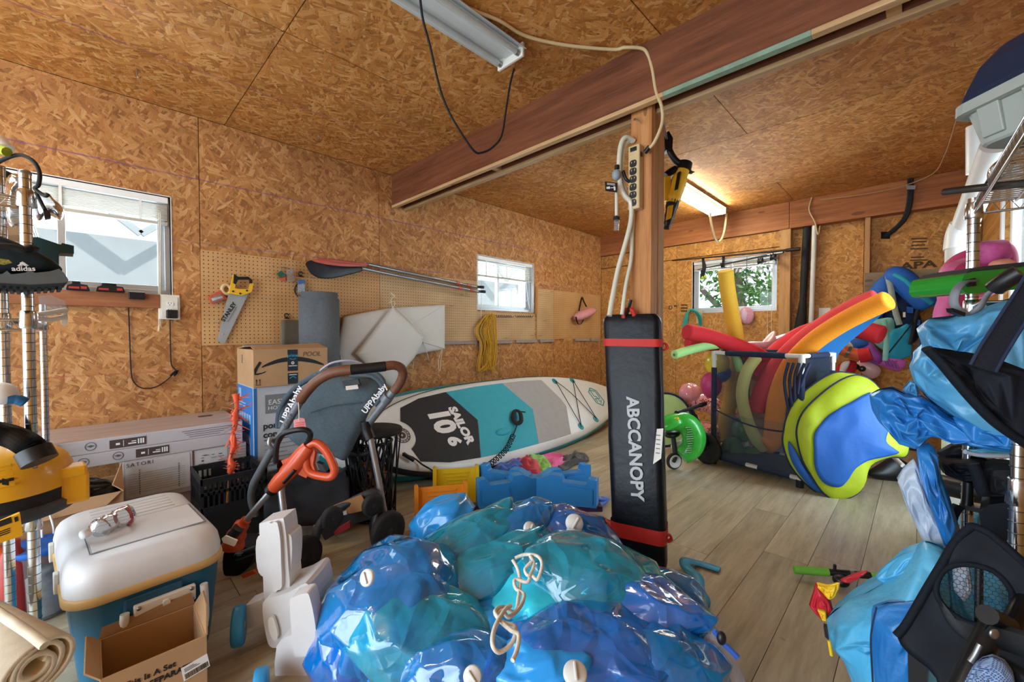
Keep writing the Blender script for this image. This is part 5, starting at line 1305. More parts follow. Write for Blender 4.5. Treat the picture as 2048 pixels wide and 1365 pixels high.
# ------------------------------------------------------------------ blue floats
def vinyl(name, tint, dif, mixf, gl=.09):
    t = NT(name); tr = t.n.new('ShaderNodeBsdfTransparent'); tr.inputs[0].default_value = lin(tint)
    pb = t.b; pb.inputs['Base Color'].default_value = lin(dif); pb.inputs['Roughness'].default_value = gl; pb.inputs['Specular IOR Level'].default_value = .7
    pb.inputs['Coat Weight'].default_value = 1.0; pb.inputs['Coat Roughness'].default_value = .04; pb.inputs['Coat IOR'].default_value = 2.0
    mx = t.n.new('ShaderNodeMixShader'); fr = t.n.new('ShaderNodeLayerWeight'); fr.inputs[0].default_value = .35
    t.link(t.math('ADD', t.math('MULTIPLY', fr.outputs['Facing'], .6), mixf), mx.inputs[0]); t.link(tr.outputs[0], mx.inputs[1]); t.link(pb.outputs[0], mx.inputs[2]); gl_ = t.n.new('ShaderNodeBsdfGlossy'); gl_.inputs['Roughness'].default_value = .06; m2 = t.n.new('ShaderNodeMixShader'); f2_ = t.n.new('ShaderNodeFresnel'); f2_.inputs[0].default_value = 1.38
    t.link(f2_.outputs[0], m2.inputs[0]); t.link(mx.outputs[0], m2.inputs[1]); t.link(gl_.outputs[0], m2.inputs[2]); t.link(m2.outputs[0], t.out.inputs[0]); nbump = (gl_, f2_)
    w = t.n.new('ShaderNodeTexNoise'); w.inputs['Scale'].default_value = 5; w.inputs['Detail'].default_value = 1; t.link(t.objco(), w.inputs['Vector'])
    vm = t.n.new('ShaderNodeVectorMath'); vm.operation = 'MULTIPLY_ADD'; t.link(w.outputs['Color'], vm.inputs[0]); vm.inputs[1].default_value = (.2, .2, .2); t.link(t.objco(), vm.inputs[2])
    ed = t.voro(vm.outputs[0], 7, 'DISTANCE_TO_EDGE').outputs['Distance']
    t.bump(t.math('ADD', t.math('MULTIPLY', t.math('MINIMUM', ed, .22), -1.0), t.math('MULTIPLY', t.math('ABSOLUTE', t.math('SUBTRACT', t.noise(t.objco(), 11, 2, .45), .5)), -.5)), .55, .05)
    return t.m
m_vb = vinyl('vinyl_blue', '#50c0fa', '#0a9cf0', .40); m_vt = vinyl('vinyl_teal', '#80e0f4', '#18c4e6', .34); m_vd = vinyl('vinyl_deep', '#30a4f8', '#0084ea', .50)
m_vo = mat('vinyl_opaque', '#2a9cec', .25, coat=.5, var=.1, vscale=4); m_vi = mat('vinyl_inner', '#1a90f0', .3, coat=.3, var=.4, vscale=7)
m_vi2 = mat('vinyl_inner_teal', '#36d0f0', .3, coat=.3, var=.3, vscale=7)
PF = Vector((.98, 1.08, 0))
fl_ = thing('pool_float', onZ(1000, 1300), 'heap of deflated clear blue pool floats with white valves in the middle foreground', 'pool float')
def lobe(px, py, d, rx, rz, rd, yaw, roll, m, seed, amp=.16, fr=2.2, name='vinyl_chamber', cells=0):
    c = at(px, py, d)
    x = (Matrix.Rotation(R_(yaw), 3, 'Z') @ lat); y = Z_.cross(x); x2 = (x * math.cos(R_(roll)) + Z_ * math.sin(R_(roll))); z2 = y.cross(x2) * -1
    M = Matrix((x2, y, x2.cross(y))).transposed().to_4x4(); M.translation = c
    bm_ = bmesh.new(); bmesh.ops.create_icosphere(bm_, subdivisions=3, radius=1)
    rng = random.Random(seed * 13); bm_.verts.ensure_lookup_table(); vs_ = []
    for v in bm_.verts:
        d = v.co.normalized(); d = (d + Vector((rng.uniform(-.09, .09), rng.uniform(-.09, .09), rng.uniform(-.09, .09)))).normalized()
        k = 1 + amp * (.75 * nz(d, 1.6, seed) + .55 * crease(Vector((d.x * .7, d.y * 2, d.z * 2)), fr * .7, seed) + rng.uniform(-.42, .42))
        p = M @ (Vector((d.x * rx, d.y * rd, d.z * rz)) * k)
        if p.z < .004: p.z = .004
        vs_.append(p)
    q = MB().add(vs_, [[v.index for v in f.verts] for f in bm_.faces], True); bm_.free()
    return creased(obj(name, q, m, fl_), .25, .95, 2, seed)
# inner folded layers
lobe(960, 1250, 1.52, .46, .20, .36, 0, 0, m_vi, 1, .22, 2.4, 'inner_layer')
lobe(1180, 1240, 1.46, .40, .19, .30, 10, -6, m_vi2, 2, .22, 2.6, 'inner_layer')
lobe(800, 1240, 1.50, .26, .20, .26, -10, 10, m_vi2, 3, .22, 2.4, 'inner_layer')
# clear outer chambers
lobe(785, 1212, 1.42, .235, .19, .24, 15, 18, m_vb, 4)
lobe(900, 1130, 1.62, .34, .13, .14, 25, 28, m_vt, 5, .14)
lobe(985, 1110, 1.66, .30, .11, .12, 25, 30, m_vb, 6, .14)
lobe(960, 1180, 1.48, .30, .12, .13, 28, 24, m_vt, 7, .14)
lobe(850, 1275, 1.28, .24, .13, .16, -5, -10, m_vt, 8, .18)
lobe(720, 1290, 1.34, .15, .15, .14, 0, 0, m_vd, 9, .18)
lobe(1070, 1075, 1.78, .20, .14, .12, 10, -8, m_vb, 10, .16)
lobe(1140, 1085, 1.74, .22, .13, .13, -10, -12, m_vd, 11, .16)
lobe(1185, 1180, 1.44, .27, .17, .20, -12, -14, m_vt, 12, .16, 1.8)
lobe(1235, 1215, 1.36, .27, .10, .13, -30, 12, m_vd, 13, .16)
lobe(1330, 1200, 1.50, .14, .10, .12, -20, 5, m_vb, 14, .16)
lobe(1180, 1310, 1.20, .24, .12, .16, 0, 0, m_vd, 15, .2)
lobe(1345, 1300, 1.32, .15, .15, .16, 10, -10, m_vt, 16, .18)
lobe(1080, 1335, 1.12, .14, .06, .1, 0, 10, m_vo, 17, .2)
lobe(985, 1290, 1.28, .10, .09, .1, 0, 30, m_vo, 18, .18)
# opaque blue tip at the back
lobe(885, 1045, 1.86, .15, .10, .12, 10, 26, m_vo, 19, .14)
lobe(1330, 1340, 1.16, .16, .1, .12, 0, 0, m_vb, 20, .2)
lobe(930, 1340, 1.14, .16, .08, .1, 0, 0, m_vb, 21, .2)
m_valve = mat('valve_white', '#d5d6d2', .4, var=.03)
def valve(px, py, d, r, nrm):
    c = at(px, py, d); v = obj('valve', MB().lathe([(r, 0), (r, r * .3), (r * .9, r * .42), (0, r * .45)], c, nrm, 24), m_valve, fl_)
    n = Vector(nrm).normalized(); x = n.orthogonal()
    obj('valve_grip', MB(frame(c + n * r * .45, x, n.cross(x))).bx(-r * .7, r * .7, -r * .12, r * .12, 0, r * .25), m_valve, v, bevel=r * .08)
    return v
toC = (-FH + Z_ * .5).normalized()
valve(736, 1156, 1.24, .024, (toC - lat * .4).normalized()); valve(1058, 1058, 1.60, .026, (toC + lat * .6).normalized())
valve(1148, 1047, 1.60, .034, (toC + lat * .15).normalized()); valve(1150, 1350, .98, .028, (toC * .6 + Z_).normalized()); valve(945, 1352, 1.0, .022, toC)
m_cordw = mat('cord_white', '#d9d4c6', .8, var=.15, vscale=200, bump=.8, bscale=420)
rp = thing('white_rope', at(1030, 1200, 1.2), 'white braided rope lying tangled over the blue floats', 'rope')
def rope(pts): return MB().tube(crv([at(p[0], p[1], p[2] - .05) for p in pts], 6), .0056, 8)
obj('rope_strand', rope([(1025, 1120, 1.40), (1036, 1140, 1.38), (1040, 1165, 1.34), (1037, 1195, 1.28), (1030, 1225, 1.22), (1005, 1215, 1.20), (990, 1225, 1.16), (1005, 1245, 1.13), (1030, 1255, 1.12), (1025, 1285, 1.08), (1000, 1305, 1.05), (985, 1290, 1.05), (990, 1255, 1.1), (1010, 1220, 1.17), (1022, 1212, 1.19)]), m_cordw, rp)
obj('rope_strand', rope([(1030, 1117, 1.42), (1050, 1110, 1.42), (1075, 1113, 1.40), (1084, 1130, 1.37), (1075, 1160, 1.33), (1062, 1150, 1.35), (1055, 1165, 1.33), (1030, 1160, 1.34), (1032, 1178, 1.31), (1048, 1190, 1.29), (1040, 1215, 1.23), (1018, 1235, 1.17), (1005, 1222, 1.18), (995, 1235, 1.15), (1020, 1260, 1.1), (1037, 1270, 1.09), (1034, 1300, 1.05), (1025, 1322, 1.02)]), m_cordw, rp)
obj('rope_strand', rope([(1060, 1112, 1.40), (1068, 1130, 1.38), (1058, 1152, 1.34), (1050, 1140, 1.36), (1062, 1125, 1.38)]), m_cordw, rp)
# white and blue bag corner at the lower right of the heap
wb_ = thing('white_bag', onZ(1450, 1350), 'white fabric bag with blue edge and black toggle beside the float heap', 'bag')
obj('bag_cloth', vpillow([(1395, 1300), (1425, 1268), (1440, 1290), (1470, 1320), (1500, 1400), (1480, 1440), (1380, 1440)], 1.20, .06, disp=lambda x, y, s: .015 * crease((x, y, 0), 12, 2)), mat('bag_white', '#c9ccd2', .6, var=.05), wb_)
obj('bag_edge', tb([(1428, 1262, 1.18), (1445, 1285, 1.17), (1460, 1300, 1.16), (1476, 1316, 1.15)], .008, 8), m_k['blue'], wb_)
obj('toggle', MB().ell(at(1443, 1277, 1.13), (.014, .012, .018)), m_black, wb_)
rb = obj('ribbon', MB().tube(crv([onZ(1440, 1140, .01), onZ(1400, 1128, .01), onZ(1372, 1122, .03), onZ(1372, 1135, .02), onZ(1395, 1155, .01), onZ(1398, 1180, .01), onZ(1408, 1200, .02), onZ(1402, 1212, .01), onZ(1368, 1212, .02)], 6), .026, 6, flat=.12, up=(0, 0, 1)), mat('ribbon_blue', '#3aa2da', .5, var=.06)); tag(rb, 'light blue ribbon lying on the floor in front of the canopy bag', 'ribbon')
# ------------------------------------------------------------------ things on the post
PX = 1.928
def PP(px, py, o=0.0): return onX(px, py, PX - o)
ps = thing('power_strip', PP(1277, 358), 'cream power strip with six outlets screwed to the wooden post', 'power strip')
A, B = PP(1276, 422), PP(1276, 296); upx = (B - A).normalized()
M = frame((A + B) / 2, -Y_, Z_); hh = (B - A).length / 2; w = .03
obj('strip_case', MB(M).bx(-w, w, -hh, hh, 0, .045), m_cream, ps, bevel=.005)
for k in range(6):
    z = hh * .42 - k * (hh * 1.32 / 5.4)
    r = obj('socket', MB(M).prism(rrect(.036, .034, .012, 4, -.002, z), .045, .048), m_black, ps)
    obj('socket_slots', MB(M).bx(-.011, -.008, z + .001, z + .01, .048, .0485).bx(.005, .008, z + .001, z + .01, .048, .0485), m_cream, r, kind='stuff')
obj('switch', MB(M).bx(-.018, .016, hh * .80, hh * .93, .045, .050), m_black, ps, bevel=.002)
obj('breaker_button', MB(M).bx(w, w + .004, hh * .62, hh * .75, .02, .035), m_black, ps)
obj('strip_cord', MB().tube(crv([PP(1292, 300, .03), PP(1305, 290, .04), PP(1318, 265, .05), PP(1325, 240, .05), PP(1323, 212, .06), PP(1312, 182, .06), PP(1305, 140, .06), PP(1296, 110, .06), onZ(1284, 97, 2.41), onZ(1250, 95, 2.42), onZ(1225, 99, 2.425), onZ(1130, 90, 2.43), onZ(1052, 72, 2.43), onZ(1000, 42, 2.43), onZ(950, 22, 2.43), onZ(890, -8, 2.43), onZ(860, -40, 2.43)], 6), .008, 8), m_cream, ps)
obj('cord_plug', MB().tube([PP(1290, 305, .03), PP(1299, 294, .035)], .012, 8), m_black, ps)
nl = obj('bent_nail', MB().tube(crv([PP(1268, 240, 0), PP(1270, 238, .03), PP(1282, 246, .03)], 4), .003, 6), m_steel); tag(nl, 'bent nail near the top of the wooden post', 'nail')
m_tubew = NT('tubing_white'); m_tubew.b.inputs['Base Color'].default_value = lin('#d3d5c6'); m_tubew.b.inputs['Roughness'].default_value = .3; m_tubew.b.inputs['Coat Weight'].default_value = .5; m_tubew = m_tubew.m
ho = thing('air_hose', PP(1250, 400, .05), 'looped white plastic hose with fittings hanging on the left of the post', 'hose')
dq = PP(1262, 400, .04); dH = (dq - CAMP).dot(FWD)
obj('hose', tb([(1268, 282, dH + .02), (1252, 275, dH), (1242, 290, dH), (1238, 330, dH), (1241, 370, dH), (1250, 392, dH), (1262, 406, dH), (1262, 440, dH), (1253, 480, dH), (1236, 540, dH), (1224, 600, dH - .02), (1219, 632, dH - .04)], .0125, 10), m_tubew, ho)
obj('hose', tb([(1266, 284, dH + .02), (1256, 282, dH + .02), (1247, 300, dH + .02), (1244, 350, dH + .02), (1252, 385, dH + .02), (1266, 420, dH + .02), (1264, 470, dH + .02), (1262, 520, dH + .02), (1252, 570, dH), (1244, 630, dH - .02)], .010, 10), m_tubew, ho)
obj('hose', tb([(1233, 372, dH - .02), (1233, 432, dH - .02)], .0085, 8, 1), m_tubew, ho)
obj('connector', tb([(1233, 432, dH - .02), (1233, 440, dH - .02), (1232, 462, dH - .02)], [.012, .016, .014], 10, 1), m_pet, ho)
obj('connector_collar', tb([(1233, 434, dH - .02), (1233, 441, dH - .02)], .0165, 10, 1), m_blackmatte, ho)
obj('squeeze_bulb', MB().ell(at(1233, 350, dH - .01), (.022, .022, .027)), mat('bulb_grey', '#8f9ba3', .5, var=.05), ho)
obj('bulb_cap', tb([(1234, 331, dH - .01), (1234, 339, dH - .01)], .012, 8, 1), m_black, ho)
tg2 = obj('instruction_tag', vprism([(1210, 363), (1235, 366), (1234, 385), (1211, 382)], dH - .03, .002), m_blackprint, ho)
q = MB()
for k in range(2): vprism([(1214, 366 + k * 2.4), (1230, 367.6 + k * 2.4), (1230, 368.6 + k * 2.4), (1214, 367 + k * 2.4)], dH - .033, .0005, mb=q)
vprism([(1213, 374), (1220, 373), (1220, 378), (1213, 378)], dH - .033, .0005, mb=q); vprism([(1221, 375), (1230, 375), (1230, 376.5), (1221, 376.5)], dH - .033, .0005, mb=q); vprism([(1227, 372), (1231, 374), (1231, 381), (1228, 381)], dH - .033, .0005, mb=q)
obj('tag_print', q, m_whiteprint, tg2, kind='stuff')
obj('hang_strap', tb([(1246, 342, dH), (1252, 358, dH), (1260, 364, dH)], .008, 6), m_black, ho)
obj('tail_strap', tb([(1262, 600, dH), (1258, 615, dH), (1254, 628, dH - .02)], .008, 6), m_black, ho)
# blower on the far side of the post
bw = thing('cordless_blower', at(1350, 390, 2.3), 'yellow and black cordless blower hanging nozzle down on the right of the post', 'blower')
D = 2.3
obj('motor_body', tb([(1366, 340, D), (1357, 365, D), (1348, 395, D), (1344, 408, D)], [.036] * 4 + [.043] * 4 + [.040] * 4 + [.034] * 4, 14), m_yel, bw)
obj('rear_intake', tb([(1371, 326, D), (1366, 342, D)], [.038, .042], 14, 1), m_black, bw)
obj('grip', tb([(1368, 332, D), (1352, 322, D), (1341, 305, D), (1335, 285, D), (1333, 268, D)], .017, 10), m_black, bw)
obj('battery_pack', vprism([(1328, 268), (1338, 262), (1346, 276), (1345, 296), (1331, 300)], D - .02, .08), m_black, bw, bevel=.006)
obj('guard', tb([(1352, 338, D), (1340, 345, D), (1332, 352, D)], .02, 10), m_black, bw)
obj('side_panel', vprism([(1330, 352), (1342, 352), (1340, 396), (1330, 402)], D, .06), m_yel, bw, bevel=.006)
obj('nozzle', tb([(1346, 402, D), (1341, 425, D), (1336, 445, D), (1333, 458, D)], [.034] * 4 + [.028] * 4 + [.022] * 4 + [.016] * 4, 12), m_black, bw)
obj('nozzle_label', vprism([(1337, 412), (1347, 410), (1343, 436), (1333, 440)], D - .03, .012), m_yel, bw, bevel=.003)
obj('side_vent', vprism([(1356, 345), (1362, 342), (1356, 378), (1350, 380)], D - .036, .01), m_black, bw, bevel=.002)
obj('hang_hook', MB().tube([at(1335, 285, 2.3), Vector((2.05, pXr - .002, at(1335, 285, 2.3).z + .01))], .006, 8), m_steel, bw)
obj('steel_bracket', vprism([(1376, 338), (1390, 344), (1384, 348), (1372, 346)], D + .02, .01), m_steel, bw)
# ------------------------------------------------------------------ ceiling lights
m_fix = mat('fixture_white', '#c9d0d2', .35, var=.04); m_tubeoff = mat('tube_unlit', '#bcc6ca', .2, var=.02, coat=.5)
f1 = thing('ceiling_light', (.85, 1.43, 2.36), 'unlit two tube ceiling light in front of the beam', 'ceiling light')
x0, x1, y0, y1 = .12, 1.45, 1.33, 1.525
q = MB(); q.bx(x0, x1, y0 + .04, y1 - .04, 2.41, 2.439)
q.add([(x0, y0, 2.395), (x1, y0, 2.395), (x1, y0 + .055, 2.43), (x0, y0 + .055, 2.43)], [(0, 1, 2, 3)]); q.add([(x0, y1, 2.395), (x1, y1, 2.395), (x1, y1 - .055, 2.43), (x0, y1 - .055, 2.43)], [(3, 2, 1, 0)])
q.bx(x0, x1, 1.40, 1.455, 2.40, 2.43)
obj('reflector', q, m_fix, f1, solid=.003)
for yy in (1.368, 1.487):
    tt = obj('fluorescent_tube', MB().tube([(x0 + .02, yy, 2.385), (x1 - .02, yy, 2.385)], .0135, 14), m_tubeoff, f1)
    obj('tube_cap', MB().tube([(x1 - .035, yy, 2.385), (x1 - .012, yy, 2.385)], .0142, 14), m_steel, tt)
for xx in (x0, x1 - .014): obj('lamp_holder', MB().bx(xx, xx + .014, y0 + .012, y1 - .012, 2.365, 2.43), m_offwhite, f1, bevel=.003)
obj('power_cord', tb([(840, -5, 1.60), (846, 40, 1.62), (860, 92, 1.66), (880, 178, 1.72), (900, 228, 1.76), (925, 270, 1.80), (948, 302, 1.85), (962, 306, 1.88), (984, 296, 1.92), (1003, 272, 1.97), (1012, 220, 2.0), (1020, 170, 2.02), (1028, 138, 2.03)], .005, 8), m_blackmatte, f1)
m_lit = NT('tube_lit'); m_lit.b.inputs['Base Color'].default_value = (1, 1, .95, 1); m_lit.b.inputs['Emission Color'].default_value = (1, .97, .80, 1); m_lit.b.inputs['Emission Strength'].default_value = 42; m_lit = m_lit.m
f2 = thing('ceiling_light', (4.2, 1.6, 2.36), 'lit fluorescent ceiling light near the back wall', 'ceiling light')
x0, x1, y0, y1 = 3.58, 4.84, 1.50, 1.70
q = MB(); q.bx(x0, x1, y0 + .035, y1 - .035, 2.39, 2.439)
q.bx(x0, x1, y0 + .008, y0 + .035, 2.41, 2.413).bx(x0, x1, y1 - .035, y1 - .008, 2.41, 2.413)
obj('reflector', q, mat('fixture_cream', '#d8d4ae', .4, var=.04), f2, bevel=.002)
for yy in (1.545, 1.655): obj('fluorescent_tube', MB().tube([(x0 + .02, yy, 2.365), (x1 - .02, yy, 2.365)], .016, 12), m_lit, f2)
for xx in (x0, x1 - .014): obj('lamp_holder', MB().bx(xx, xx + .014, y0 + .012, y1 - .012, 2.35, 2.41), m_cream, f2, bevel=.003)
m_lit2 = m_lit.copy(); m_lit2.node_tree.nodes['Principled BSDF'].inputs['Emission Strength'].default_value = 24
f3 = thing('ceiling_light', (-.9, 2.1, 2.36), 'lit fluorescent ceiling light above the left wire rack', 'ceiling light')
x0, x1, y0, y1 = -1.55, -.30, 2.0, 2.2
obj('reflector', MB().bx(x0, x1, y0 + .035, y1 - .035, 2.39, 2.439), m_fix, f3, bevel=.003)
for yy in (2.045, 2.155): obj('fluorescent_tube', MB().tube([(x0 + .02, yy, 2.365), (x1 - .02, yy, 2.365)], .016, 12), m_lit2, f3)
for xx in (x0, x1 - .014): obj('lamp_holder', MB().bx(xx, xx + .014, y0 + .012, y1 - .012, 2.35, 2.41), m_offwhite, f3, bevel=.003)
x0, x1, y0, y1 = 3.58, 4.84, 1.50, 1.70
d2 = 4.6
obj('power_cord', tb([(1453, 428, d2), (1450, 455, d2), (1445, 475, d2), (1437, 484, d2), (1430, 475, d2 - .1), (1423, 450, d2 - .2), (1420, 425, d2 - .3)], .012, 8), m_cream, f2)
# ================================================================== back right: noodle bin, tent, floats, bike, wall things
def pframe(o, N):
    N = Vector(N).normalized(); x = Z_.cross(N).normalized(); y = N.cross(x)
    M = Matrix((x, y, N)).transposed().to_4x4(); M.translation = Vector(o); return M, Vector(o), N
def ppillow(pts, fr, thick, sub=5, lift=0.0, **k):
    P = V2(pts, fr); return MB().pillow(P, thick, sub=sub, M=fr[0] @ Matrix.Translation((0, 0, lift)), **k)
m_pvc = mat('pvc_white', '#d6d6d0', .4, var=.04); m_navy = mat('navy_fabric', '#1d2a44', .85, var=.15, vscale=40)
A, B = Vector((3.56, 1.19, 0)), Vector((3.42, .575, 0)); fd = (B - A).normalized(); bd_ = Vector((-fd.y, fd.x, 0)); bd_ = bd_ if bd_.x > 0 else -bd_
Dp = .50; C_, D_ = B + bd_ * Dp, A + bd_ * Dp; H0, H1 = .06, .905
nbn = thing('mesh_bin', (A + C_) / 2, 'navy mesh pool toy bin with white pipe frame full of foam noodles', 'bin')
def seg(p, q, r=.016): return MB().tube([p, q], r, 10)
Zv = lambda p, z: Vector((p.x, p.y, z))
for P in (A, B, C_, D_):
    obj('corner_post', seg(Zv(P, .03), Zv(P, H1)), m_pvc, nbn); obj('post_sleeve', seg(Zv(P, .12), Zv(P, H1 - .12), .0205), m_navy, nbn)
    obj('post_foot', MB().lathe([(.024, 0), (.024, .05), (.018, .055)], Zv(P, 0), n=12), m_blackmatte, nbn)
    obj('corner_fitting', seg(Zv(P, H1 - .06), Zv(P, H1 + .012), .021), m_pvc, nbn); obj('corner_fitting', seg(Zv(P, H0 - .02), Zv(P, H0 + .05), .021), m_pvc, nbn)
for P, Q in ((A, B), (B, C_), (C_, D_), (D_, A)):
    d = (Q - P).normalized()
    obj('top_rail', seg(Zv(P, H1), Zv(Q, H1)), m_pvc, nbn); obj('rail_sleeve', seg(Zv(P + d * .10, H1), Zv(Q - d * .10, H1), .022), m_navy, nbn)
    obj('bottom_rail', seg(Zv(P, H0), Zv(Q, H0)), m_pvc, nbn)
    obj('rail_sleeve', seg(Zv(P + d * .06, H0), Zv(P.lerp(Q, .42), H0), .02), m_navy, nbn); obj('rail_sleeve', seg(Zv(P.lerp(Q, .56), H0), Zv(Q - d * .06, H0), .02), m_navy, nbn)
def mesh_mat(name, c, a):
    t = NT(name); t.b.inputs['Base Color'].default_value = lin(c); t.b.inputs['Roughness'].default_value = .6
    tr = t.n.new('ShaderNodeBsdfTransparent'); mx = t.n.new('ShaderNodeMixShader')
    t.link(t.math('ADD', a - .06, t.math('MULTIPLY', t.noise(t.objco(), 9, 2), .12)), mx.inputs[0]); t.link(tr.outputs[0], mx.inputs[1]); t.link(t.b.outputs[0], mx.inputs[2]); t.link(mx.outputs[0], t.out.inputs[0]); return t.m
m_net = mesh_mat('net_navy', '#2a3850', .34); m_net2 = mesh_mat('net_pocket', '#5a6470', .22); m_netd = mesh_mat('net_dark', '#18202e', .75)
def panel(P, Q, z0, z1, m, name, off=0.0, sag=0.0):
    N = (Q - P).cross(Z_).normalized()
    return obj(name, MB().grid(lambda u, v: Zv(P.lerp(Q, u), z0 + (z1 - z0) * v) + N * (off + sag * math.sin(u * math.pi) * math.sin(v * math.pi) + .006 * nz((u * 3, v * 3, P.x), 1, 2)), 12, 10), m, nbn)
panel(A, B, H0, H1, m_net, 'mesh_side', 0, .02); panel(B, C_, H0, H1, m_netd, 'mesh_side'); panel(D_, C_, H0, H1, m_netd, 'mesh_side'); panel(A, D_, H0, H1, m_net, 'mesh_side')
panel(A, B, H0 + .01, .43, m_net2, 'mesh_pocket', .03, .03)
N_ = (B - A).cross(Z_).normalized()
obj('pocket_edging', MB().tube([Zv(A.lerp(B, k / 14), .46 - .09 * math.sin(math.pi * min(1, k / 14 * 1.15) * .6)) + N_ * (.03 + .035 * math.sin(k / 14 * math.pi)) for k in range(15)], .006, 6), m_navy, nbn)
obj('bin_floor', MB().add([Zv(P, H0) for P in (A, B, C_, D_)], [(0, 1, 2, 3)]), m_navy, nbn, solid=.006)
q = MB(); random.seed(12)
for k in range(5): q.tube(crv([Zv(B, .86) + Vector((-.03, .03 * k - .05, 0)), Zv(B, .8 - .02 * k) + Vector((-.05, .03 * k - .03, 0)), Zv(B, .70 - .05 * k) + Vector((-.035, .015 * k, 0))], 4), .010, 6)
obj('tie_cords', q, m_navy, nbn, kind='stuff')
# foam noodles
def foam(name, c): return mat(name, c, .8, var=.08, vscale=120, bump=.25, bscale=500)
m_fr, m_fo, m_fy, m_fl, m_fp, m_fb, m_ft = foam('foam_red', '#c9252f'), foam('foam_orange', '#f0931c'), foam('foam_yellow', '#e0b136'), foam('foam_lime', '#a5dd8a'), foam('foam_pale', '#d3cf7c'), foam('foam_blue', '#1b74bc'), foam('foam_teal', '#1a93b0')
m_frp = foam('foam_red_speckled', '#d94448')
def noodle(label, pts, w, m, grp='pool noodles in the mesh bin', hole=0):
    p = crv([at(*a) for a in pts], 8); dm = sum(a[2] for a in pts) / len(pts)
    r = w / 2 / FPX
    rs = []; n = len(p)
    for i in range(n):
        k = i / (n - 1) * (len(pts) - 1); j = min(int(k), len(pts) - 2); d = pts[j][2] + (pts[j + 1][2] - pts[j][2]) * (k - j); rs.append(r * (d * .35 + dm * .65))
    t = thing('pool_noodle', p[0], label, 'pool noodle', grp)
    e0, e1 = (p[0] - p[1]).normalized(), (p[-1] - p[-2]).normalized()
    pp = [p[0] + e0 * rs[0] * .12] + p + [p[-1] + e1 * rs[-1] * .12]; rr = [rs[0] * .86] + rs + [rs[-1] * .86]
    obj('foam_body', MB().tube(pp, rr, 18), m, t)
    if hole:
        for e, c, rad in ((e0, pp[0], rs[0]),): obj('core_hole', MB().lathe([(rad * .33, .0), (rad * .33, .002), (0, .002)], c, e, 14), m_dark if hole == 2 else m_card_d, t)
    return t
noodle('red noodle pointing left over the light green one, uppermost red end there', [(1374, 664, 3.3), (1410, 672, 3.35), (1460, 688, 3.42), (1510, 708, 3.5), (1555, 735, 3.58), (1590, 790, 3.6)], 31, m_fr)
noodle('red noodle end just beneath the left pointing red noodle', [(1376, 686, 3.61), (1420, 690, 3.66), (1480, 697, 3.71), (1550, 700, 3.81), (1610, 715, 3.91)], 24, m_fr)
noodle('light green thin noodle pointing left out of the bin', [(1349, 710, 3.18), (1385, 699, 3.28), (1425, 691, 3.38), (1460, 692, 3.48), (1480, 740, 3.56)], 17, m_fl, hole=1)
noodle('yellow noodle standing upright in front of the back window', [(1451, 543, 3.35), (1455, 580, 3.40), (1464, 630, 3.50), (1473, 680, 3.60), (1474, 730, 3.68), (1463, 790, 3.70), (1452, 840, 3.70), (1450, 880, 3.70)], 28, m_fy)
noodle('plain red noodle with rounded end pointing right under the orange noodle', [(1507, 752, 3.54), (1535, 725, 3.54), (1570, 692, 3.56), (1615, 666, 3.59), (1665, 656, 3.54), (1710, 658, 3.44), (1762, 670, 3.29)], 36, m_fr)
noodle('speckled red noodle rising beside the orange noodle', [(1510, 822, 3.42), (1530, 772, 3.4), (1562, 722, 3.35), (1605, 680, 3.25), (1660, 642, 3.1), (1710, 614, 2.95), (1752, 596, 2.85)], 33, m_frp)
noodle('orange noodle arching highest to the right', [(1530, 893, 3.28), (1545, 880, 3.28), (1549, 840, 3.28), (1557, 790, 3.26), (1580, 735, 3.20), (1620, 690, 3.08), (1670, 654, 2.93), (1725, 624, 2.76), (1775, 601, 2.63)], 36, m_fo)
noodle('pale yellow noodle bent in a U at the bottom of the mesh bin', [(1513, 715, 3.30), (1493, 745, 3.30), (1484, 790, 3.30), (1493, 835, 3.30), (1510, 875, 3.30), (1528, 897, 3.31)], 22, m_fp)
noodle('teal noodle end standing in the right rear of the bin', [(1645, 745, 3.2), (1645, 780, 3.22), (1644, 830, 3.25)], 25, m_ft, hole=2)
bl = obj('foam_board', ppillow([(1778, 612), (1772, 622), (1745, 642), (1715, 665), (1688, 695), (1668, 722), (1650, 768), (1630, 810), (1600, 820), (1598, 760), (1612, 705), (1650, 665), (1700, 640)], pframe(at(1680, 680, 3.3), -FH * .9 + Z_ * .2 - RGT * .3), .03), m_fb); tag(bl, 'blue foam board leaning in the bin under the orange noodle', 'board')
# soft things inside the bin
m_gfl = mat('float_green', '#3f7a2c', .4, var=.15, coat=.3); m_grey = mat('float_grey', '#9aa0a4', .4, var=.1); m_maroon = mat('maroon_fabric', '#6a2038', .8, var=.15)
for (px, py, d, r, m, lb) in ((1465, 905, 3.55, (.09, .09, .12), m_gfl, 'green float at the bottom left of the mesh bin'), (1485, 860, 3.6, (.1, .08, .1), m_gfl, 'green float behind the pale bent noodle'), (1540, 905, 3.7, (.13, .12, .12), m_grey, 'grey ring float in the middle of the bin'), (1560, 950, 3.35, (.14, .1, .05), m_maroon, 'maroon cloth lying at the bottom of the bin'), (1500, 920, 3.5, (.08, .09, .1), m_gfl, 'green float beside the foot of the orange noodle')):
    o = obj('pool_toy', MB().ell(at(px, py, d), r, nu=22, nv=14, disp=lambda dd: .12 * crease(dd, 2.4, px)), m); tag(o, lb, 'pool toy')
m_pinkf = NT('float_pink'); m_pinkf.b.inputs['Base Color'].default_value = lin('#e79aa4'); m_pinkf.b.inputs['Roughness'].default_value = .15; m_pinkf.b.inputs['Coat Weight'].default_value = .8; m_pinkf.b.inputs['Alpha'].default_value = .82
m_pinkf = m_pinkf.m
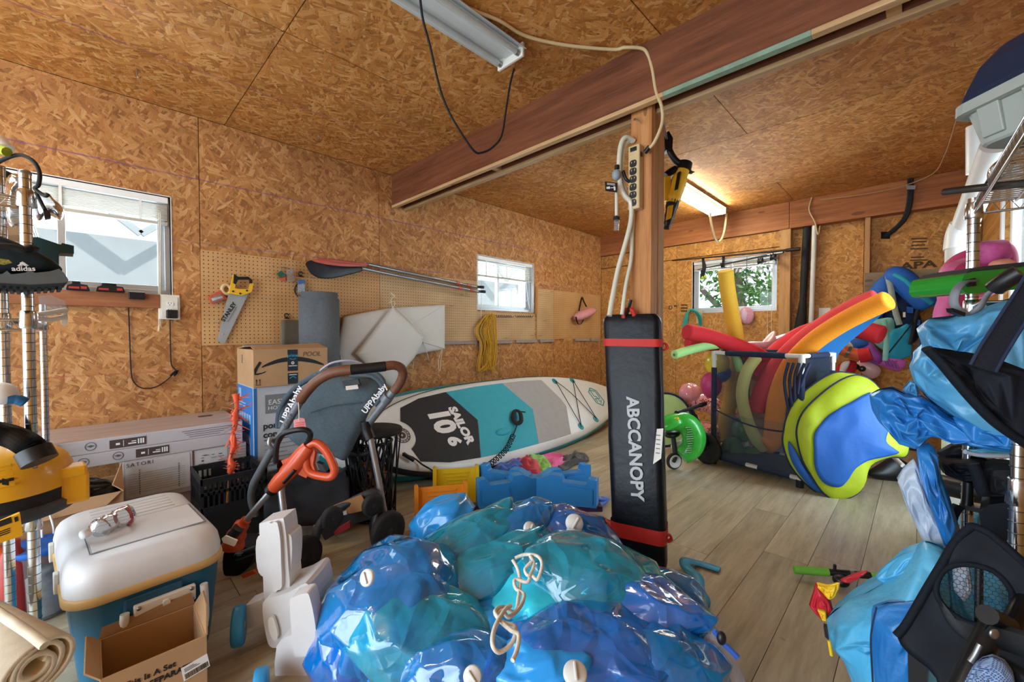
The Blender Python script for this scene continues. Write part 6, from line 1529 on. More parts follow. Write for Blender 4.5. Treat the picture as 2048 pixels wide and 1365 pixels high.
m_pinkp = mat('pale_pink_vinyl', '#e3b9bb', .3, coat=.5, var=.05)
o = obj('pool_toy', ppillow([(1490, 690), (1500, 684), (1520, 688), (1535, 675), (1548, 663), (1551, 675), (1560, 672), (1575, 668), (1560, 690), (1530, 705), (1500, 705)], vframe(3.75), .05, disp=lambda x, y, s: .02 * nz((x, y, s), 9, 2)), m_pinkp); tag(o, 'pale pink deflated float showing behind the red noodles', 'pool toy')
# ball and pink toys left of the bin
bY = thing('beach_ball', at(1432, 733, 3.62), 'half blown yellow and blue beach ball by the corner of the bin', 'ball')
obj('yellow_half', MB().ell(at(1434, 728, 3.62), (.10, .10, .115)), mat('ball_yellow', '#dcc52a', .3, coat=.4), bY); obj('blue_half', MB().ell(at(1438, 746, 3.63), (.095, .095, .09)), mat('ball_blue', '#3766a8', .3, coat=.4), bY)
o = obj('yellow_float', ppillow([(1437, 690), (1460, 686), (1490, 694), (1495, 712), (1470, 712), (1445, 706)], vframe(3.6), .04), mat('ball_yellow', '#dcc52a', .3)); tag(o, 'flat yellow float squeezed under the light green noodle', 'pool toy')
o = obj('punch_ball', MB().ell(at(1422, 773, 3.6), (.085, .085, .115), disp=lambda d: .08 * d.z), mat('magenta_rubber', '#c23a72', .45, var=.06)); tag(o, 'magenta rubber ball hanging below the beach ball', 'ball')
o = obj('flamingo_float', MB().ell(at(1380, 788, 3.95), (.115, .1, .1), nu=40, nv=20, disp=lambda d: .035 * math.sin(math.atan2(d.y, d.x) * 14)), m_pinkf); tag(o, 'plain pink inflatable bulb behind the lime disc', 'pool float')
def glitter():
    t = NT('float_glitter'); v = t.voro(t.objco(), 90); 
    sp = t.n.new('ShaderNodeSeparateColor'); t.link(v.outputs['Color'], sp.inputs[0])
    g = t.math('GREATER_THAN', sp.outputs[0], .72)
    t.link(t.mix(g, lin('#e39aa6'), lin('#e8b06a')), t.b.inputs['Base Color']); t.link(t.math('MULTIPLY', g, .9), t.b.inputs['Metallic']); t.b.inputs['Roughness'].default_value = .2; t.b.inputs['Coat Weight'].default_value = .8; return t.m
gr_c = at(1408, 835, 3.85); rn = thing('ring_float', gr_c, 'pink glitter swim ring standing behind the balance bike handlebar', 'pool float')
gx = (lat * .9 - FH * .3).normalized(); gy = (Z_ * .75 + FH * .5 - lat * .25).normalized()
pts = [gr_c + gx * (.21 * math.cos(a)) + gy * (.16 * math.sin(a)) for a in [k * 2 * math.pi / 40 for k in range(40)]]
obj('ring_tube', MB().tube(pts, [.085 + .004 * math.sin(k * 2.5) for k in range(40)], 16, closed=True), glitter(), rn)
o = obj('pink_cloth', ppillow([(1395, 845), (1430, 850), (1438, 880), (1420, 870), (1402, 862)], vframe(3.8), .05), mat('hot_pink', '#d3246a', .5, var=.1)); tag(o, 'hot pink float folded under the glitter ring', 'pool toy')
o = obj('dark_bag', ppillow([(1400, 865), (1432, 862), (1438, 905), (1425, 915), (1405, 890)], vframe(3.75), .06, disp=lambda x, y, s: .02 * nz((x, y, s), 12, 3)), mat('sequin_maroon', '#571c36', .4, var=.5, vscale=60)); tag(o, 'dark maroon sequined bag on the floor behind the bike fork', 'bag')
# lime pop-up disc
fr = pframe(at(1338, 845, 3.75), -FH + Z_ * .25)
ld = thing('popup_disc', at(1338, 900, 3.75), 'pale lime folded pop-up disc with navy edge behind the canopy bag', 'disc')
el = [(1330 + 52 * math.cos(a), 840 + 53 * math.sin(a)) for a in [k * 2 * math.pi / 16 for k in range(16)]]
obj('disc_fabric', ppillow(el, fr, .02, 3), mat('lime_fabric', '#b9d88a', .7, var=.05), ld)
obj('disc_edge', MB().tube([fr[0] @ Vector((x, y, 0)) for x, y in smooth2(V2(el, fr), 3)], .012, 8, closed=True), m_navy, ld)
# balance bike with a green inflatable
bk_ = thing('balance_bike', onZ(1390, 930), 'small white and black balance bike carrying a green inflatable', 'bike')
D = 3.28
obj('handlebar', tb([(1353, 827, D - .15), (1380, 818, D), (1410, 808, D + .15)], .014, 10, 3), m_blackmatte, bk_)
obj('grip', tb([(1353, 827, D - .15), (1362, 824, D - .1)], .019, 10, 1), m_black, bk_); obj('grip', tb([(1401, 811, D + .1), (1410, 808, D + .15)], .019, 10, 1), m_black, bk_)
obj('stem', tb([(1382, 818, D), (1390, 838, D + .02)], .018, 10, 1), m_black, bk_); obj('head_tube', tb([(1390, 836, D + .02), (1397, 858, D + .04)], .027, 12, 1), m_offwhite, bk_)
obj('stem_clamp', tb([(1387, 833, D + .01), (1394, 848, D + .03)], .029, 12, 1), m_black, bk_)
obj('fork', tb([(1402, 866, D + .05), (1410, 890, D + .08)], .026, 12, 1), m_black, bk_)
fwc = at(1413, 897, D + .1)
wheel(bk_, fwc, (lat * .85 + FH * .5).normalized(), .125, .045, m_rub, m_frk, 'front_wheel')
obj('frame_tube', tb([(1395, 858, D + .04), (1370, 880, D - .02), (1345, 895, D - .06)], .02, 10), m_offwhite, bk_)
obj('saddle', MB().ell(at(1345, 868, D - .08), (.10, .05, .03)), m_black, bk_)
obj('seat_tube', tb([(1346, 870, D - .08), (1350, 905, D - .06)], .018, 10, 1), m_frk, bk_)
rw = onZ(1348, 940); rwc = Vector((rw.x, rw.y, .068)); rax = (lat * .25 - FH * .95).normalized()
w_ = wheel(bk_, rwc, rax, .064, .03, m_rub, m_black, 'rear_wheel', .5)
obj('white_rim', MB().lathe([(.038, .013), (.051, .013), (.051, .018), (.038, .018)], rwc, rax, 26), m_whiteprint, w_)
obj('pedal', tb([(1386, 908, D), (1406, 900, D + .02)], .012, 8, 1), m_black, bk_); obj('rear_fork', tb([(1350, 900, D - .05), (1352, 912, D - .04), (1348, 923, D - .1)], .015, 8), m_frk, bk_)
m_croc = mat('croc_green', '#35b43c', .3, var=.15, vscale=25, coat=.5)
gi = thing('inflatable_crocodile', at(1360, 900, 3.2), 'bright green deflated inflatable draped over the bike saddle', 'pool toy')
D = 3.14
obj('inflatable_body', tb([(1322, 850, D), (1345, 845, D), (1365, 845, D), (1380, 855, D), (1388, 875, D), (1384, 895, D), (1372, 908, D), (1364, 914, D)], [.05 + .035 * math.sin(i / 35 * 3) for i in range(36)], 18), m_croc, gi)
obj('inflatable_head', ppillow([(1325, 852), (1345, 836), (1360, 836), (1366, 846), (1350, 856), (1330, 862)], vframe(3.08), .04), m_croc, gi)
obj('eye', MB().ell(at(1355, 838, 3.03), (.012, .012, .014)), m_sy, gi)
q = MB()
for k in range(12): q.tube(crv([at(1374 + 2 * math.sin(k) - .8 * abs(k - 5), 856 + k * 4.6, 3.045), at(1386 - .7 * abs(k - 5), 855 + k * 4.6, 3.06)], 3), .006, 5)
obj('skin_folds', q, m_gfl, gi, kind='stuff')
cl = obj('silver_clips', MB().tube(crv([at(1420, 890, 3.5), at(1432, 898, 3.5), at(1424, 902, 3.48)], 4), .02, 8), m_steel); tag(cl, 'silver buckle lying by the foot of the mesh bin', 'buckle')
# pop-up tent
m_ty = mat('tent_yellow', '#a3b516', .6, var=.05, vscale=4, bump=.3, bscale=14, bdist=.01); m_tbl = mat('tent_blue', '#1657a6', .6, var=.06, vscale=4, bump=.3, bscale=10, bdist=.01)
Nt = (-FH * .97 + Z_ * .13 - RGT * .12).normalized(); frt = pframe(Vector((3.36, .38, .0)), Nt)
c2 = lambda pts: [(1320 + x / 3.688, 640 + y / 3.688) for x, y in pts]
tn = thing('popup_tent', (3.5, .35, 0), 'folded yellow-green and blue pop-up tent leaning against the mesh bin', 'tent')
out = c2([(1010, 800), (1045, 700), (1120, 610), (1250, 500), (1380, 425), (1480, 415), (1580, 470), (1680, 600), (1800, 760), (1830, 930), (1800, 1010), (1690, 1015), (1545, 1080), (1490, 1240), (1400, 1310), (1280, 1322), (1190, 1260), (1110, 1140), (1050, 1030), (1015, 900)])
out2 = c2([(965, 830), (990, 720), (1060, 590), (1200, 470), (1340, 392), (1440, 388), (1540, 425), (1450, 600), (1200, 900), (1180, 1180), (1230, 1300), (1110, 1210), (1010, 1080), (960, 930)])
wv = lambda x, y, s: .03 * nz((x, y, s), 3.2, 5) + .012 * crease((x, y, 0), 5, 3)
obj('rear_panel', ppillow(out2, frt, .06, 4, lift=-.09, nr=14, disp=wv), m_ty, tn)
obj('front_panel', ppillow(out, frt, .07, 4, nr=18, disp=wv), m_ty, tn)
blue = c2([(1100, 830), (1180, 722), (1270, 650), (1350, 605), (1440, 555), (1515, 535), (1560, 585), (1600, 650), (1625, 760), (1592, 880), (1660, 940), (1695, 970), (1600, 1000), (1480, 1030), (1395, 1085), (1340, 1180), (1285, 1224), (1190, 1200), (1130, 1110), (1105, 980)])
def conform(pts, outer, f, th, power=2.2, sub_o=4, sub_i=4, nr=12, gap=.005, nro=18):
    Po = smooth2(V2(outer, f), sub_o); n = len(Po); cx = sum(p[0] for p in Po) / n; cy = sum(p[1] for p in Po) / n
    def H(x, y):
        dx, dy = x - cx, y - cy; L = math.hypot(dx, dy)
        if L < 1e-6: return th + wv(x, y, 1)
        dx /= L; dy /= L; best = L
        for i in range(n):
            x1, y1 = Po[i][0] - cx, Po[i][1] - cy; x2, y2 = Po[(i + 1) % n][0] - cx, Po[(i + 1) % n][1] - cy
            dn = dx * (y2 - y1) - dy * (x2 - x1)
            if abs(dn) < 1e-12: continue
            t = (x1 * (y2 - y1) - y1 * (x2 - x1)) / dn; u = (x1 * dy - y1 * dx) / dn
            if t > 0 and -1e-6 <= u <= 1 + 1e-6: best = max(best, t) if best != L else t
        q = min(1, L / best); return th * max(0, 1 - q ** power) ** .5 + wv(x, y, 1) * min(1, (1 - q) * 6)
    Pi = smooth2(V2(pts, f), sub_i); m = len(Pi); ix = sum(p[0] for p in Pi) / m; iy = sum(p[1] for p in Pi) / m; vs_ = [(ix, iy, H(ix, iy) + gap)]; fs = []
    for k in range(1, nr + 1):
        for p in Pi:
            x, y = ix + (p[0] - ix) * k / nr, iy + (p[1] - iy) * k / nr; vs_.append((x, y, H(x, y) + gap))
    for j in range(m):
        fs.append((0, 1 + j, 1 + (j + 1) % m))
        for k in range(nr - 1): c0 = 1 + k * m; fs.append((c0 + j, c0 + m + j, c0 + m + (j + 1) % m, c0 + (j + 1) % m))
    return MB().add(vs_, fs, True, f[0])
obj('blue_panel', conform(blue, out, frt, .07), m_tbl, tn, solid=.004)
for pp, l in ((out, 0), (out2, -.09)): obj('edge_piping', MB().tube([frt[0] @ Vector((x, y, l)) for x, y in smooth2(V2(pp, frt), 4)], .007, 8, closed=True), m_navy, tn)
lower = c2([(970, 900), (1020, 1010), (1080, 1090), (1150, 1200), (1220, 1290), (1130, 1240), (1030, 1120), (975, 1000)])
obj('blue_panel', ppillow(lower, frt, .03, 4, lift=-.035, nr=8), m_tbl, tn)
# black tray and pipe on the floor right of the tent
o = obj('black_tray', ppillow([(1737, 945), (1760, 930), (1790, 915), (1830, 935), (1870, 950), (1850, 972), (1790, 966), (1745, 955)], vframe(3.0), .06), m_black); tag(o, 'black plastic tray lying on the floor right of the tent', 'tray')
o = obj('white_stick', tb([(1788, 915, 2.95), (1806, 932, 2.85)], .014, 10, 1), m_offwhite); tag(o, 'short white pipe resting on the black tray', 'pipe')
# ------------------------------------------------------------------ back wall fittings
def BP(px, py, off=.01): return onX(px, py, BK - off)
def bprism(pts, off, th, mb=None):
    M = frame((BK - off, 0, 0), -Y_, Z_); inv = M.inverted(); P = [(lambda p: (p.x, p.y))(inv @ BP(x, y, off)) for x, y in pts]
    return (mb or MB()).prism(P, 0, th, M)
def bpillow(pts, off, thick, sub=4, **k):
    M = frame((BK - off, 0, 0), -Y_, Z_); inv = M.inverted(); P = [(lambda p: (p.x, p.y))(inv @ BP(x, y, off)) for x, y in pts]
    return MB().pillow(P, thick, sub=sub, M=M, **k)
bp = structure('trim_5', BP(1800, 570)); obj('hook_board', bprism([(1730, 547), (1900, 537), (1900, 600), (1730, 600)], -.02, .03), m_greyboard, bp, bevel=.003)
obj('hook_board', bprism([(1730, 640), (1900, 640), (1900, 690), (1730, 690)], -.02, .025), m_greyboard, bp, bevel=.003)
outlet('wall_outlet', frame(BP(1649, 630, -.09), -Y_, Z_), 'white double outlet on the back wall right of the conduits', .095, .14)
lsw = obj('switch_plate', bprism([(1393, 622), (1405, 621), (1405, 646), (1393, 647)], 0, .006), m_cream, bevel=.002); tag(lsw, 'small cream cover plate under the back window by the teal rope', 'cover plate')
bpz = [(BP(1619, 395, -.03), .034), (BP(1613, 470, -.03), .034), (BP(1609, 540, -.03), .034), (BP(1606, 600, -.03), .03), (BP(1600, 660, -.03), .055)]
o = obj('cable_conduit', MB().tube([p for p, r in bpz], [r for p, r in bpz], 12), m_blackmatte); tag(o, 'black sleeved cable bundle running down the back wall', 'conduit')
o = obj('water_pipe', MB().tube([BP(1631, 393, 0), BP(1627, 520, -.02), BP(1621, 680, -.02)], .022, 12), m_pvc); tag(o, 'white pipe running down the back wall beside the black conduit', 'pipe')
o = obj('thin_cable', MB().tube(crv([BP(1624, 395, .04), BP(1618, 420, .05), BP(1630, 445, .05), BP(1636, 470, .02), BP(1640, 452, .02)], 5), .006, 6), m_cream); tag(o, 'thin cream cable curling round the two conduits', 'cable')
cbx = thing('cable_drop', BP(1772, 470, -.08), 'bundle of black cables dropping from the header board into the wall', 'cable')
for k in range(3): obj('cable', MB().tube(crv([BP(1818 + 3 * k, 358, .06), BP(1817 + 3 * k, 400, .06), BP(1805 + 3 * k, 440, 0), BP(1770 + 3 * k, 472, -.085)], 6), .012, 7), m_blackmatte, cbx)
obj('cable_clamp', bprism([(1812, 372), (1832, 372), (1830, 380), (1814, 380)], .065, .02), m_steel, cbx)
obj('cable_hole', bprism([(1762, 464), (1780, 464), (1780, 478), (1762, 478)], -.089, .004), m_dark, cbx)
o = obj('string', MB().tube(crv([onX(1640, 400, 5.1), onX(1720, 390, 5.1), onX(1800, 374, 5.12), onZ(1865, 348, 2.42), onZ(1890, 310, 2.42), onZ(1915, 235, 2.42), onZ(1935, 180, 2.42)], 6), .005, 6), m_card); tag(o, 'thin string stapled along the ceiling corner towards the grey tote', 'string')
# stamps on the boards
m_stamp = mat('stamp_ink', '#4a3420', .8, var=.3, vscale=60)
stp = wb
MBs = lambda px, py: frame(BP(px, py, -.088), -Y_, Z_)
text('board_stamp', 'APA', .085, MBs(1836, 531), m_stamp, stp, bold=.003, sx=1.5, ext=.001)
q = MB()
for (x0, x1, y) in ((1822, 1855, 477), (1824, 1853, 483), (1822, 1850, 490), (1820, 1856, 497), (1822, 1848, 514), (1820, 1856, 520)): bprism([(x0, y), (x1, y - 1), (x1, y + 1.5), (x0, y + 2.5)], -.088, .0008, q)
obj('stamp_lines', q, m_stamp, stp, kind='stuff')
text('board_stamp', 'D', .07, frame(BP(1341, 616, .001), -Y_, Z_), m_stamp, stp, bold=.002, ext=.001)
q = MB()
for (x0, x1, y) in ((1362, 1375, 612), (1362, 1375, 618), (1348, 1354, 614), (1362, 1374, 624)): bprism([(x0, y - 3), (x1, y - 3), (x1, y), (x0, y)], .001, .0008, q)
obj('stamp_lines', q, m_stamp, stp, kind='stuff')
# fishing rods over the window, cables, rope, mask
def rod(label, a, b, off, reel):
    t = thing('fishing_rod', BP(*a, off), label, 'fishing rod')
    obj('rod_blank', MB().tube([BP(*a, off), BP(*b, off)], [.006, .012], 8), m_black, t)
    p = BP(*reel, off + .04)
    obj('reel', MB().lathe([(.012, -.025), (.04, -.022), (.03, -.01), (.03, .01), (.04, .022), (.012, .025)], p, -Y_, 16), m_black, t); obj('reel_foot', MB().tube([p, BP(reel[0], reel[1] - 8, off)], .009, 6), m_steel, t)
    obj('reel_handle', MB().tube([p, p + Vector((-.06, -.03, -.02)), p + Vector((-.06, -.07, -.02))], .008, 6), m_black, t)
    return t
r1 = rod('upper fishing rod on hooks above the back window', (1345, 522), (1600, 498), .06, (1546, 515)); obj('handle', MB().tube([BP(1572, 501, .06), BP(1600, 498, .06)], .018, 10), m_black, r1)
r2 = rod('lower fishing rod with dark reel across the top of the back window', (1395, 540), (1568, 504), .05, (1521, 523)); obj('rod_seat', MB().tube([BP(1535, 510, .05), BP(1566, 505, .05)], .017, 10), m_steel, r2)
def bundle(label, px, y0, y1, yellow):
    t = thing('cable_bundle', BP(px, y1, .04), label, 'cable'); random.seed(px); q = MB()
    for k in range(7): q.tube(crv([BP(px + random.uniform(-2, 2), y0, .04), BP(px + random.uniform(-6, 6), (y0 + y1) / 2, .06), BP(px + random.uniform(-4, 4), y1, .05), BP(px + random.uniform(-6, 6), y0 * .4 + y1 * .6, .05)], 4), .008, 5)
    obj('cable_loops', q, m_blackmatte, t, kind='stuff')
    if yellow:
        for dx, dy in ((-1, 0), (4, -3)): obj('ear_bud', MB().ell(BP(px + dx, y1 + dy, .06), (.014, .014, .02)), m_ty, t)
bundle('black earphones with yellow buds hanging at the left end of the rods', 1406, 516, 556, True); bundle('knot of black cable hanging from the rods above the yellow noodle', 1447, 514, 535, False)
tr_ = thing('rope_coil', BP(1382, 660, .03), 'teal rope coil hanging left of the small cover plate', 'rope'); q = MB()
for k in range(6): q.tube(crv([BP(1382 + k, 619 + k % 3, .03), BP(1394 + k * 1.2, 630, .04 + .01 * k), BP(1399 + k * .5, 652, .04), BP(1390, 672, .04), BP(1368 + k * 1.5, 660, .04), BP(1370 + k, 634, .05), BP(1378, 622, .04)], 5, True), .010, 6, closed=True)
obj('rope_loops', q, mat('rope_teal', '#2a8f86', .6, var=.15, vscale=60), tr_, kind='stuff')
mk = thing('mask_bag', BP(1492, 640, .03), 'pink mesh pouch hanging under the back window beside the yellow noodle', 'bag')
obj('pouch_body', bpillow([(1480, 622), (1491, 614), (1506, 622), (1507, 638), (1498, 648), (1486, 646), (1478, 634)], .05, .03), mat('pouch_rose', '#c58a9a', .6, var=.25, vscale=50), mk); obj('pouch_panel', bpillow([(1484, 622), (1490, 618), (1496, 628), (1490, 644), (1482, 634)], .07, .02), mat('pouch_lilac', '#cbb0c8', .6, var=.1), mk)
obj('hang_cord', MB().tube([BP(1490, 616, .05), BP(1492, 560, .04), BP(1494, 515, .05)], .003, 5), m_black, mk)
# tree outside the back window
m_leaf = NT('leaf_green'); m_leaf.link(m_leaf.ramp(m_leaf.rnd(), [(0, lin('#4f8a34')), (.5, lin('#7fb24e')), (1, lin('#a6cf78'))]), m_leaf.b.inputs['Base Color']); m_leaf.b.inputs['Roughness'].default_value = .6; m_leaf = m_leaf.m
m_leaf2 = mat('blossom_pale', '#e6cfc8', .7, var=.1); m_bark = mat('bark', '#8a7a70', .9, var=.2)
te = thing('garden_tree', (8.6, 2.4, -.2), 'leafy green tree with pale blossom outside the back window', 'tree')
q = MB(); q.tube(crv([(8.8, 2.3, -.2), (8.75, 2.35, .8), (8.7, 2.45, 1.6), (8.8, 2.6, 2.6)], 5), .09, 8); q.tube([(8.75, 2.35, 1.0), (8.6, 3.1, 1.9), (8.6, 3.6, 2.4)], .05, 6); q.tube([(8.75, 2.4, 1.2), (8.8, 1.7, 2.0), (8.8, 1.2, 2.6)], .05, 6)
obj('trunk', q, m_bark, te)
random.seed(21)
for nm, m, n, r in (('foliage', m_leaf, 2600, .075), ('foliage', mat('leaf_deep', '#3f7030', .6, var=.3, vscale=3), 1500, .07), ('blossom', m_leaf2, 1300, .06)):
    q = MB()
    cl_ = [(8.7 + random.uniform(-.5, .5), 2.4 + random.uniform(-2.2, 2.2), 1.6 + random.uniform(-1.2, 1.6)) for _ in range(26)]
    for k in range(n):
        c = random.choice(cl_); p = Vector(c) + Vector((random.gauss(0, .2), random.gauss(0, .24), random.gauss(0, .22)))
        a = Vector((random.uniform(-1, 1), random.uniform(-1, 1), random.uniform(-1, 1))).normalized() * r; b = a.orthogonal().normalized() * r * .55
        q.add([p - a, p + b, p + a, p - b], [(0, 1, 2, 3)])
    obj(nm, q, m, te, kind='stuff')
# ------------------------------------------------------------------ hanging vests, fins and backpack
m_vblue = mat('vest_blue', '#1b5cb4', .7, var=.1); m_vnavy = mat('vest_navy', '#14294e', .8, var=.15); m_vteal = mat('vest_teal', '#1f9cba', .7, var=.08); m_mint = mat('mint_fabric', '#86c7bd', .7, var=.1)
v1 = thing('life_vest', BP(1780, 700, .2), 'blue and teal life vest with black straps hanging from the weathered board', 'life vest')
obj('vest_wing', bpillow([(1722, 640), (1728, 605), (1748, 568), (1775, 548), (1796, 552), (1792, 585), (1770, 625), (1745, 655)], .16, .08), m_vblue, v1)
obj('collar_foam', MB().tube(crv([BP(1778, 554, .22), BP(1800, 556, .26), BP(1830, 585, .26), BP(1858, 614, .24)], 5), [.06, .075, .085, .09, .09, .09, .09, .09, .09, .09, .09, .09, .085, .085, .08, .06], 12), m_vblue, v1)
obj('collar_trim', MB().tube(crv([BP(1790, 549, .32), BP(1812, 562, .34), BP(1840, 588, .34), BP(1862, 606, .30)], 5), .035, 8, flat=.6), m_vteal, v1)
obj('vest_body', bpillow([(1775, 590), (1810, 585), (1838, 625), (1842, 665), (1820, 690), (1785, 680), (1765, 640)], .12, .07), m_vnavy, v1)
obj('vest_flap', bpillow([(1776, 668), (1800, 655), (1822, 650), (1822, 712), (1770, 718)], .24, .04, 2), m_vteal, v1)
obj('vest_side', bpillow([(1738, 645), (1760, 638), (1788, 640), (1786, 690), (1765, 700), (1745, 680)], .22, .04), m_mint, v1)
for a, b in (((1826, 645), (1776, 708)), ((1800, 580), (1840, 600)), ((1782, 598), (1808, 640)), ((1836, 620), (1820, 690))): obj('strap', MB().tube([BP(*a, .30), BP(*b, .31)], .016, 6, flat=.3), m_blackmatte, v1)
obj('strap', MB().tube(crv([BP(1776, 552, .3), BP(1782, 580, .32), BP(1790, 620, .32), BP(1799, 650, .32)], 4), .024, 6, flat=.35), mat('strap_stone', '#8f9c98', .7), v1)
obj('strap', MB().tube(crv([BP(1768, 640, .3), BP(1773, 680, .33), BP(1770, 722, .33)], 4), .022, 6, flat=.35), m_mint, v1)
for px, py in ((1820, 620), (1834, 645), (1824, 655)): obj('buckle', bprism([(px - 7, py - 6), (px + 7, py - 4), (px + 6, py + 7), (px - 6, py + 6)], .22, .04), m_vblue, v1, bevel=.006)
obj('clip', bprism([(1806, 625), (1811, 625), (1811, 635), (1806, 635)], .3, .02), m_offwhite, v1)
# fins, toys
def onback(name, pts, off, th, m, label, cat, sub=4, **k):
    o = obj(name, bpillow(pts, off, th, sub, **k), m); tag(o, label, cat); return o
onback('swimming_hat', [(1700, 684), (1722, 678), (1738, 686), (1735, 694), (1706, 706)], .30, .05, m_vblue, 'blue cloth hat lying over the purple fin', 'hat')
fn = thing('swim_fin', BP(1750, 730, .3), 'purple and pink swim fin hanging below the life vest', 'fin')
obj('fin_foot', bpillow([(1712, 696), (1738, 684), (1756, 700), (1766, 715), (1760, 728), (1745, 726), (1726, 712)], .28, .07), mat('fin_purple', '#9a4aa8', .45, var=.06), fn)
obj('fin_blade', bpillow([(1745, 722), (1780, 716), (1812, 722), (1806, 738), (1795, 744), (1765, 734)], .25, .02, 2), mat('fin_pink', '#c356a8', .45, var=.05), fn)
q = MB()
for k in range(4): q.tube([BP(1770 + k * 7, 719 + k, .285), BP(1776 + k * 7, 733 + k * 2, .285)], .008, 5)
obj('fin_ribs', q, mat('fin_purple', '#9a4aa8', .45), fn)
wg = thing('water_gun', BP(1700, 710, .4), 'orange and red toy water blaster hanging by the bin', 'toy')
obj('barrel', MB().tube([BP(1655, 692, .42), BP(1690, 703, .42), BP(1722, 712, .42)], [.045, .045, .06], 12), mat('blaster_orange', '#d4683c', .4, var=.06), wg); obj('tip', MB().tube(crv([BP(1718, 712, .42), BP(1732, 710, .42), BP(1742, 708, .42)], 4), [.065] * 5 + [.055] * 4, 12), m_fr, wg)
obj('band', MB().tube([BP(1694, 704, .42), BP(1700, 706, .42)], .056, 12), m_steel, wg); obj('front_end', MB().tube([BP(1655, 692, .42), BP(1668, 696, .42)], .052, 12), m_pinkp, wg)
rg = thing('toy_racket', BP(1690, 745, .3), 'red and white toy glove leaning under the orange blaster', 'toy')
obj('glove_body', bpillow([(1672, 735), (1690, 722), (1712, 724), (1710, 745), (1692, 760), (1674, 752)], .36, .05), m_fr, rg); obj('white_stripe', bpillow([(1682, 728), (1694, 722), (1700, 726), (1684, 755), (1678, 750)], .41, .03), m_whiteprint, rg)
onback('white_float', [(1682, 676), (1692, 672), (1710, 695), (1740, 708), (1745, 716), (1715, 712), (1698, 700)], .30, .04, m_offwhite, 'white pool float edge behind the orange blaster', 'pool toy')
onback('clear_bag', [(1714, 722), (1735, 720), (1760, 735), (1758, 752), (1740, 758), (1722, 745)], .22, .05, m_pinkp, 'white plastic bag hanging behind the purple fin', 'bag')
sg = thing('goggles', BP(1720, 738, .3), 'black swim goggles hanging by the white bag', 'goggles')
for px, py in ((1712, 734), (1724, 738)): obj('lens', MB().tube([BP(px + 5 * math.cos(a), py + 3.5 * math.sin(a), .34) for a in [k * 2 * math.pi / 14 for k in range(14)]], .012, 6, closed=True), m_black, sg)
m_mag = mat('magenta_nylon', '#c2346e', .6, var=.12, vscale=8); m_pk = mat('pink_nylon', '#dd6fa4', .6, var=.08)
pk_ = thing('backpack', BP(1900, 600, .3), 'magenta and pink backpack hanging behind the chrome shelf post', 'backpack')
Dk = 2.05
obj('pack_body', vpillow([(1895, 545), (1920, 510), (1950, 495), (1985, 485), (2003, 492), (2010, 530), (1990, 580), (1950, 600), (1915, 595)], Dk, .12), m_mag, pk_)
obj('pack_top', vpillow([(1955, 488), (1985, 482), (2004, 484), (2010, 520), (1985, 530), (1960, 525)], Dk - .1, .06), mat('pack_print', '#c65a9c', .6, var=.35, vscale=14), pk_)
obj('pack_front', vpillow([(1888, 600), (1895, 560), (1915, 545), (1930, 560), (1915, 610), (1895, 640)], Dk - .12, .06), m_mag, pk_)
for pts in ([(1930, 520, Dk - .15), (1900, 535, Dk - .18), (1890, 560, Dk - .18), (1897, 590, Dk - .18)], [(1895, 590, Dk - .2), (1884, 620, Dk - .2), (1880, 645, Dk - .2)], [(1893, 610, Dk - .2), (1891, 650, Dk - .2), (1893, 680, Dk - .2)]): obj('strap', tb(pts, .03, 6, flat=.3), m_pk, pk_)
obj('peach_cloth', vpillow([(1985, 525), (2010, 518), (2030, 532), (2015, 545), (1990, 545)], Dk - .15, .04), mat('peach_fabric', '#e0a088', .7), pk_)
o = obj('navy_bag', vpillow([(1868, 635), (1890, 620), (1935, 625), (1945, 680), (1910, 690), (1865, 680)], 2.95, .08), m_vnavy); tag(o, 'navy bag hanging under the magenta backpack', 'bag'); obj('bag_strap', MB().tube([at(1900, 630, 2.95), BP(1893, 570, .02)], .02, 6, flat=.3), m_vnavy, o)
# tall white pipe
dp_ = thing('duct_pipe', at(1915, 520, 2.9), 'wide white drain pipe with elbow leaning in the right back corner', 'pipe')
obj('pipe_run', tb([(1992, 290, 2.05), (1928, 455, 2.45)], .058, 18, 1), m_pvc, dp_); obj('elbow', tb([(1930, 448, 2.44), (1921, 470, 2.47), (1917, 500, 2.47)], .066, 18), m_white, dp_)
obj('pipe_run', tb([(1917, 495, 2.47), (1908, 1015, 2.47)], .058, 18, 1), m_pvc, dp_)
p2_ = obj('pipe_stub', tb([(1957, 250, 2.3), (1957, 345, 2.32)], .05, 16, 1), m_white); tag(p2_, 'short white pipe standing behind the grey tote', 'pipe')
# glazed door on the right wall
dr = structure('door_1', (3.46, RT, 0)); q = MB(); x0, x1, zt = DR[0], DR[1], DR[3]
for a, b, c, d in ((x0, x0 + .09, 0, zt), (x1 - .09, x1, 0, zt), (x0 + .09, x1 - .09, zt - .1, zt), (x0 + .09, x1 - .09, 0, .22), (x0 + .09, x1 - .09, .95, 1.05)): q.bx(a, b, RT - .06, RT - .02, c, d)
obj('door_frame', q, m_white, dr, bevel=.004); obj('door_pane', MB().bx(x0 + .09, x1 - .09, RT - .045, RT - .038, .22, .95).bx(x0 + .09, x1 - .09, RT - .045, RT - .038, 1.05, zt - .1), m_glass, dr)
q = MB()
for a, b, c, d in ((x0 - .07, x0, 0, zt + .07), (x1, x1 + .07, 0, zt + .07), (x0, x1, zt, zt + .07)): q.bx(a, b, RT - .002, RT + .014, c, d)
obj('trim_6', q, m_white, dr, bevel=.003)
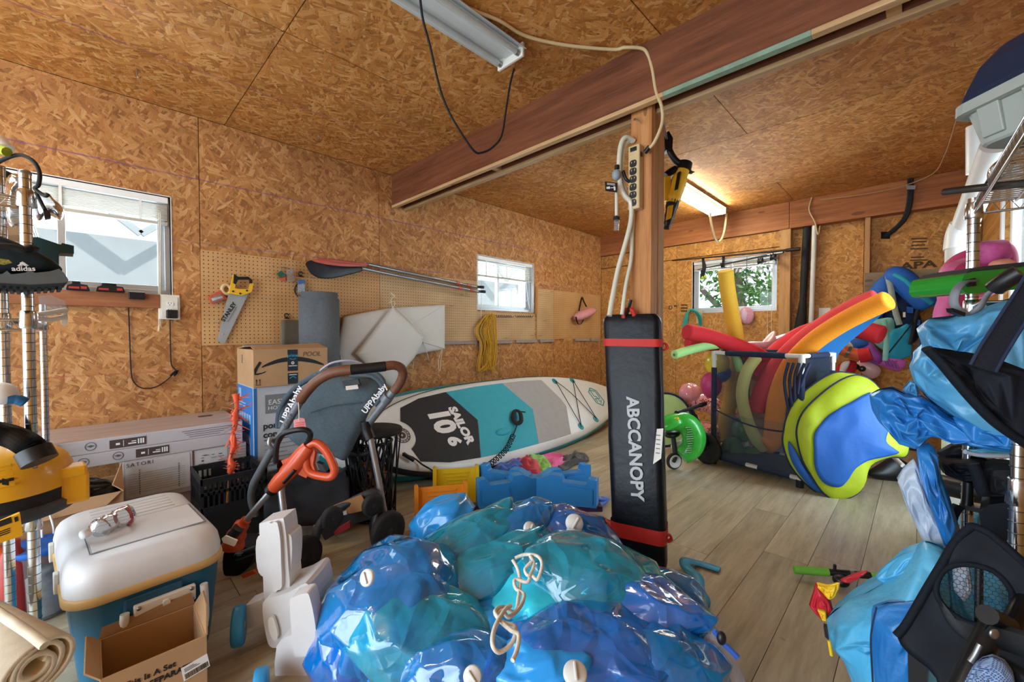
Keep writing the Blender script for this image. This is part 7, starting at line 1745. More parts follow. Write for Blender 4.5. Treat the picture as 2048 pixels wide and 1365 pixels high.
# ================================================================== foreground: left and right wire shelves
DS = 1.5      # the two racks stand about this factor farther off than the pixel widths first suggest (wide lens stretch)
_at0, _vf0, _vp0, _vl0, _tb0 = at, vframe, vprism, vpillow, tb
PLANE = None
def rayn(px, py): r = ray(px, py); return -Vector((r.x, r.y, 0)).normalized()
def plane(px=None, py=None, d=None, N=None):   # following pieces lie on upright planes square to the line of sight through this point
    global PLANE
    PLANE = None if px is None else (_at0(px, py, d * DS), N or rayn(px, py), d)
def at(px, py, d):
    if PLANE is None: return _at0(px, py, d * DS)
    return onP(px, py, PLANE[0] + PLANE[1] * (PLANE[2] - d) * DS * 1.4, PLANE[1])
def vframe(d, N=None, o=None): return _vf0(None if d is None else d * DS, N, o)
def _on(pts, d):
    if PLANE is not None: return PLANE[0] + PLANE[1] * (PLANE[2] - d) * DS * 1.4, PLANE[1]
    cx = sum(p[0] for p in pts) / len(pts); cy = sum(p[1] for p in pts) / len(pts); return _at0(cx, cy, d * DS), rayn(cx, cy)
def vprism(pts, d, th, sub=1, mb=None, N=None, o=None):
    if o is None: o, N = _on(pts, d)
    return _vp0(pts, d, th * DS, sub, mb, N, o)
def vpillow(pts, d, thick, sub=5, N=None, o=None, **k):
    if o is None: o, N = _on(pts, d)
    return _vl0(pts, d, thick * DS, sub, N, o, **k)
def tb(pts, r, *a, **k): return _tb0(pts, [x * DS for x in r] if isinstance(r, (list, tuple)) else r * DS, *a, **k)
def post(parent, base, z0, z1, r=.0127, name='shelf_post'):
    o = obj(name, MB().tube([(base.x, base.y, z0), (base.x, base.y, z1)], r, 24), m_chrome, parent)
    g = MB(); z = z0 + .0254
    while z < z1 - .004: g.lathe([(r + .0001, z - .0011), (r + .0009, z - .0005), (r + .0009, z + .0005), (r + .0001, z + .0011)], (base.x, base.y, 0), n=20); z += .0254
    obj('post_groove', g, m_postring, o, kind='stuff')
    return o
m_postring = mat('post_ring', '#6c7074', .3, 1.0, var=0)
def clip(parent, base, z, r=.0165, h=.042):
    return obj('shelf_collar', MB().lathe([(r, z - h / 2), (r * 1.12, z - h / 2 + .003), (r, z + h / 2 - .004), (r * .92, z + h / 2)], (base.x, base.y, 0), n=18), m_chrome, parent)
def wire_shelf(parent, P, Q, R_c, S, z, n=14, truss=('PQ',), step=.03):
    """P,Q front corners, S,R_c back corners (top view); round wires along, zigzag trusses at the edges"""
    sh = obj('wire_shelf', MB().tube([Zv(P, z), Zv(Q, z)], .0035, 6), m_chrome, parent)
    def T(a, b, nm):
        q = MB().tube([Zv(a, z), Zv(b, z)], .0034, 6).tube([Zv(a, z - .028), Zv(b, z - .028)], .0034, 6)
        L = (b - a).length; k = max(2, int(L / .016)); q.tube([Zv(a.lerp(b, i / k), z - (.028 if i % 2 else 0)) for i in range(k + 1)], .002, 4)
        obj(nm, q, m_chrome, sh)
    T(P, Q, 'edge_truss'); T(P, S, 'edge_truss'); T(Q, R_c, 'edge_truss'); T(S, R_c, 'edge_truss')
    m = max(3, int((Q - P).length / step))
    for i in range(1, m): obj('shelf_wire', MB().tube([Zv(P.lerp(Q, i / m), z - .001), Zv(S.lerp(R_c, i / m), z - .001)], .0022, 5), m_chrome, sh)
    for f in (.33, .67): obj('cross_wire', MB().tube([Zv(P.lerp(S, f), z - .006), Zv(Q.lerp(R_c, f), z - .006)], .003, 5), m_chrome, sh)
    return sh
# ---------------- left rack
a1, a2, a3 = at(58, 700, .78), at(8, 700, .86), at(87, 700, 1.24)
lr = thing('wire_rack', Zv(a1, 0), 'chrome wire rack with ringed posts along the left edge', 'rack')
q1 = Zv(a1, 0); q2 = Zv(a3, 0); dl = Vector((-.9, -.12, 0)); dl2 = Vector((-.9, .0, 0))
post(lr, a1, 0, at(58, 352, .78).z); post(lr, a2, 0, at(8, 335, .86).z); post(lr, a3, 0, at(87, 610, 1.24).z)
obj('post_cap', MB().lathe([(.0135, 0), (.0135, .008), (.010, .012), (0, .012)], (a1.x, a1.y, at(58, 352, .78).z), n=16), m_steel, lr)
zs = [at(58, 385, .78).z - .02, at(58, 640, .78).z, at(58, 1045, .78).z]
for z in zs:
    clip(lr, a1, z, .0165, .05); clip(lr, a2, z, .0165, .05)
for z in zs[1:]: clip(lr, a3, z, .0165, .05)
for z in zs: wire_shelf(lr, Zv(a1, 0), Zv(a3, 0), Zv(a3, 0) + dl2, Zv(a1, 0) + dl2, z)
# shoe
m_shoe = mat('shoe_dark', '#14242c', .8, var=.25, vscale=60); m_sole = mat('shoe_sole', '#5d666a', .7, var=.08); m_soled = mat('shoe_outsole', '#1f2a30', .8)
sd = .70
plane(60, 540, sd)
sho = thing('trail_shoe', at(60, 582, sd), 'dark green trail shoe with grey sole and three white stripes on the left rack', 'shoe')
obj('outsole', vprism([(-90, 572), (0, 576), (40, 580), (70, 578), (100, 576), (132, 569), (137, 561), (132, 566), (60, 570), (-90, 562)], sd, .085), m_soled, sho, bevel=.006)
obj('midsole', vprism([(-90, 550), (-30, 552), (5, 548), (14, 542), (22, 549), (50, 546), (60, 540), (70, 546), (100, 543), (118, 538), (128, 546), (137, 560), (132, 567), (60, 573), (-90, 565)], sd + .001, .082), m_sole, sho, bevel=.006)
q = MB(); 
for x in range(-80, 130, 14): vprism([(x, 571 + 3 * math.sin(x / 40)), (x + 8, 571 + 3 * math.sin(x / 40)), (x + 8, 584 - abs(x - 40) * .06), (x, 584 - abs(x - 40) * .06)], sd, .08, mb=q)
obj('sole_lugs', q, m_soled, sho, kind='stuff')
obj('upper', vpillow([(-90, 470), (-40, 462), (0, 474), (40, 490), (60, 500), (85, 510), (105, 522), (118, 532), (124, 542), (100, 550), (40, 554), (-90, 556)], sd + .04, .045, nr=10, power=5), m_shoe, sho)
obj('collar', tb([(-30, 492, sd - .005), (20, 494, sd - .005), (48, 500, sd - .004), (62, 496, sd), (74, 502, sd)], .006, 8), m_blackmatte, sho)
obj('mesh_patch', vprism([(-10, 516), (18, 520), (24, 526), (8, 530), (-10, 526)], sd - .006, .003), mat('shoe_yellow', '#8c8a3a', .8, var=.5, vscale=200), sho)
q = MB(); vprism([(34, 532), (41, 527), (46, 532)], sd - .0065, .002, mb=q); vprism([(39, 526), (44, 524), (53, 532), (49, 532)], sd - .0065, .002, mb=q); vprism([(44, 522.5), (49, 526), (58, 532), (55.5, 532), (46, 525)], sd - .0065, .002, mb=q)
vprism([(46.5, 526), (49, 525.5), (56, 532), (53.5, 532)], sd - .0067, .002, mb=q)
obj('stripe_emblem', q, m_whiteprint, sho)
A_, B_ = at(31, 538, sd - .007), at(63, 538, sd - .007); text('lettering', 'adidas', .0158, frame((A_ + B_) / 2, B_ - A_, Z_), m_whiteprint, sho, bold=.0003)
plane()
# things on the top of the left rack
m_cable = m_blackmatte
o = obj('charging_cable', tb([(-10, 330, .74), (10, 318, .74), (40, 310, .74), (66, 322, .74), (79, 345, .74), (77, 370, .74), (70, 378, .74), (90, 392, .74), (96, 388, .74)], .0032, 8), m_cable); tag(o, 'black cable arching over the top of the left rack', 'cable')
pl = thing('cable_plug', at(92, 430, .74), 'small black plug dangling on its lead in front of the left window', 'plug'); obj('lead', tb([(72, 385, .74), (82, 405, .74), (90, 420, .74)], .003, 8), m_cable, pl); obj('plug_body', vprism([(86, 420), (100, 421), (102, 436), (90, 438)], .74, .012), m_black, pl, bevel=.002)
wrp = obj('clear_wrap', vpillow([(70, 395), (95, 388), (112, 405), (128, 420), (122, 440), (100, 432), (75, 440)], .80, .03, disp=lambda x, y, s: .02 * crease((x, y, s), 25, 3)), m_pet); tag(wrp, 'clear plastic wrap hanging at the top of the left rack', 'plastic wrap')
wr2 = obj('clear_wrap', vpillow([(12, 360), (40, 352), (48, 400), (45, 450), (15, 445)], .84, .03, disp=lambda x, y, s: .02 * crease((x, y, s), 25, 5)), m_pet); tag(wr2, 'crumpled clear plastic bag between the two left rack posts', 'plastic bag')
o = obj('black_case', vprism([(-60, 345), (10, 340), (42, 355), (40, 440), (-60, 430)], .9, .12), m_black, bevel=.006); tag(o, 'black case behind the top posts of the left rack', 'case')
o = obj('tan_box', vprism([(-60, 440), (40, 435), (42, 470), (-60, 472)], .88, .10), m_card, bevel=.004); tag(o, 'tan box on the shelf above the trail shoe', 'box')
o = obj('grill_brush', vprism([(40, 478), (75, 474), (122, 490), (124, 486), (148, 492), (148, 508), (118, 506), (118, 530), (45, 535)], .82, .05), mat('dark_teal_plastic', '#163a3c', .5, var=.1), bevel=.004); tag(o, 'dark teal tool with a flat black tongue pointing right over the shoe', 'tool')
o = obj('spray_can', tb([(-6, 282, .74), (8, 300, .74)], .014, 12, 1), m_whiteprint); tag(o, 'white and yellow can corner at the top of the left rack', 'can')
cy_ = obj('yellow_cap', tb([(4, 300, .73), (14, 304, .73)], .008, 10, 1), m_ty); cy_['label'] = 'yellow cap lying by the white can on the left rack'; cy_['category'] = 'cap'; cy_.name = 'yellow_stopper'
# clear bracket beside the post
plane(105, 630, .84)
cbk = thing('shelf_organiser', at(110, 640, .84), 'clear plastic organiser tray hanging off the left rack below the shoe', 'tray')
obj('tray_side', vprism([(76, 592), (100, 590), (128, 602), (135, 618), (134, 624), (80, 622)], .84, .004), m_pet, cbk); obj('tray_arm', tb([(72, 630, .82), (100, 626, .83), (133, 620, .84)], .005, 8, 1), m_offwhite, cbk); obj('tray_arm', tb([(72, 638, .82), (100, 640, .83), (132, 634, .84)], .005, 8, 1), m_offwhite, cbk)
obj('tray_end', vprism([(124, 616), (134, 618), (136, 640), (133, 652), (122, 648)], .84, .02), m_offwhite, cbk, bevel=.003); obj('tray_block', vprism([(70, 626), (92, 624), (95, 650), (72, 656)], .84, .04), m_pet, cbk, bevel=.003)
# white and blue sprayer
plane(25, 795, .74)
sp2 = thing('garden_sprayer', at(20, 800, .74), 'white and blue spray nozzle poking out of the left rack', 'sprayer')
obj('white_body', MB().ell(at(0, 788, .74), (.033, .033, .03)), m_whiteprint, sp2); obj('blue_lever', tb([(15, 800, .73), (35, 800, .73), (52, 806, .73)], [.008] * 5 + [.009] * 5 + [.006], 10), mat('sprayer_blue', '#1f5a88', .4), sp2)
plane()
# shop vacuum
m_vy = mat('vacuum_yellow', '#e3a71c', .4, var=.05, coat=.2)
vd = .80; vc = at(-10, 960, .80)
vac = thing('shop_vacuum', at(0, 1030, vd), 'yellow and black shop vacuum head with ribbed hose on the left rack', 'vacuum')
vx, vy, vz0 = vc.x, vc.y, at(0, 1034, vd).z
def zz(py, d=vd): return at(40, py, d).z
Rv = .160
obj('bumper', MB().lathe([(Rv * .85, zz(1036)), (Rv * 1.02, zz(1030)), (Rv * 1.04, zz(1012)), (Rv * .98, zz(1006))], (vx, vy, 0), n=36), m_frk, vac)
obj('black_band', MB().lathe([(Rv * .97, zz(1008)), (Rv * .98, zz(984)), (Rv * .95, zz(978))], (vx, vy, 0), n=36), m_blackmatte, vac)
obj('motor_cover', MB().lathe([(Rv * .99, zz(982)), (Rv, zz(968)), (Rv * .98, zz(945)), (Rv * .9, zz(925)), (Rv * .74, zz(908)), (Rv * .45, zz(897)), (0, zz(893))], (vx, vy, 0), n=36), m_vy, vac)
fdn = (Vector((0 - vx, 0 - vy, 0))).normalized()
for k in range(5):
    z = zz(950 - 8 * k); r = Rv * (1.0 - .045 * k)
    obj('vent_slot', MB().tube([(vx + math.cos(a) * r, vy + math.sin(a) * r, z) for a in [math.atan2(fdn.y, fdn.x) + R_(-28 + 5 * j) for j in range(9)]], .005, 6), m_blackmatte if k % 2 else m_vy, vac)
nv = rayn(-10, 960); xv = Z_.cross(nv); lo_ = Vector((vx, vy, 0)) + xv * (Rv * .93) + nv * (Rv * .42)
obj('latch', MB(frame(lo_, xv, Z_)).bx(-.028, .034, zz(996, .87), zz(938, .87), -.03, .03), m_vy, vac, bevel=.008); obj('latch_top', MB(frame(lo_, xv, Z_)).bx(-.05, .03, zz(944, .87), zz(924, .87), -.036, .036), m_vy, vac, bevel=.008)
obj('power_switch', vprism([(4, 958), (18, 960), (18, 972), (4, 970)], .735, .004), m_black, vac)
hp = crv([at(-40, 862, .74), at(-5, 866, .74), at(30, 876, .74), at(56, 890, .73), at(70, 903, .73), at(77, 916, .73)], 11); rs = [.024 + (.005 if i % 2 else -.002) for i in range(len(hp))]
hq = MB().tube(hp, rs, 20); hq.s = [False] * len(hq.s); obj('hose', hq, m_black, vac); obj('hose_cuff', tb([(66, 900, .73), (80, 924, .73)], .024, 14, 1), m_black, vac)
o = thing('blade_box', at(20, 1060, .60), 'yellow cardboard box with black print lying in front of the shop vacuum', 'box')
yb = pframe(at(22, 1058, .60), rayn(22, 1058) + Z_ * .2); obj('box_body', MB(yb[0]).prism(V2([(-40, 1062), (40, 1027), (46, 1072), (-40, 1100)], yb), -.05, 0), m_sy if False else mat('box_yellow', '#dda81e', .45, var=.05), o, bevel=.002)
obj('box_panel', MB(yb[0]).prism(V2([(-20, 1050), (22, 1034), (24, 1046), (-20, 1062)], yb), 0, .0006), m_blackprint, o); q = MB(yb[0])
for k in range(3): q.prism(V2([(-10, 1075 - k * 4), (20, 1064 - k * 4), (20, 1066 - k * 4), (-10, 1077 - k * 4)], yb), 0, .0007)
obj('box_print', q, m_blackprint, o); obj('box_print', MB(yb[0]).prism(V2([(28, 1036), (35, 1033), (37, 1042), (30, 1045)], yb), 0, .0007), m_blackprint, o)
# tubs and bottles low in the left rack
tubs = thing('white_bucket', at(92, 1150, 1.18), 'white paint tub behind the left rack post', 'tub'); d_ = 1.18; c = at(92, 1040, d_); obj('tub_body', MB().lathe([(.051, c.z - .18), (.057, c.z + .045), (.061, c.z + .05), (.061, c.z + .065), (0, c.z + .065)], (c.x, c.y, 0), n=22), m_offwhite, tubs)
jar = thing('clear_container', onZ(85, 1260), 'clear container with blue rim and white lid behind the left rack posts', 'container'); c = at(82, 1120, 1.05)
obj('container_body', MB().lathe([(.08, max(.01, c.z - .2)), (.09, c.z + .045)], (c.x, c.y, 0), n=26), m_pet, jar); obj('blue_rim', MB().lathe([(.0905, c.z + .042), (.094, c.z + .045), (.094, c.z + .06), (.0905, c.z + .063)], (c.x, c.y, 0), n=26), m_vblue, jar); obj('contents', MB().lathe([(.077, max(.012, c.z - .19)), (.084, c.z - .03), (0, c.z - .015)], (c.x, c.y, 0), n=20), mat('paper_white', '#b9b9bc', .7, var=.3, vscale=20), jar)
for px, py, d, col, h, lb in ((25, 1140, 1.0, '#a8322c', .14, 'red topped bottle'), (70, 1190, 1.1, '#2d6f92', .16, 'blue bottle'), (15, 1200, 1.05, '#c9c4bc', .16, 'white carton')):
    c = at(px, py, d); o = obj('bottle', MB().lathe([(.045, max(.01, c.z - h * 1.5)), (.048, max(.02, c.z - h * 1.5 + .015)), (.048, c.z + .03), (.021, c.z + .075), (.021, c.z + .105), (0, c.z + .105)], (c.x, c.y, 0), n=18), mat('bottle_' + col[1:], col, .4, var=.1)); tag(o, lb + ' standing low behind the left rack posts', 'bottle')
wcl = obj('wire_lead', tb([(100, 1030, 1.1), (108, 1060, 1.1), (104, 1090, 1.1), (88, 1112, 1.08), (84, 1060, 1.08)], .0025, 6), m_whiteprint); tag(wcl, 'thin white lead hanging between the left rack and the cooler', 'lead')
# canvas roll
DS = 1.17
m_canv = mat('canvas', '#cdc2aa', .95, var=.12, vscale=20, bump=.4, bscale=350)
cr_ = thing('canvas_roll', at(40, 1340, .84), 'rolled beige canvas drop cloth at the lower left corner', 'cloth')
e0, e1 = at(72, 1338, .80), at(-140, 1215, .98); ax = (e1 - e0).normalized(); n1 = ax.orthogonal().normalized(); n2 = ax.cross(n1); q = MB(); P0, P1 = [], []
for k in range(90):
    a = k / 89 * 2 * math.pi * 3.6; r = .018 + .052 * k / 89 + .004 * math.sin(a * 1.7)
    o = n1 * math.cos(a) * r + n2 * math.sin(a) * r * .85; P0.append(e0 + o); P1.append(e1 + o)
q.add(P0 + P1, [(i, i + 1, 90 + i + 1, 90 + i) for i in range(89)], True); obj('rolled_cloth', q, m_canv, cr_, solid=.010)
obj('fold', tb([(-20, 1215, .80), (30, 1248, .76), (60, 1268, .75), (90, 1292, .74)], .008, 8), m_canv, cr_)
# ---------------- right rack
DS = 1.4
b1, b2 = at(1946, 500, .83), at(2036, 930, .68)
rr_ = thing('wire_rack', Zv(b1, 0), 'chrome wire rack with ringed posts along the right edge', 'rack')
zt = at(1946, 412, .83).z
post(rr_, b1, 0, zt + .02); post(rr_, b2, 0, at(2036, 860, .68).z)
clip(rr_, b1, zt - .015, .017, .045); clip(rr_, b1, at(1946, 618, .83).z, .017, .05); clip(rr_, b2, at(2036, 985, .68).z, .017, .06)
c1_ = at(2048, 245, .50); P = Zv(b1, 0); S = Zv(c1_, 0); S = P + (S - P).normalized() * .86; bkv = Vector((.01, -.23, 0))
wire_shelf(rr_, P, S, S + bkv, P + bkv, zt + .004, step=.022)
S2 = P + (S - P).normalized() * .2; wire_shelf(rr_, P, S2, S2 + bkv, P + bkv, at(1946, 612, .83).z, step=.03)
# tote on the right rack
m_tg = mat('tote_grey', '#8f958f', .5, var=.05); m_tn = mat('tote_navy', '#14233c', .4, var=.08)
tt = thing('storage_tote', at(1990, 290, .66), 'grey storage tote with navy lid on top of the right rack', 'tote')
def tring(pts, d0): return [at(x, y, d) for x, y, d in pts]
# footprint in plan: near long side runs towards the camera
u1 = (S - P).normalized(); v1_ = Vector((-u1.y, u1.x, 0)); v1_ = v1_ if v1_.y < 0 else -v1_
zb_ = zt + .006; dT = (zb_ - CAMZ) * FPX / 365; T0 = _at0(1945, 300, dT); T0.z = 0; Lt, Wt = .30, .34; u0_, v0_ = u1, v1_; u1, v1_ = -FH, lat.copy()
def tb_ring(z, g, r=.03): return [T0 + u1 * (Lt / 2 + a) + v1_ * (Wt / 2 + b) + Z_ * z for a, b in rrect(Lt + 2 * g, Wt + 2 * g, r, 4)]
def loft(rings, cap0=True, cap1=True):
    q = MB(); n = len(rings[0]); q.add([p for r in rings for p in r], [(i * n + j, i * n + (j + 1) % n, (i + 1) * n + (j + 1) % n, (i + 1) * n + j) for i in range(len(rings) - 1) for j in range(n)], False)
    if cap0: q.add(rings[0], [tuple(range(n - 1, -1, -1))])
    if cap1: q.add(rings[-1], [tuple(range(n))])
    return q
hT = .082
obj('tote_body', loft([tb_ring(zb_, -.004), tb_ring(zb_ + .004, 0), tb_ring(zb_ + hT, .016)]), m_tg, tt)
obj('tote_rim', loft([tb_ring(zb_ + hT - .016, .018), tb_ring(zb_ + hT - .014, .026), tb_ring(zb_ + hT + .006, .026), tb_ring(zb_ + hT + .008, .02)]), m_tg, tt)
obj('tote_lid', loft([tb_ring(zb_ + hT + .006, .022), tb_ring(zb_ + hT + .02, .02), tb_ring(zb_ + hT + .07, .006), tb_ring(zb_ + hT + .098, -.012), tb_ring(zb_ + hT + .105, -.04)]), m_tn, tt)
def tote_rib(o, x, n, hw):
    zb0, zb1 = zb_ + .012, zb_ + hT * .82; q = MB(); P_ = []
    for z, ins in ((zb0, .001), (zb1, .014)):
        for a in (-hw, hw):
            for e in (-.01, .006): P_.append(o + x * a + n * (ins + e) + Z_ * z)
    q.add(P_, [(0, 2, 3, 1), (4, 5, 7, 6), (1, 3, 7, 5), (0, 4, 6, 2), (0, 1, 5, 4), (2, 6, 7, 3)])
    obj('wall_rib', q, m_tg, tt, bevel=.002)
for k in range(4): tote_rib(T0 + u1 * (.04 + .07 * k), u1, -v1_, .018)
for k in range(3): tote_rib(T0 + v1_ * (.06 + .1 * k), v1_, -u1, .025)
u1, v1_ = u0_, v0_
# black strip and bags under the tote shelf
o = obj('black_strip', tb([(1890, 384, .80), (1960, 376, .72), (2060, 366, .62)], .0068, 8), m_black); tag(o, 'black plastic strip lying through the wires of the right top shelf', 'strip')
o = obj('clear_wrap', vpillow([(1975, 345), (2000, 320), (2050, 300), (2060, 355), (2010, 368), (1980, 368)], .80, .04, disp=lambda x, y, s: .02 * crease((x, y, s), 22, 8)), m_pet); tag(o, 'clear wrapped bundle lying on the right top shelf under the tote', 'plastic wrap')
# green tool case
plane(2000, 565, .76, -FH)
gt = thing('tool_case', at(1990, 580, .78), 'glossy green tool case with dark top and grey strap on the right rack', 'case')
m_gg = mat('case_green', '#1f8a2c', .25, var=.04, coat=.6)
obj('case_body', vprism([(1924, 560), (1930, 548), (1945, 544), (2110, 528), (2110, 572), (1945, 588), (1930, 586), (1922, 576)], .76, .10), m_gg, gt, bevel=.006); obj('case_top', vprism([(1930, 548), (1942, 538), (1965, 533), (2110, 518), (2110, 532), (1945, 546)], .765, .09), m_frk, gt, bevel=.004)
obj('strap_slot', vprism([(1935, 560), (1952, 556), (1953, 572), (1938, 574)], .755, .004), m_black, gt)
obj('grey_strap', tb([(1950, 562, .75), (1928, 565, .73), (1912, 582, .72), (1908, 605, .72), (1918, 622, .72), (1938, 628, .72), (1960, 615, .71), (1975, 590, .71), (1995, 575, .70)], .007, 6, 6, flat=.3), mat('strap_grey', '#7a8088', .7, var=.1), gt)
obj('strap_buckle', vprism([(1904, 616), (1932, 626), (1930, 634), (1906, 624)], .71, .01), m_black, gt, bevel=.002); obj('strap_pad', tb([(1988, 578, .70), (2010, 562, .69), (2040, 545, .68)], .013, 8), m_black, gt)
plane()
# ---------------- blue tarps and bags
def tarp(name, c, c2): 
    t = NT(name); t.link(t.ramp(t.noise(t.objco(), 5, 3), [(.35, lin(c)), (.65, lin(c2))]), t.b.inputs['Base Color']); t.b.inputs['Roughness'].default_value = .38; t.b.inputs['Specular IOR Level'].default_value = .5
    t.bump(t.noise(t.objco(), 14, 4, .6), .35, .015); return t.m
m_tp1, m_tp2, m_tp3 = tarp('tarp_sky', '#3f8aba', '#5aa4ce'), tarp('tarp_blue', '#1a68b0', '#2a7cc2'), tarp('tarp_light', '#3ea0d0', '#60b8de')
m_slv = tarp('sleeve_grey', '#9fb0c4', '#c0cbd8')
def crumple(pts, d, thick, seed, amp, fr=9, N=None, sub=1, nr=7):
    f = pframe(at(sum(p[0] for p in pts) / len(pts), sum(p[1] for p in pts) / len(pts), d), N if N is not None else rayn(sum(p[0] for p in pts) / len(pts), 680))
    rng = random.Random(seed); inv = f[0].inverted(); thick *= DS; amp *= DS; fr /= DS
    def dp(x, y, s): return amp * (.8 * facet((x, y * .55, s * .3), fr * .8, seed) + rng.uniform(-.6, .6))
    P = V2(pts, f); q = MB().pillow(P, thick, sub=sub, nr=nr, M=f[0], disp=dp, power=3)
    h = MB(); h.v = [v + (RGT * rng.uniform(-1, 1) + Z_ * rng.uniform(-1, 1)) * amp * .22 for v in q.v]
    for fc, sm in zip(q.f, q.s):
        if len(fc) == 4:
            a, b, c, e = fc
            tris = ((a, b, c), (a, c, e)) if rng.random() < .5 else ((a, b, e), (b, c, e))
        else: tris = (fc,)
        for t in tris: h.f.append(list(t)); h.s.append(True)
    h.crumpled = seed
    return h
_obj0 = obj
def obj(name, mb, mat, parent=None, **k):
    o = _obj0(name, mb, mat, parent, **k)
    if getattr(mb, 'crumpled', None) is not None: creased(o, .3, .9, 2, mb.crumpled)
    return o
tp = thing('blue_tarp', at(1900, 880, .95), 'crumpled sky blue tarpaulin bundle bulging out of the right rack', 'tarp')
obj('upper_bulge', crumple([(1835, 660), (1845, 645), (1862, 640), (1900, 636), (1945, 622), (1990, 605), (2070, 585), (2090, 800), (2080, 900), (1995, 880), (1930, 848), (1880, 815), (1850, 790), (1830, 762), (1822, 735), (1828, 705), (1842, 690)], .76, .07, 3, .022), m_tp1, tp)
obj('middle_fold', crumple([(1740, 788), (1758, 778), (1785, 775), (1810, 788), (1840, 790), (1860, 800), (1900, 830), (1950, 850), (1975, 880), (1930, 892), (1870, 868), (1850, 880), (1835, 895), (1800, 885), (1782, 868), (1760, 840), (1745, 815)], .80, .05, 5, .02, 11), m_tp2, tp)
obj('middle_fold', crumple([(1900, 830), (1945, 835), (2000, 850), (2060, 870), (2060, 905), (1990, 900), (1930, 890)], .72, .03, 6, .016, 12), m_tp2, tp)
obj('hanging_fold', crumple([(1832, 890), (1858, 885), (1872, 900), (1880, 950), (1900, 1000), (1918, 1060), (1912, 1110), (1890, 1090), (1860, 1010), (1840, 950)], .80, .03, 7, .014, 12), m_tp2, tp)
obj('side_corner', crumple([(1808, 778), (1822, 762), (1835, 770), (1840, 795), (1820, 800)], .82, .02, 9, .015, 16), m_tp1, tp)
sl = thing('fabric_sleeve', at(1860, 1080, .95), 'silvery grey fabric sleeve hanging below the blue tarpaulin', 'sleeve')
obj('sleeve_cloth', crumple([(1792, 955), (1805, 935), (1828, 918), (1842, 945), (1855, 985), (1880, 1035), (1908, 1085), (1915, 1110), (1880, 1130), (1862, 1112), (1835, 1062), (1812, 1010)], .82, .026, 11, .009, 12), m_slv, sl)
q = MB(); D = .78
for a, b in (((1872, 1118), (1893, 1108)), ((1893, 1108), (1896, 1120)), ((1896, 1120), (1880, 1128)), ((1880, 1128), (1872, 1118)), ((1872, 1118), (1896, 1120)), ((1893, 1108), (1880, 1128))): q.tube([at(*a, D), at(*b, D)], .0017, 5)
obj('box_stitch', q, m_navy, sl, kind='stuff')
# black bag flap with wide strap
m_blk = mat('black_webbing', '#10161f', .8, spec=.25, var=.3, vscale=120, bump=.4, bscale=700); m_blkn = mat('black_nylon', '#0a101a', .65, spec=.25, var=.3, vscale=20, bump=.2, bscale=300)
m_web = mat('webbing_weave', '#1a2230', .8, var=.6, vscale=500, bump=.5, bscale=700)
bf = thing('duffel_bag', at(1990, 800, .66), 'black bag with broad webbing strap lying across the blue tarpaulin', 'bag')
obj('bag_flap', crumple([(1852, 696), (1868, 694), (1900, 702), (1930, 706), (1985, 716), (2070, 745), (2075, 900), (2030, 882), (1985, 850), (1940, 800), (1905, 760), (1870, 722)], .60, .02, 13, .008, 8), m_blkn, bf)
obj('flap_binding', tb([(1853, 697, .592), (1880, 724, .588), (1910, 760, .58), (1950, 806, .574), (1995, 850, .57), (2060, 895, .565)], .009, 10, 6, flat=.6), m_blk, bf)
fS = pframe(at(2010, 640, .56), -FH - RGT * .1); SP = [(1940, 730), (1962, 690), (1998, 634), (2030, 585), (2060, 535), (2100, 480), (2110, 560), (2078, 600), (2040, 660), (2008, 712), (1990, 745)]
obj('webbing_strap', MB(fS[0]).prism(V2(SP, fS), -.003, 0), m_web, bf)
for e in (SP[:6], SP[6:]): obj('strap_edge', MB(fS[0]).tube([(x, y, .001) for x, y in V2(e, fS)], .003, 6), m_navy, bf)
# stack of black pouches
bs_ = thing('black_pouches', at(1950, 980, .85), 'heap of black zipped pouches with a light blue trim on the lower right shelf', 'pouch')
obj('pouch', crumple([(1872, 905), (1900, 888), (1960, 885), (2040, 895), (2050, 915), (1960, 915), (1885, 918)], .86, .03, 15, .012), m_blkn, bs_); obj('pouch', crumple([(1870, 915), (1900, 918), (1960, 915), (2000, 930), (1985, 960), (1930, 965), (1885, 945)], .84, .035, 17, .014), m_blkn, bs_)
obj('blue_trim', crumple([(1932, 900), (1970, 896), (2045, 905), (2045, 915), (1960, 912)], .80, .012, 19, .004), m_tp3, bs_); obj('trim_edge', tb([(1930, 904, .785), (1965, 911, .78), (2045, 913, .77)], .0045, 8), m_slv, bs_)
obj('zip_edge', tb([(1915, 880, .82), (1940, 878, .80), (2000, 890, .78)], .008, 8), m_blk, bs_); obj('side_pouch', crumple([(1960, 925), (1985, 920), (2055, 925), (2055, 1000), (1990, 998), (1965, 985)], .80, .04, 21, .01), mat('mesh_black', '#101318', .8, var=.5, vscale=260), bs_)
obj('zip_edge', tb([(1945, 928, .79), (1955, 950, .785), (1962, 975, .78), (1968, 988, .78)], .010, 8), m_blk, bs_)
obj('buckle_strap', tb([(1936, 965, .82), (1934, 1000, .82), (1932, 1012, .82)], .008, 6), m_black, bs_); obj('buckle', vprism([(1918, 1010), (1965, 1018), (1963, 1028), (1920, 1018)], .81, .012), m_black, bs_, bevel=.003)
obj('loose_strap', tb([(1918, 1012, .82), (1905, 1030, .82), (1901, 1060, .82), (1907, 1084, .82)], .012, 6, 6, flat=.2), m_blk, bs_)
obj('dark_tube', tb([(1885, 970, 1.05), (1950, 985, .98), (1990, 990, .95)], .025, 14, 1), m_black, bs_)  # a dark tube of its own, only grouped with the pouches
o = obj('black_cushion', vprism([(1958, 1025), (1978, 1010), (2070, 1000), (2080, 1125), (2060, 1112), (1962, 1056)], .74, .12), m_blkn, bevel=.012); tag(o, 'black padded block behind the mesh pocket flap', 'cushion')
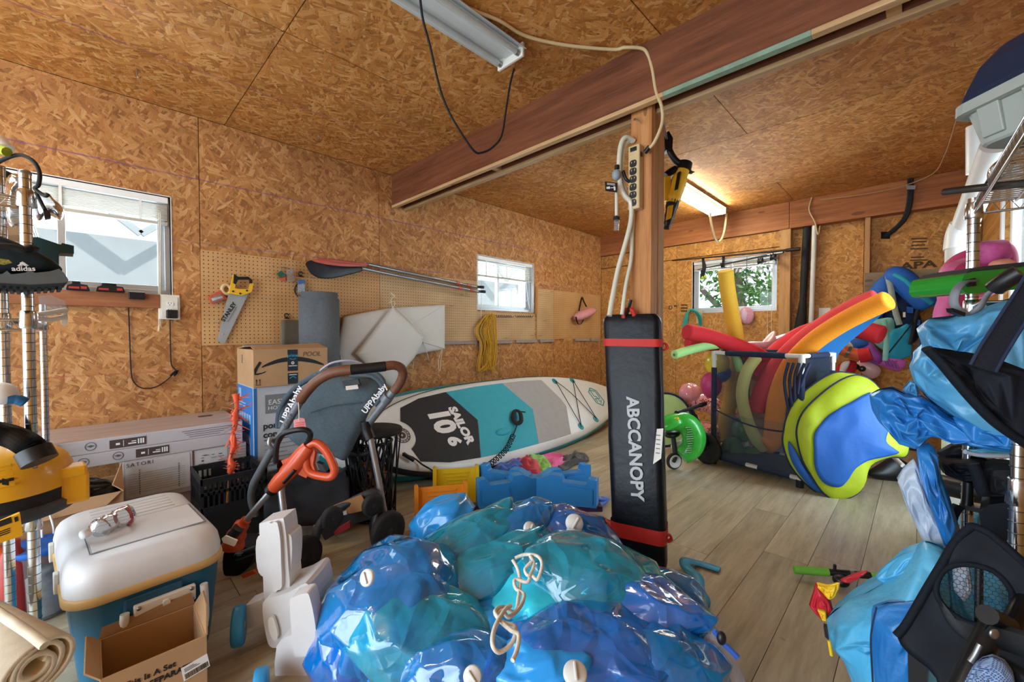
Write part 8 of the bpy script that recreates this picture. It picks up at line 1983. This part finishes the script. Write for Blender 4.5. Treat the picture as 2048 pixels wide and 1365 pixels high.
# folding chair with mesh pocket
ch = thing('folding_chair', at(1960, 1300, .62), 'folded black camping chair with mesh cup pocket at the lower right corner', 'chair')
flp = [(1793, 1272), (1812, 1250), (1850, 1185), (1880, 1135), (1910, 1085), (1938, 1058), (1950, 1054), (1985, 1072), (2040, 1120), (2075, 1160), (2085, 1420), (1905, 1420), (1870, 1350), (1815, 1305)]
fF = pframe(at(1940, 1220, .64), rayn(1940, 1220) * .95 + Z_ * .3)
hole_px = [(1872, 1180), (1882, 1148), (1905, 1132), (1940, 1130), (1985, 1142), (2015, 1170), (2028, 1205), (2018, 1238), (1990, 1255), (1950, 1250), (1915, 1235), (1885, 1210)]
Po, Ph = smooth2(V2(flp, fF), 3), smooth2(V2(hole_px, fF), 4)
def ringfill(outer, inner, z, M, wav=0):
    cx = sum(p[0] for p in inner) / len(inner); cy = sum(p[1] for p in inner) / len(inner); n = 72; q = MB(); 
    def hit(poly, a):
        best = None; dx, dy = math.cos(a), math.sin(a)
        for i in range(len(poly)):
            x1, y1 = poly[i][0] - cx, poly[i][1] - cy; x2, y2 = poly[(i + 1) % len(poly)][0] - cx, poly[(i + 1) % len(poly)][1] - cy
            dn = dx * (y2 - y1) - dy * (x2 - x1)
            if abs(dn) < 1e-12: continue
            t = (x1 * (y2 - y1) - y1 * (x2 - x1)) / dn; u = (x1 * dy - y1 * dx) / dn
            if t > 0 and -1e-6 <= u <= 1 + 1e-6: best = t if best is None else max(best, t)
        return best or .05
    rows = []
    for k in range(9):
        f = k / 8; row = []
        for j in range(n):
            a = 2 * math.pi * j / n; r0, r1 = hit(inner, a), hit(outer, a); r = r0 + (r1 - r0) * f
            x, y = cx + math.cos(a) * r, cy + math.sin(a) * r; row.append((x, y, z + wav * (nz((x, y, 0), 12, 4) + .5 * crease((x, y, 0), 9, 2)) * min(1, f * 3)))
        rows.append(row)
    q.add([p for r in rows for p in r], [(k * n + j, k * n + (j + 1) % n, (k + 1) * n + (j + 1) % n, (k + 1) * n + j)[::-1] for k in range(8) for j in range(n)], True, M)
    return q
obj('seat_fabric', ringfill(Po, Ph, 0, fF[0], .008), m_blkn, ch, solid=.006)
q = MB(fF[0]); cxh = sum(p[0] for p in Ph) / len(Ph); cyh = sum(p[1] for p in Ph) / len(Ph); rx = max(abs(p[0] - cxh) for p in Ph); ry = max(abs(p[1] - cyh) for p in Ph); s = .0054
cells = MB(fF[0]); i = 0; y = cyh - ry * 1.5
def inside(x, y, sc=1.02): return ((x - cxh) / (rx * sc)) ** 2 + ((y - cyh) / (ry * sc)) ** 2 < 1
def zmesh(x, y): return -.012 * (1 - ((x - cxh) / rx) ** 2 - ((y - cyh) / ry) ** 2) + .001
while y < cyh + ry * 1.1:
    x = cxh - rx * 1.1 + (s * .866 if i % 2 else 0)
    while x < cxh + rx * 1.1:
        if inside(x, y):
            p = Vector((x, y, zmesh(x, y)))
            for a in (90, 210, 330):
                e = (x + s * math.cos(R_(a)), y + s * math.sin(R_(a))); cells.tube([p, (e[0], e[1], zmesh(*e))], 0.0006, 3, cap=False)
        x += s * 1.732
    y += s * 1.5; i += 1
obj('mesh_pocket', cells, m_blackmatte, ch, kind='stuff')
obj('pocket_rim', MB(fF[0]).tube([(x, y, .002) for x, y in Ph], .0062, 8, closed=True), m_blk, ch)
o_ = V2([(1868, 1182), (1900, 1225), (1960, 1252), (1955, 1285), (1925, 1278), (1890, 1240)], fF); obj('pocket_net', MB(fF[0]).pillow(o_, .01, sub=4, nr=6), mesh_mat('net_black', '#1b2026', .7), ch)
obj('fabric_binding', MB(fF[0]).tube([(x, y, .002) for x, y in smooth2(V2([(1793, 1272), (1812, 1250), (1850, 1185), (1880, 1135), (1910, 1085), (1938, 1058), (1950, 1054), (1985, 1072), (2040, 1120), (2075, 1160)], fF), 5, False)], .0085, 8), m_blk, ch)
bl_ = crumple([(1890, 1140), (1940, 1125), (2000, 1150), (2035, 1200), (2010, 1260), (1940, 1260), (1895, 1220)], .74, .03, 27, .014, 10); obj('pocket_contents', bl_, m_tp3, ch); obj('pocket_contents', crumple([(1905, 1140), (1938, 1128), (1945, 1180), (1930, 1205), (1908, 1180)], .695, .012, 29, .006, 12), m_slv, ch)
obj('chair_rod', tb([(1958, 1130, .665), (1957, 1255, .66)], .0052, 8, 1), m_black, ch)
m_tubek = mat('tube_black', '#16191c', .32, .3, var=.15)
obj('frame_tube', tb([(1992, 1240, .56), (1940, 1345, .545), (1900, 1430, .54)], .0135, 14, 1), m_tubek, ch); obj('frame_tube', tb([(2070, 1165, .62), (2035, 1225, .60), (2020, 1262, .585)], .011, 12, 1), m_tubek, ch)
obj('tube_cap', tb([(1974, 1230, .555), (2015, 1252, .56)], .0125, 12, 1), m_black, ch)
jt = obj('pivot_bracket', vprism([(1968, 1262), (1980, 1252), (2000, 1258), (2090, 1285), (2090, 1330), (2000, 1300), (1972, 1285)], .535, .014), m_tubek, ch, bevel=.004)
obj('rivet', MB().lathe([(.009, 0), (.009, .002), (.006, .003), (0, .003)], at(1988, 1268, .533), -FH, 18), m_steel, jt)
obj('tube_clip', tb([(1960, 1290, .53), (1950, 1310, .53), (1940, 1325, .53)], .003, 6), m_steel, ch)
obj('frame_tube', tb([(2000, 1330, .53), (2070, 1370, .50)], .012, 12, 1), m_tubek, ch)
pd = obj('plaid_cloth', crumple([(1925, 1375), (1945, 1335), (1965, 1318), (1985, 1312), (2010, 1325), (2028, 1350), (2035, 1400), (1930, 1410)], .52, .02, 31, .006, 16), None or m_vnavy)
def plaid():
    t = NT('blue_weave'); p = t.mapping(t.objco(), rot=(R_(50), R_(10), R_(35))); sep = t.n.new('ShaderNodeSeparateXYZ'); t.link(p, sep.inputs[0])
    f = lambda o: t.math('LESS_THAN', t.math('FRACT', t.math('MULTIPLY', o, 300)), .45)
    t.link(t.mix(t.math('MAXIMUM', f(sep.outputs[0]), f(sep.outputs[2])), lin('#2c4470'), lin('#7f97bd')), t.b.inputs['Base Color']); t.b.inputs['Roughness'].default_value = .9; return t.m
pd.data.materials[0] = plaid(); tag(pd, 'blue woven cloth strip wrapped at the chair tube in the lower right corner', 'cloth')
# light blue tent bag on the floor
DS = 1.0
tbg = thing('tent_bag', onZ(1760, 1330), 'light blue nylon tent bag standing on the floor by the chair', 'bag')
obj('bag_body', crumple([(1654, 1240), (1668, 1222), (1700, 1203), (1735, 1183), (1772, 1163), (1804, 1136), (1850, 1085), (1890, 1095), (1900, 1200), (1895, 1420), (1730, 1430), (1705, 1350), (1680, 1300), (1655, 1265)], 1.12, .14, 33, .02, 6), m_tp3, tbg)
obj('cyan_cloth', crumple([(1898, 1050), (1925, 1030), (1962, 1025), (1962, 1062), (1930, 1080), (1900, 1085)], 1.25, .03, 23, .01), m_tp3, tbg)  # loose pale cyan cloth, only grouped with the tent bag
obj('bag_pocket', crumple([(1745, 1215), (1775, 1205), (1840, 1200), (1870, 1240), (1850, 1420), (1760, 1430), (1740, 1300)], 1.0, .05, 35, .012, 7), m_tp2, tbg)
obj('bag_top', crumple([(1752, 1152), (1775, 1128), (1805, 1102), (1850, 1088), (1890, 1095), (1890, 1140), (1820, 1155), (1770, 1165)], 1.10, .05, 36, .02, 8), m_tp3, tbg)
obj('seam', tb([(1753, 1215, .96), (1742, 1270, .955), (1744, 1340, .955), (1750, 1420, .955)], .002, 6), m_navy, tbg)
obj('black_tail', vprism([(1815, 1300), (1850, 1300), (1856, 1420), (1818, 1420)], .93, .01), m_black, tbg); obj('side_strap', vprism([(1647, 1255), (1654, 1258), (1658, 1282), (1650, 1275)], 1.1, .02), m_black, tbg)
obj('yellow_tie', tb([(1658, 1282, 1.1), (1661, 1300, 1.1), (1663, 1312, 1.1)], .004, 6), m_sy, tbg)
# fishing rod on the floor and kite
fr_ = thing('fishing_rod', onZ(1660, 1160), 'child fishing rod with green foam grip lying on the floor by the tent bag', 'fishing rod')
a, b = onZ(1588, 1140, .03), onZ(1657, 1145, .04); c_ = onZ(1742, 1152, .06)
obj('foam_grip', MB().tube(crv([a, a.lerp(b, .5), b], 4), .0165, 14), mat('grip_green', '#6cb43a', .7, var=.06), fr_); obj('reel_seat', MB().tube([b, c_], .014, 12), m_black, fr_); obj('trigger', MB().tube([b.lerp(c_, .15), b.lerp(c_, .15) + Vector((0, 0, .035))], .006, 8), m_black, fr_)
obj('seat_ring', MB().tube([b.lerp(c_, .52), b.lerp(c_, .62)], .0155, 12), m_steel, fr_); rl_ = onZ(1682, 1162, .03); obj('reel', MB().ell(rl_, (.03, .03, .024)), m_black, fr_); obj('rod_tip', MB().tube([c_, c_ + (c_ - b) * .4], .012, 10), mat('grip_green', '#6cb43a', .7), fr_)
kt2 = thing('kite', onZ(1650, 1235), 'red and yellow kite corner sticking out from under the tent bag', 'kite')
m_kr, m_ky = mat('kite_crimson', '#b8202c', .5, var=.1), mat('kite_yellow', '#e6b81c', .5, var=.08)
obj('red_panel', crumple([(1632, 1164), (1640, 1175), (1660, 1200), (1668, 1230), (1650, 1246), (1636, 1232), (1618, 1212)], 1.24, .012, 41, .01, 12, sub=1), m_kr, kt2); obj('yellow_panel', crumple([(1633, 1166), (1655, 1172), (1680, 1166), (1672, 1190), (1658, 1200), (1640, 1182)], 1.23, .012, 42, .008, 12, sub=2), m_ky, kt2)
obj('yellow_panel', crumple([(1634, 1218), (1652, 1222), (1655, 1246), (1644, 1240)], 1.22, .01, 43, .006, 12, sub=1), m_ky, kt2); obj('red_panel', crumple([(1680, 1160), (1715, 1148), (1735, 1142), (1728, 1150), (1695, 1166)], 1.24, .012, 44, .006, 12, sub=2), m_kr, kt2)
o = obj('small_leaf', MB().add([onZ(1570, 1282, .004), onZ(1560, 1276, .01), onZ(1568, 1279, .004)], [(0, 1, 2)]), m_bark, solid=.001); tag(o, 'small dry leaf on the floor left of the tent bag', 'leaf')
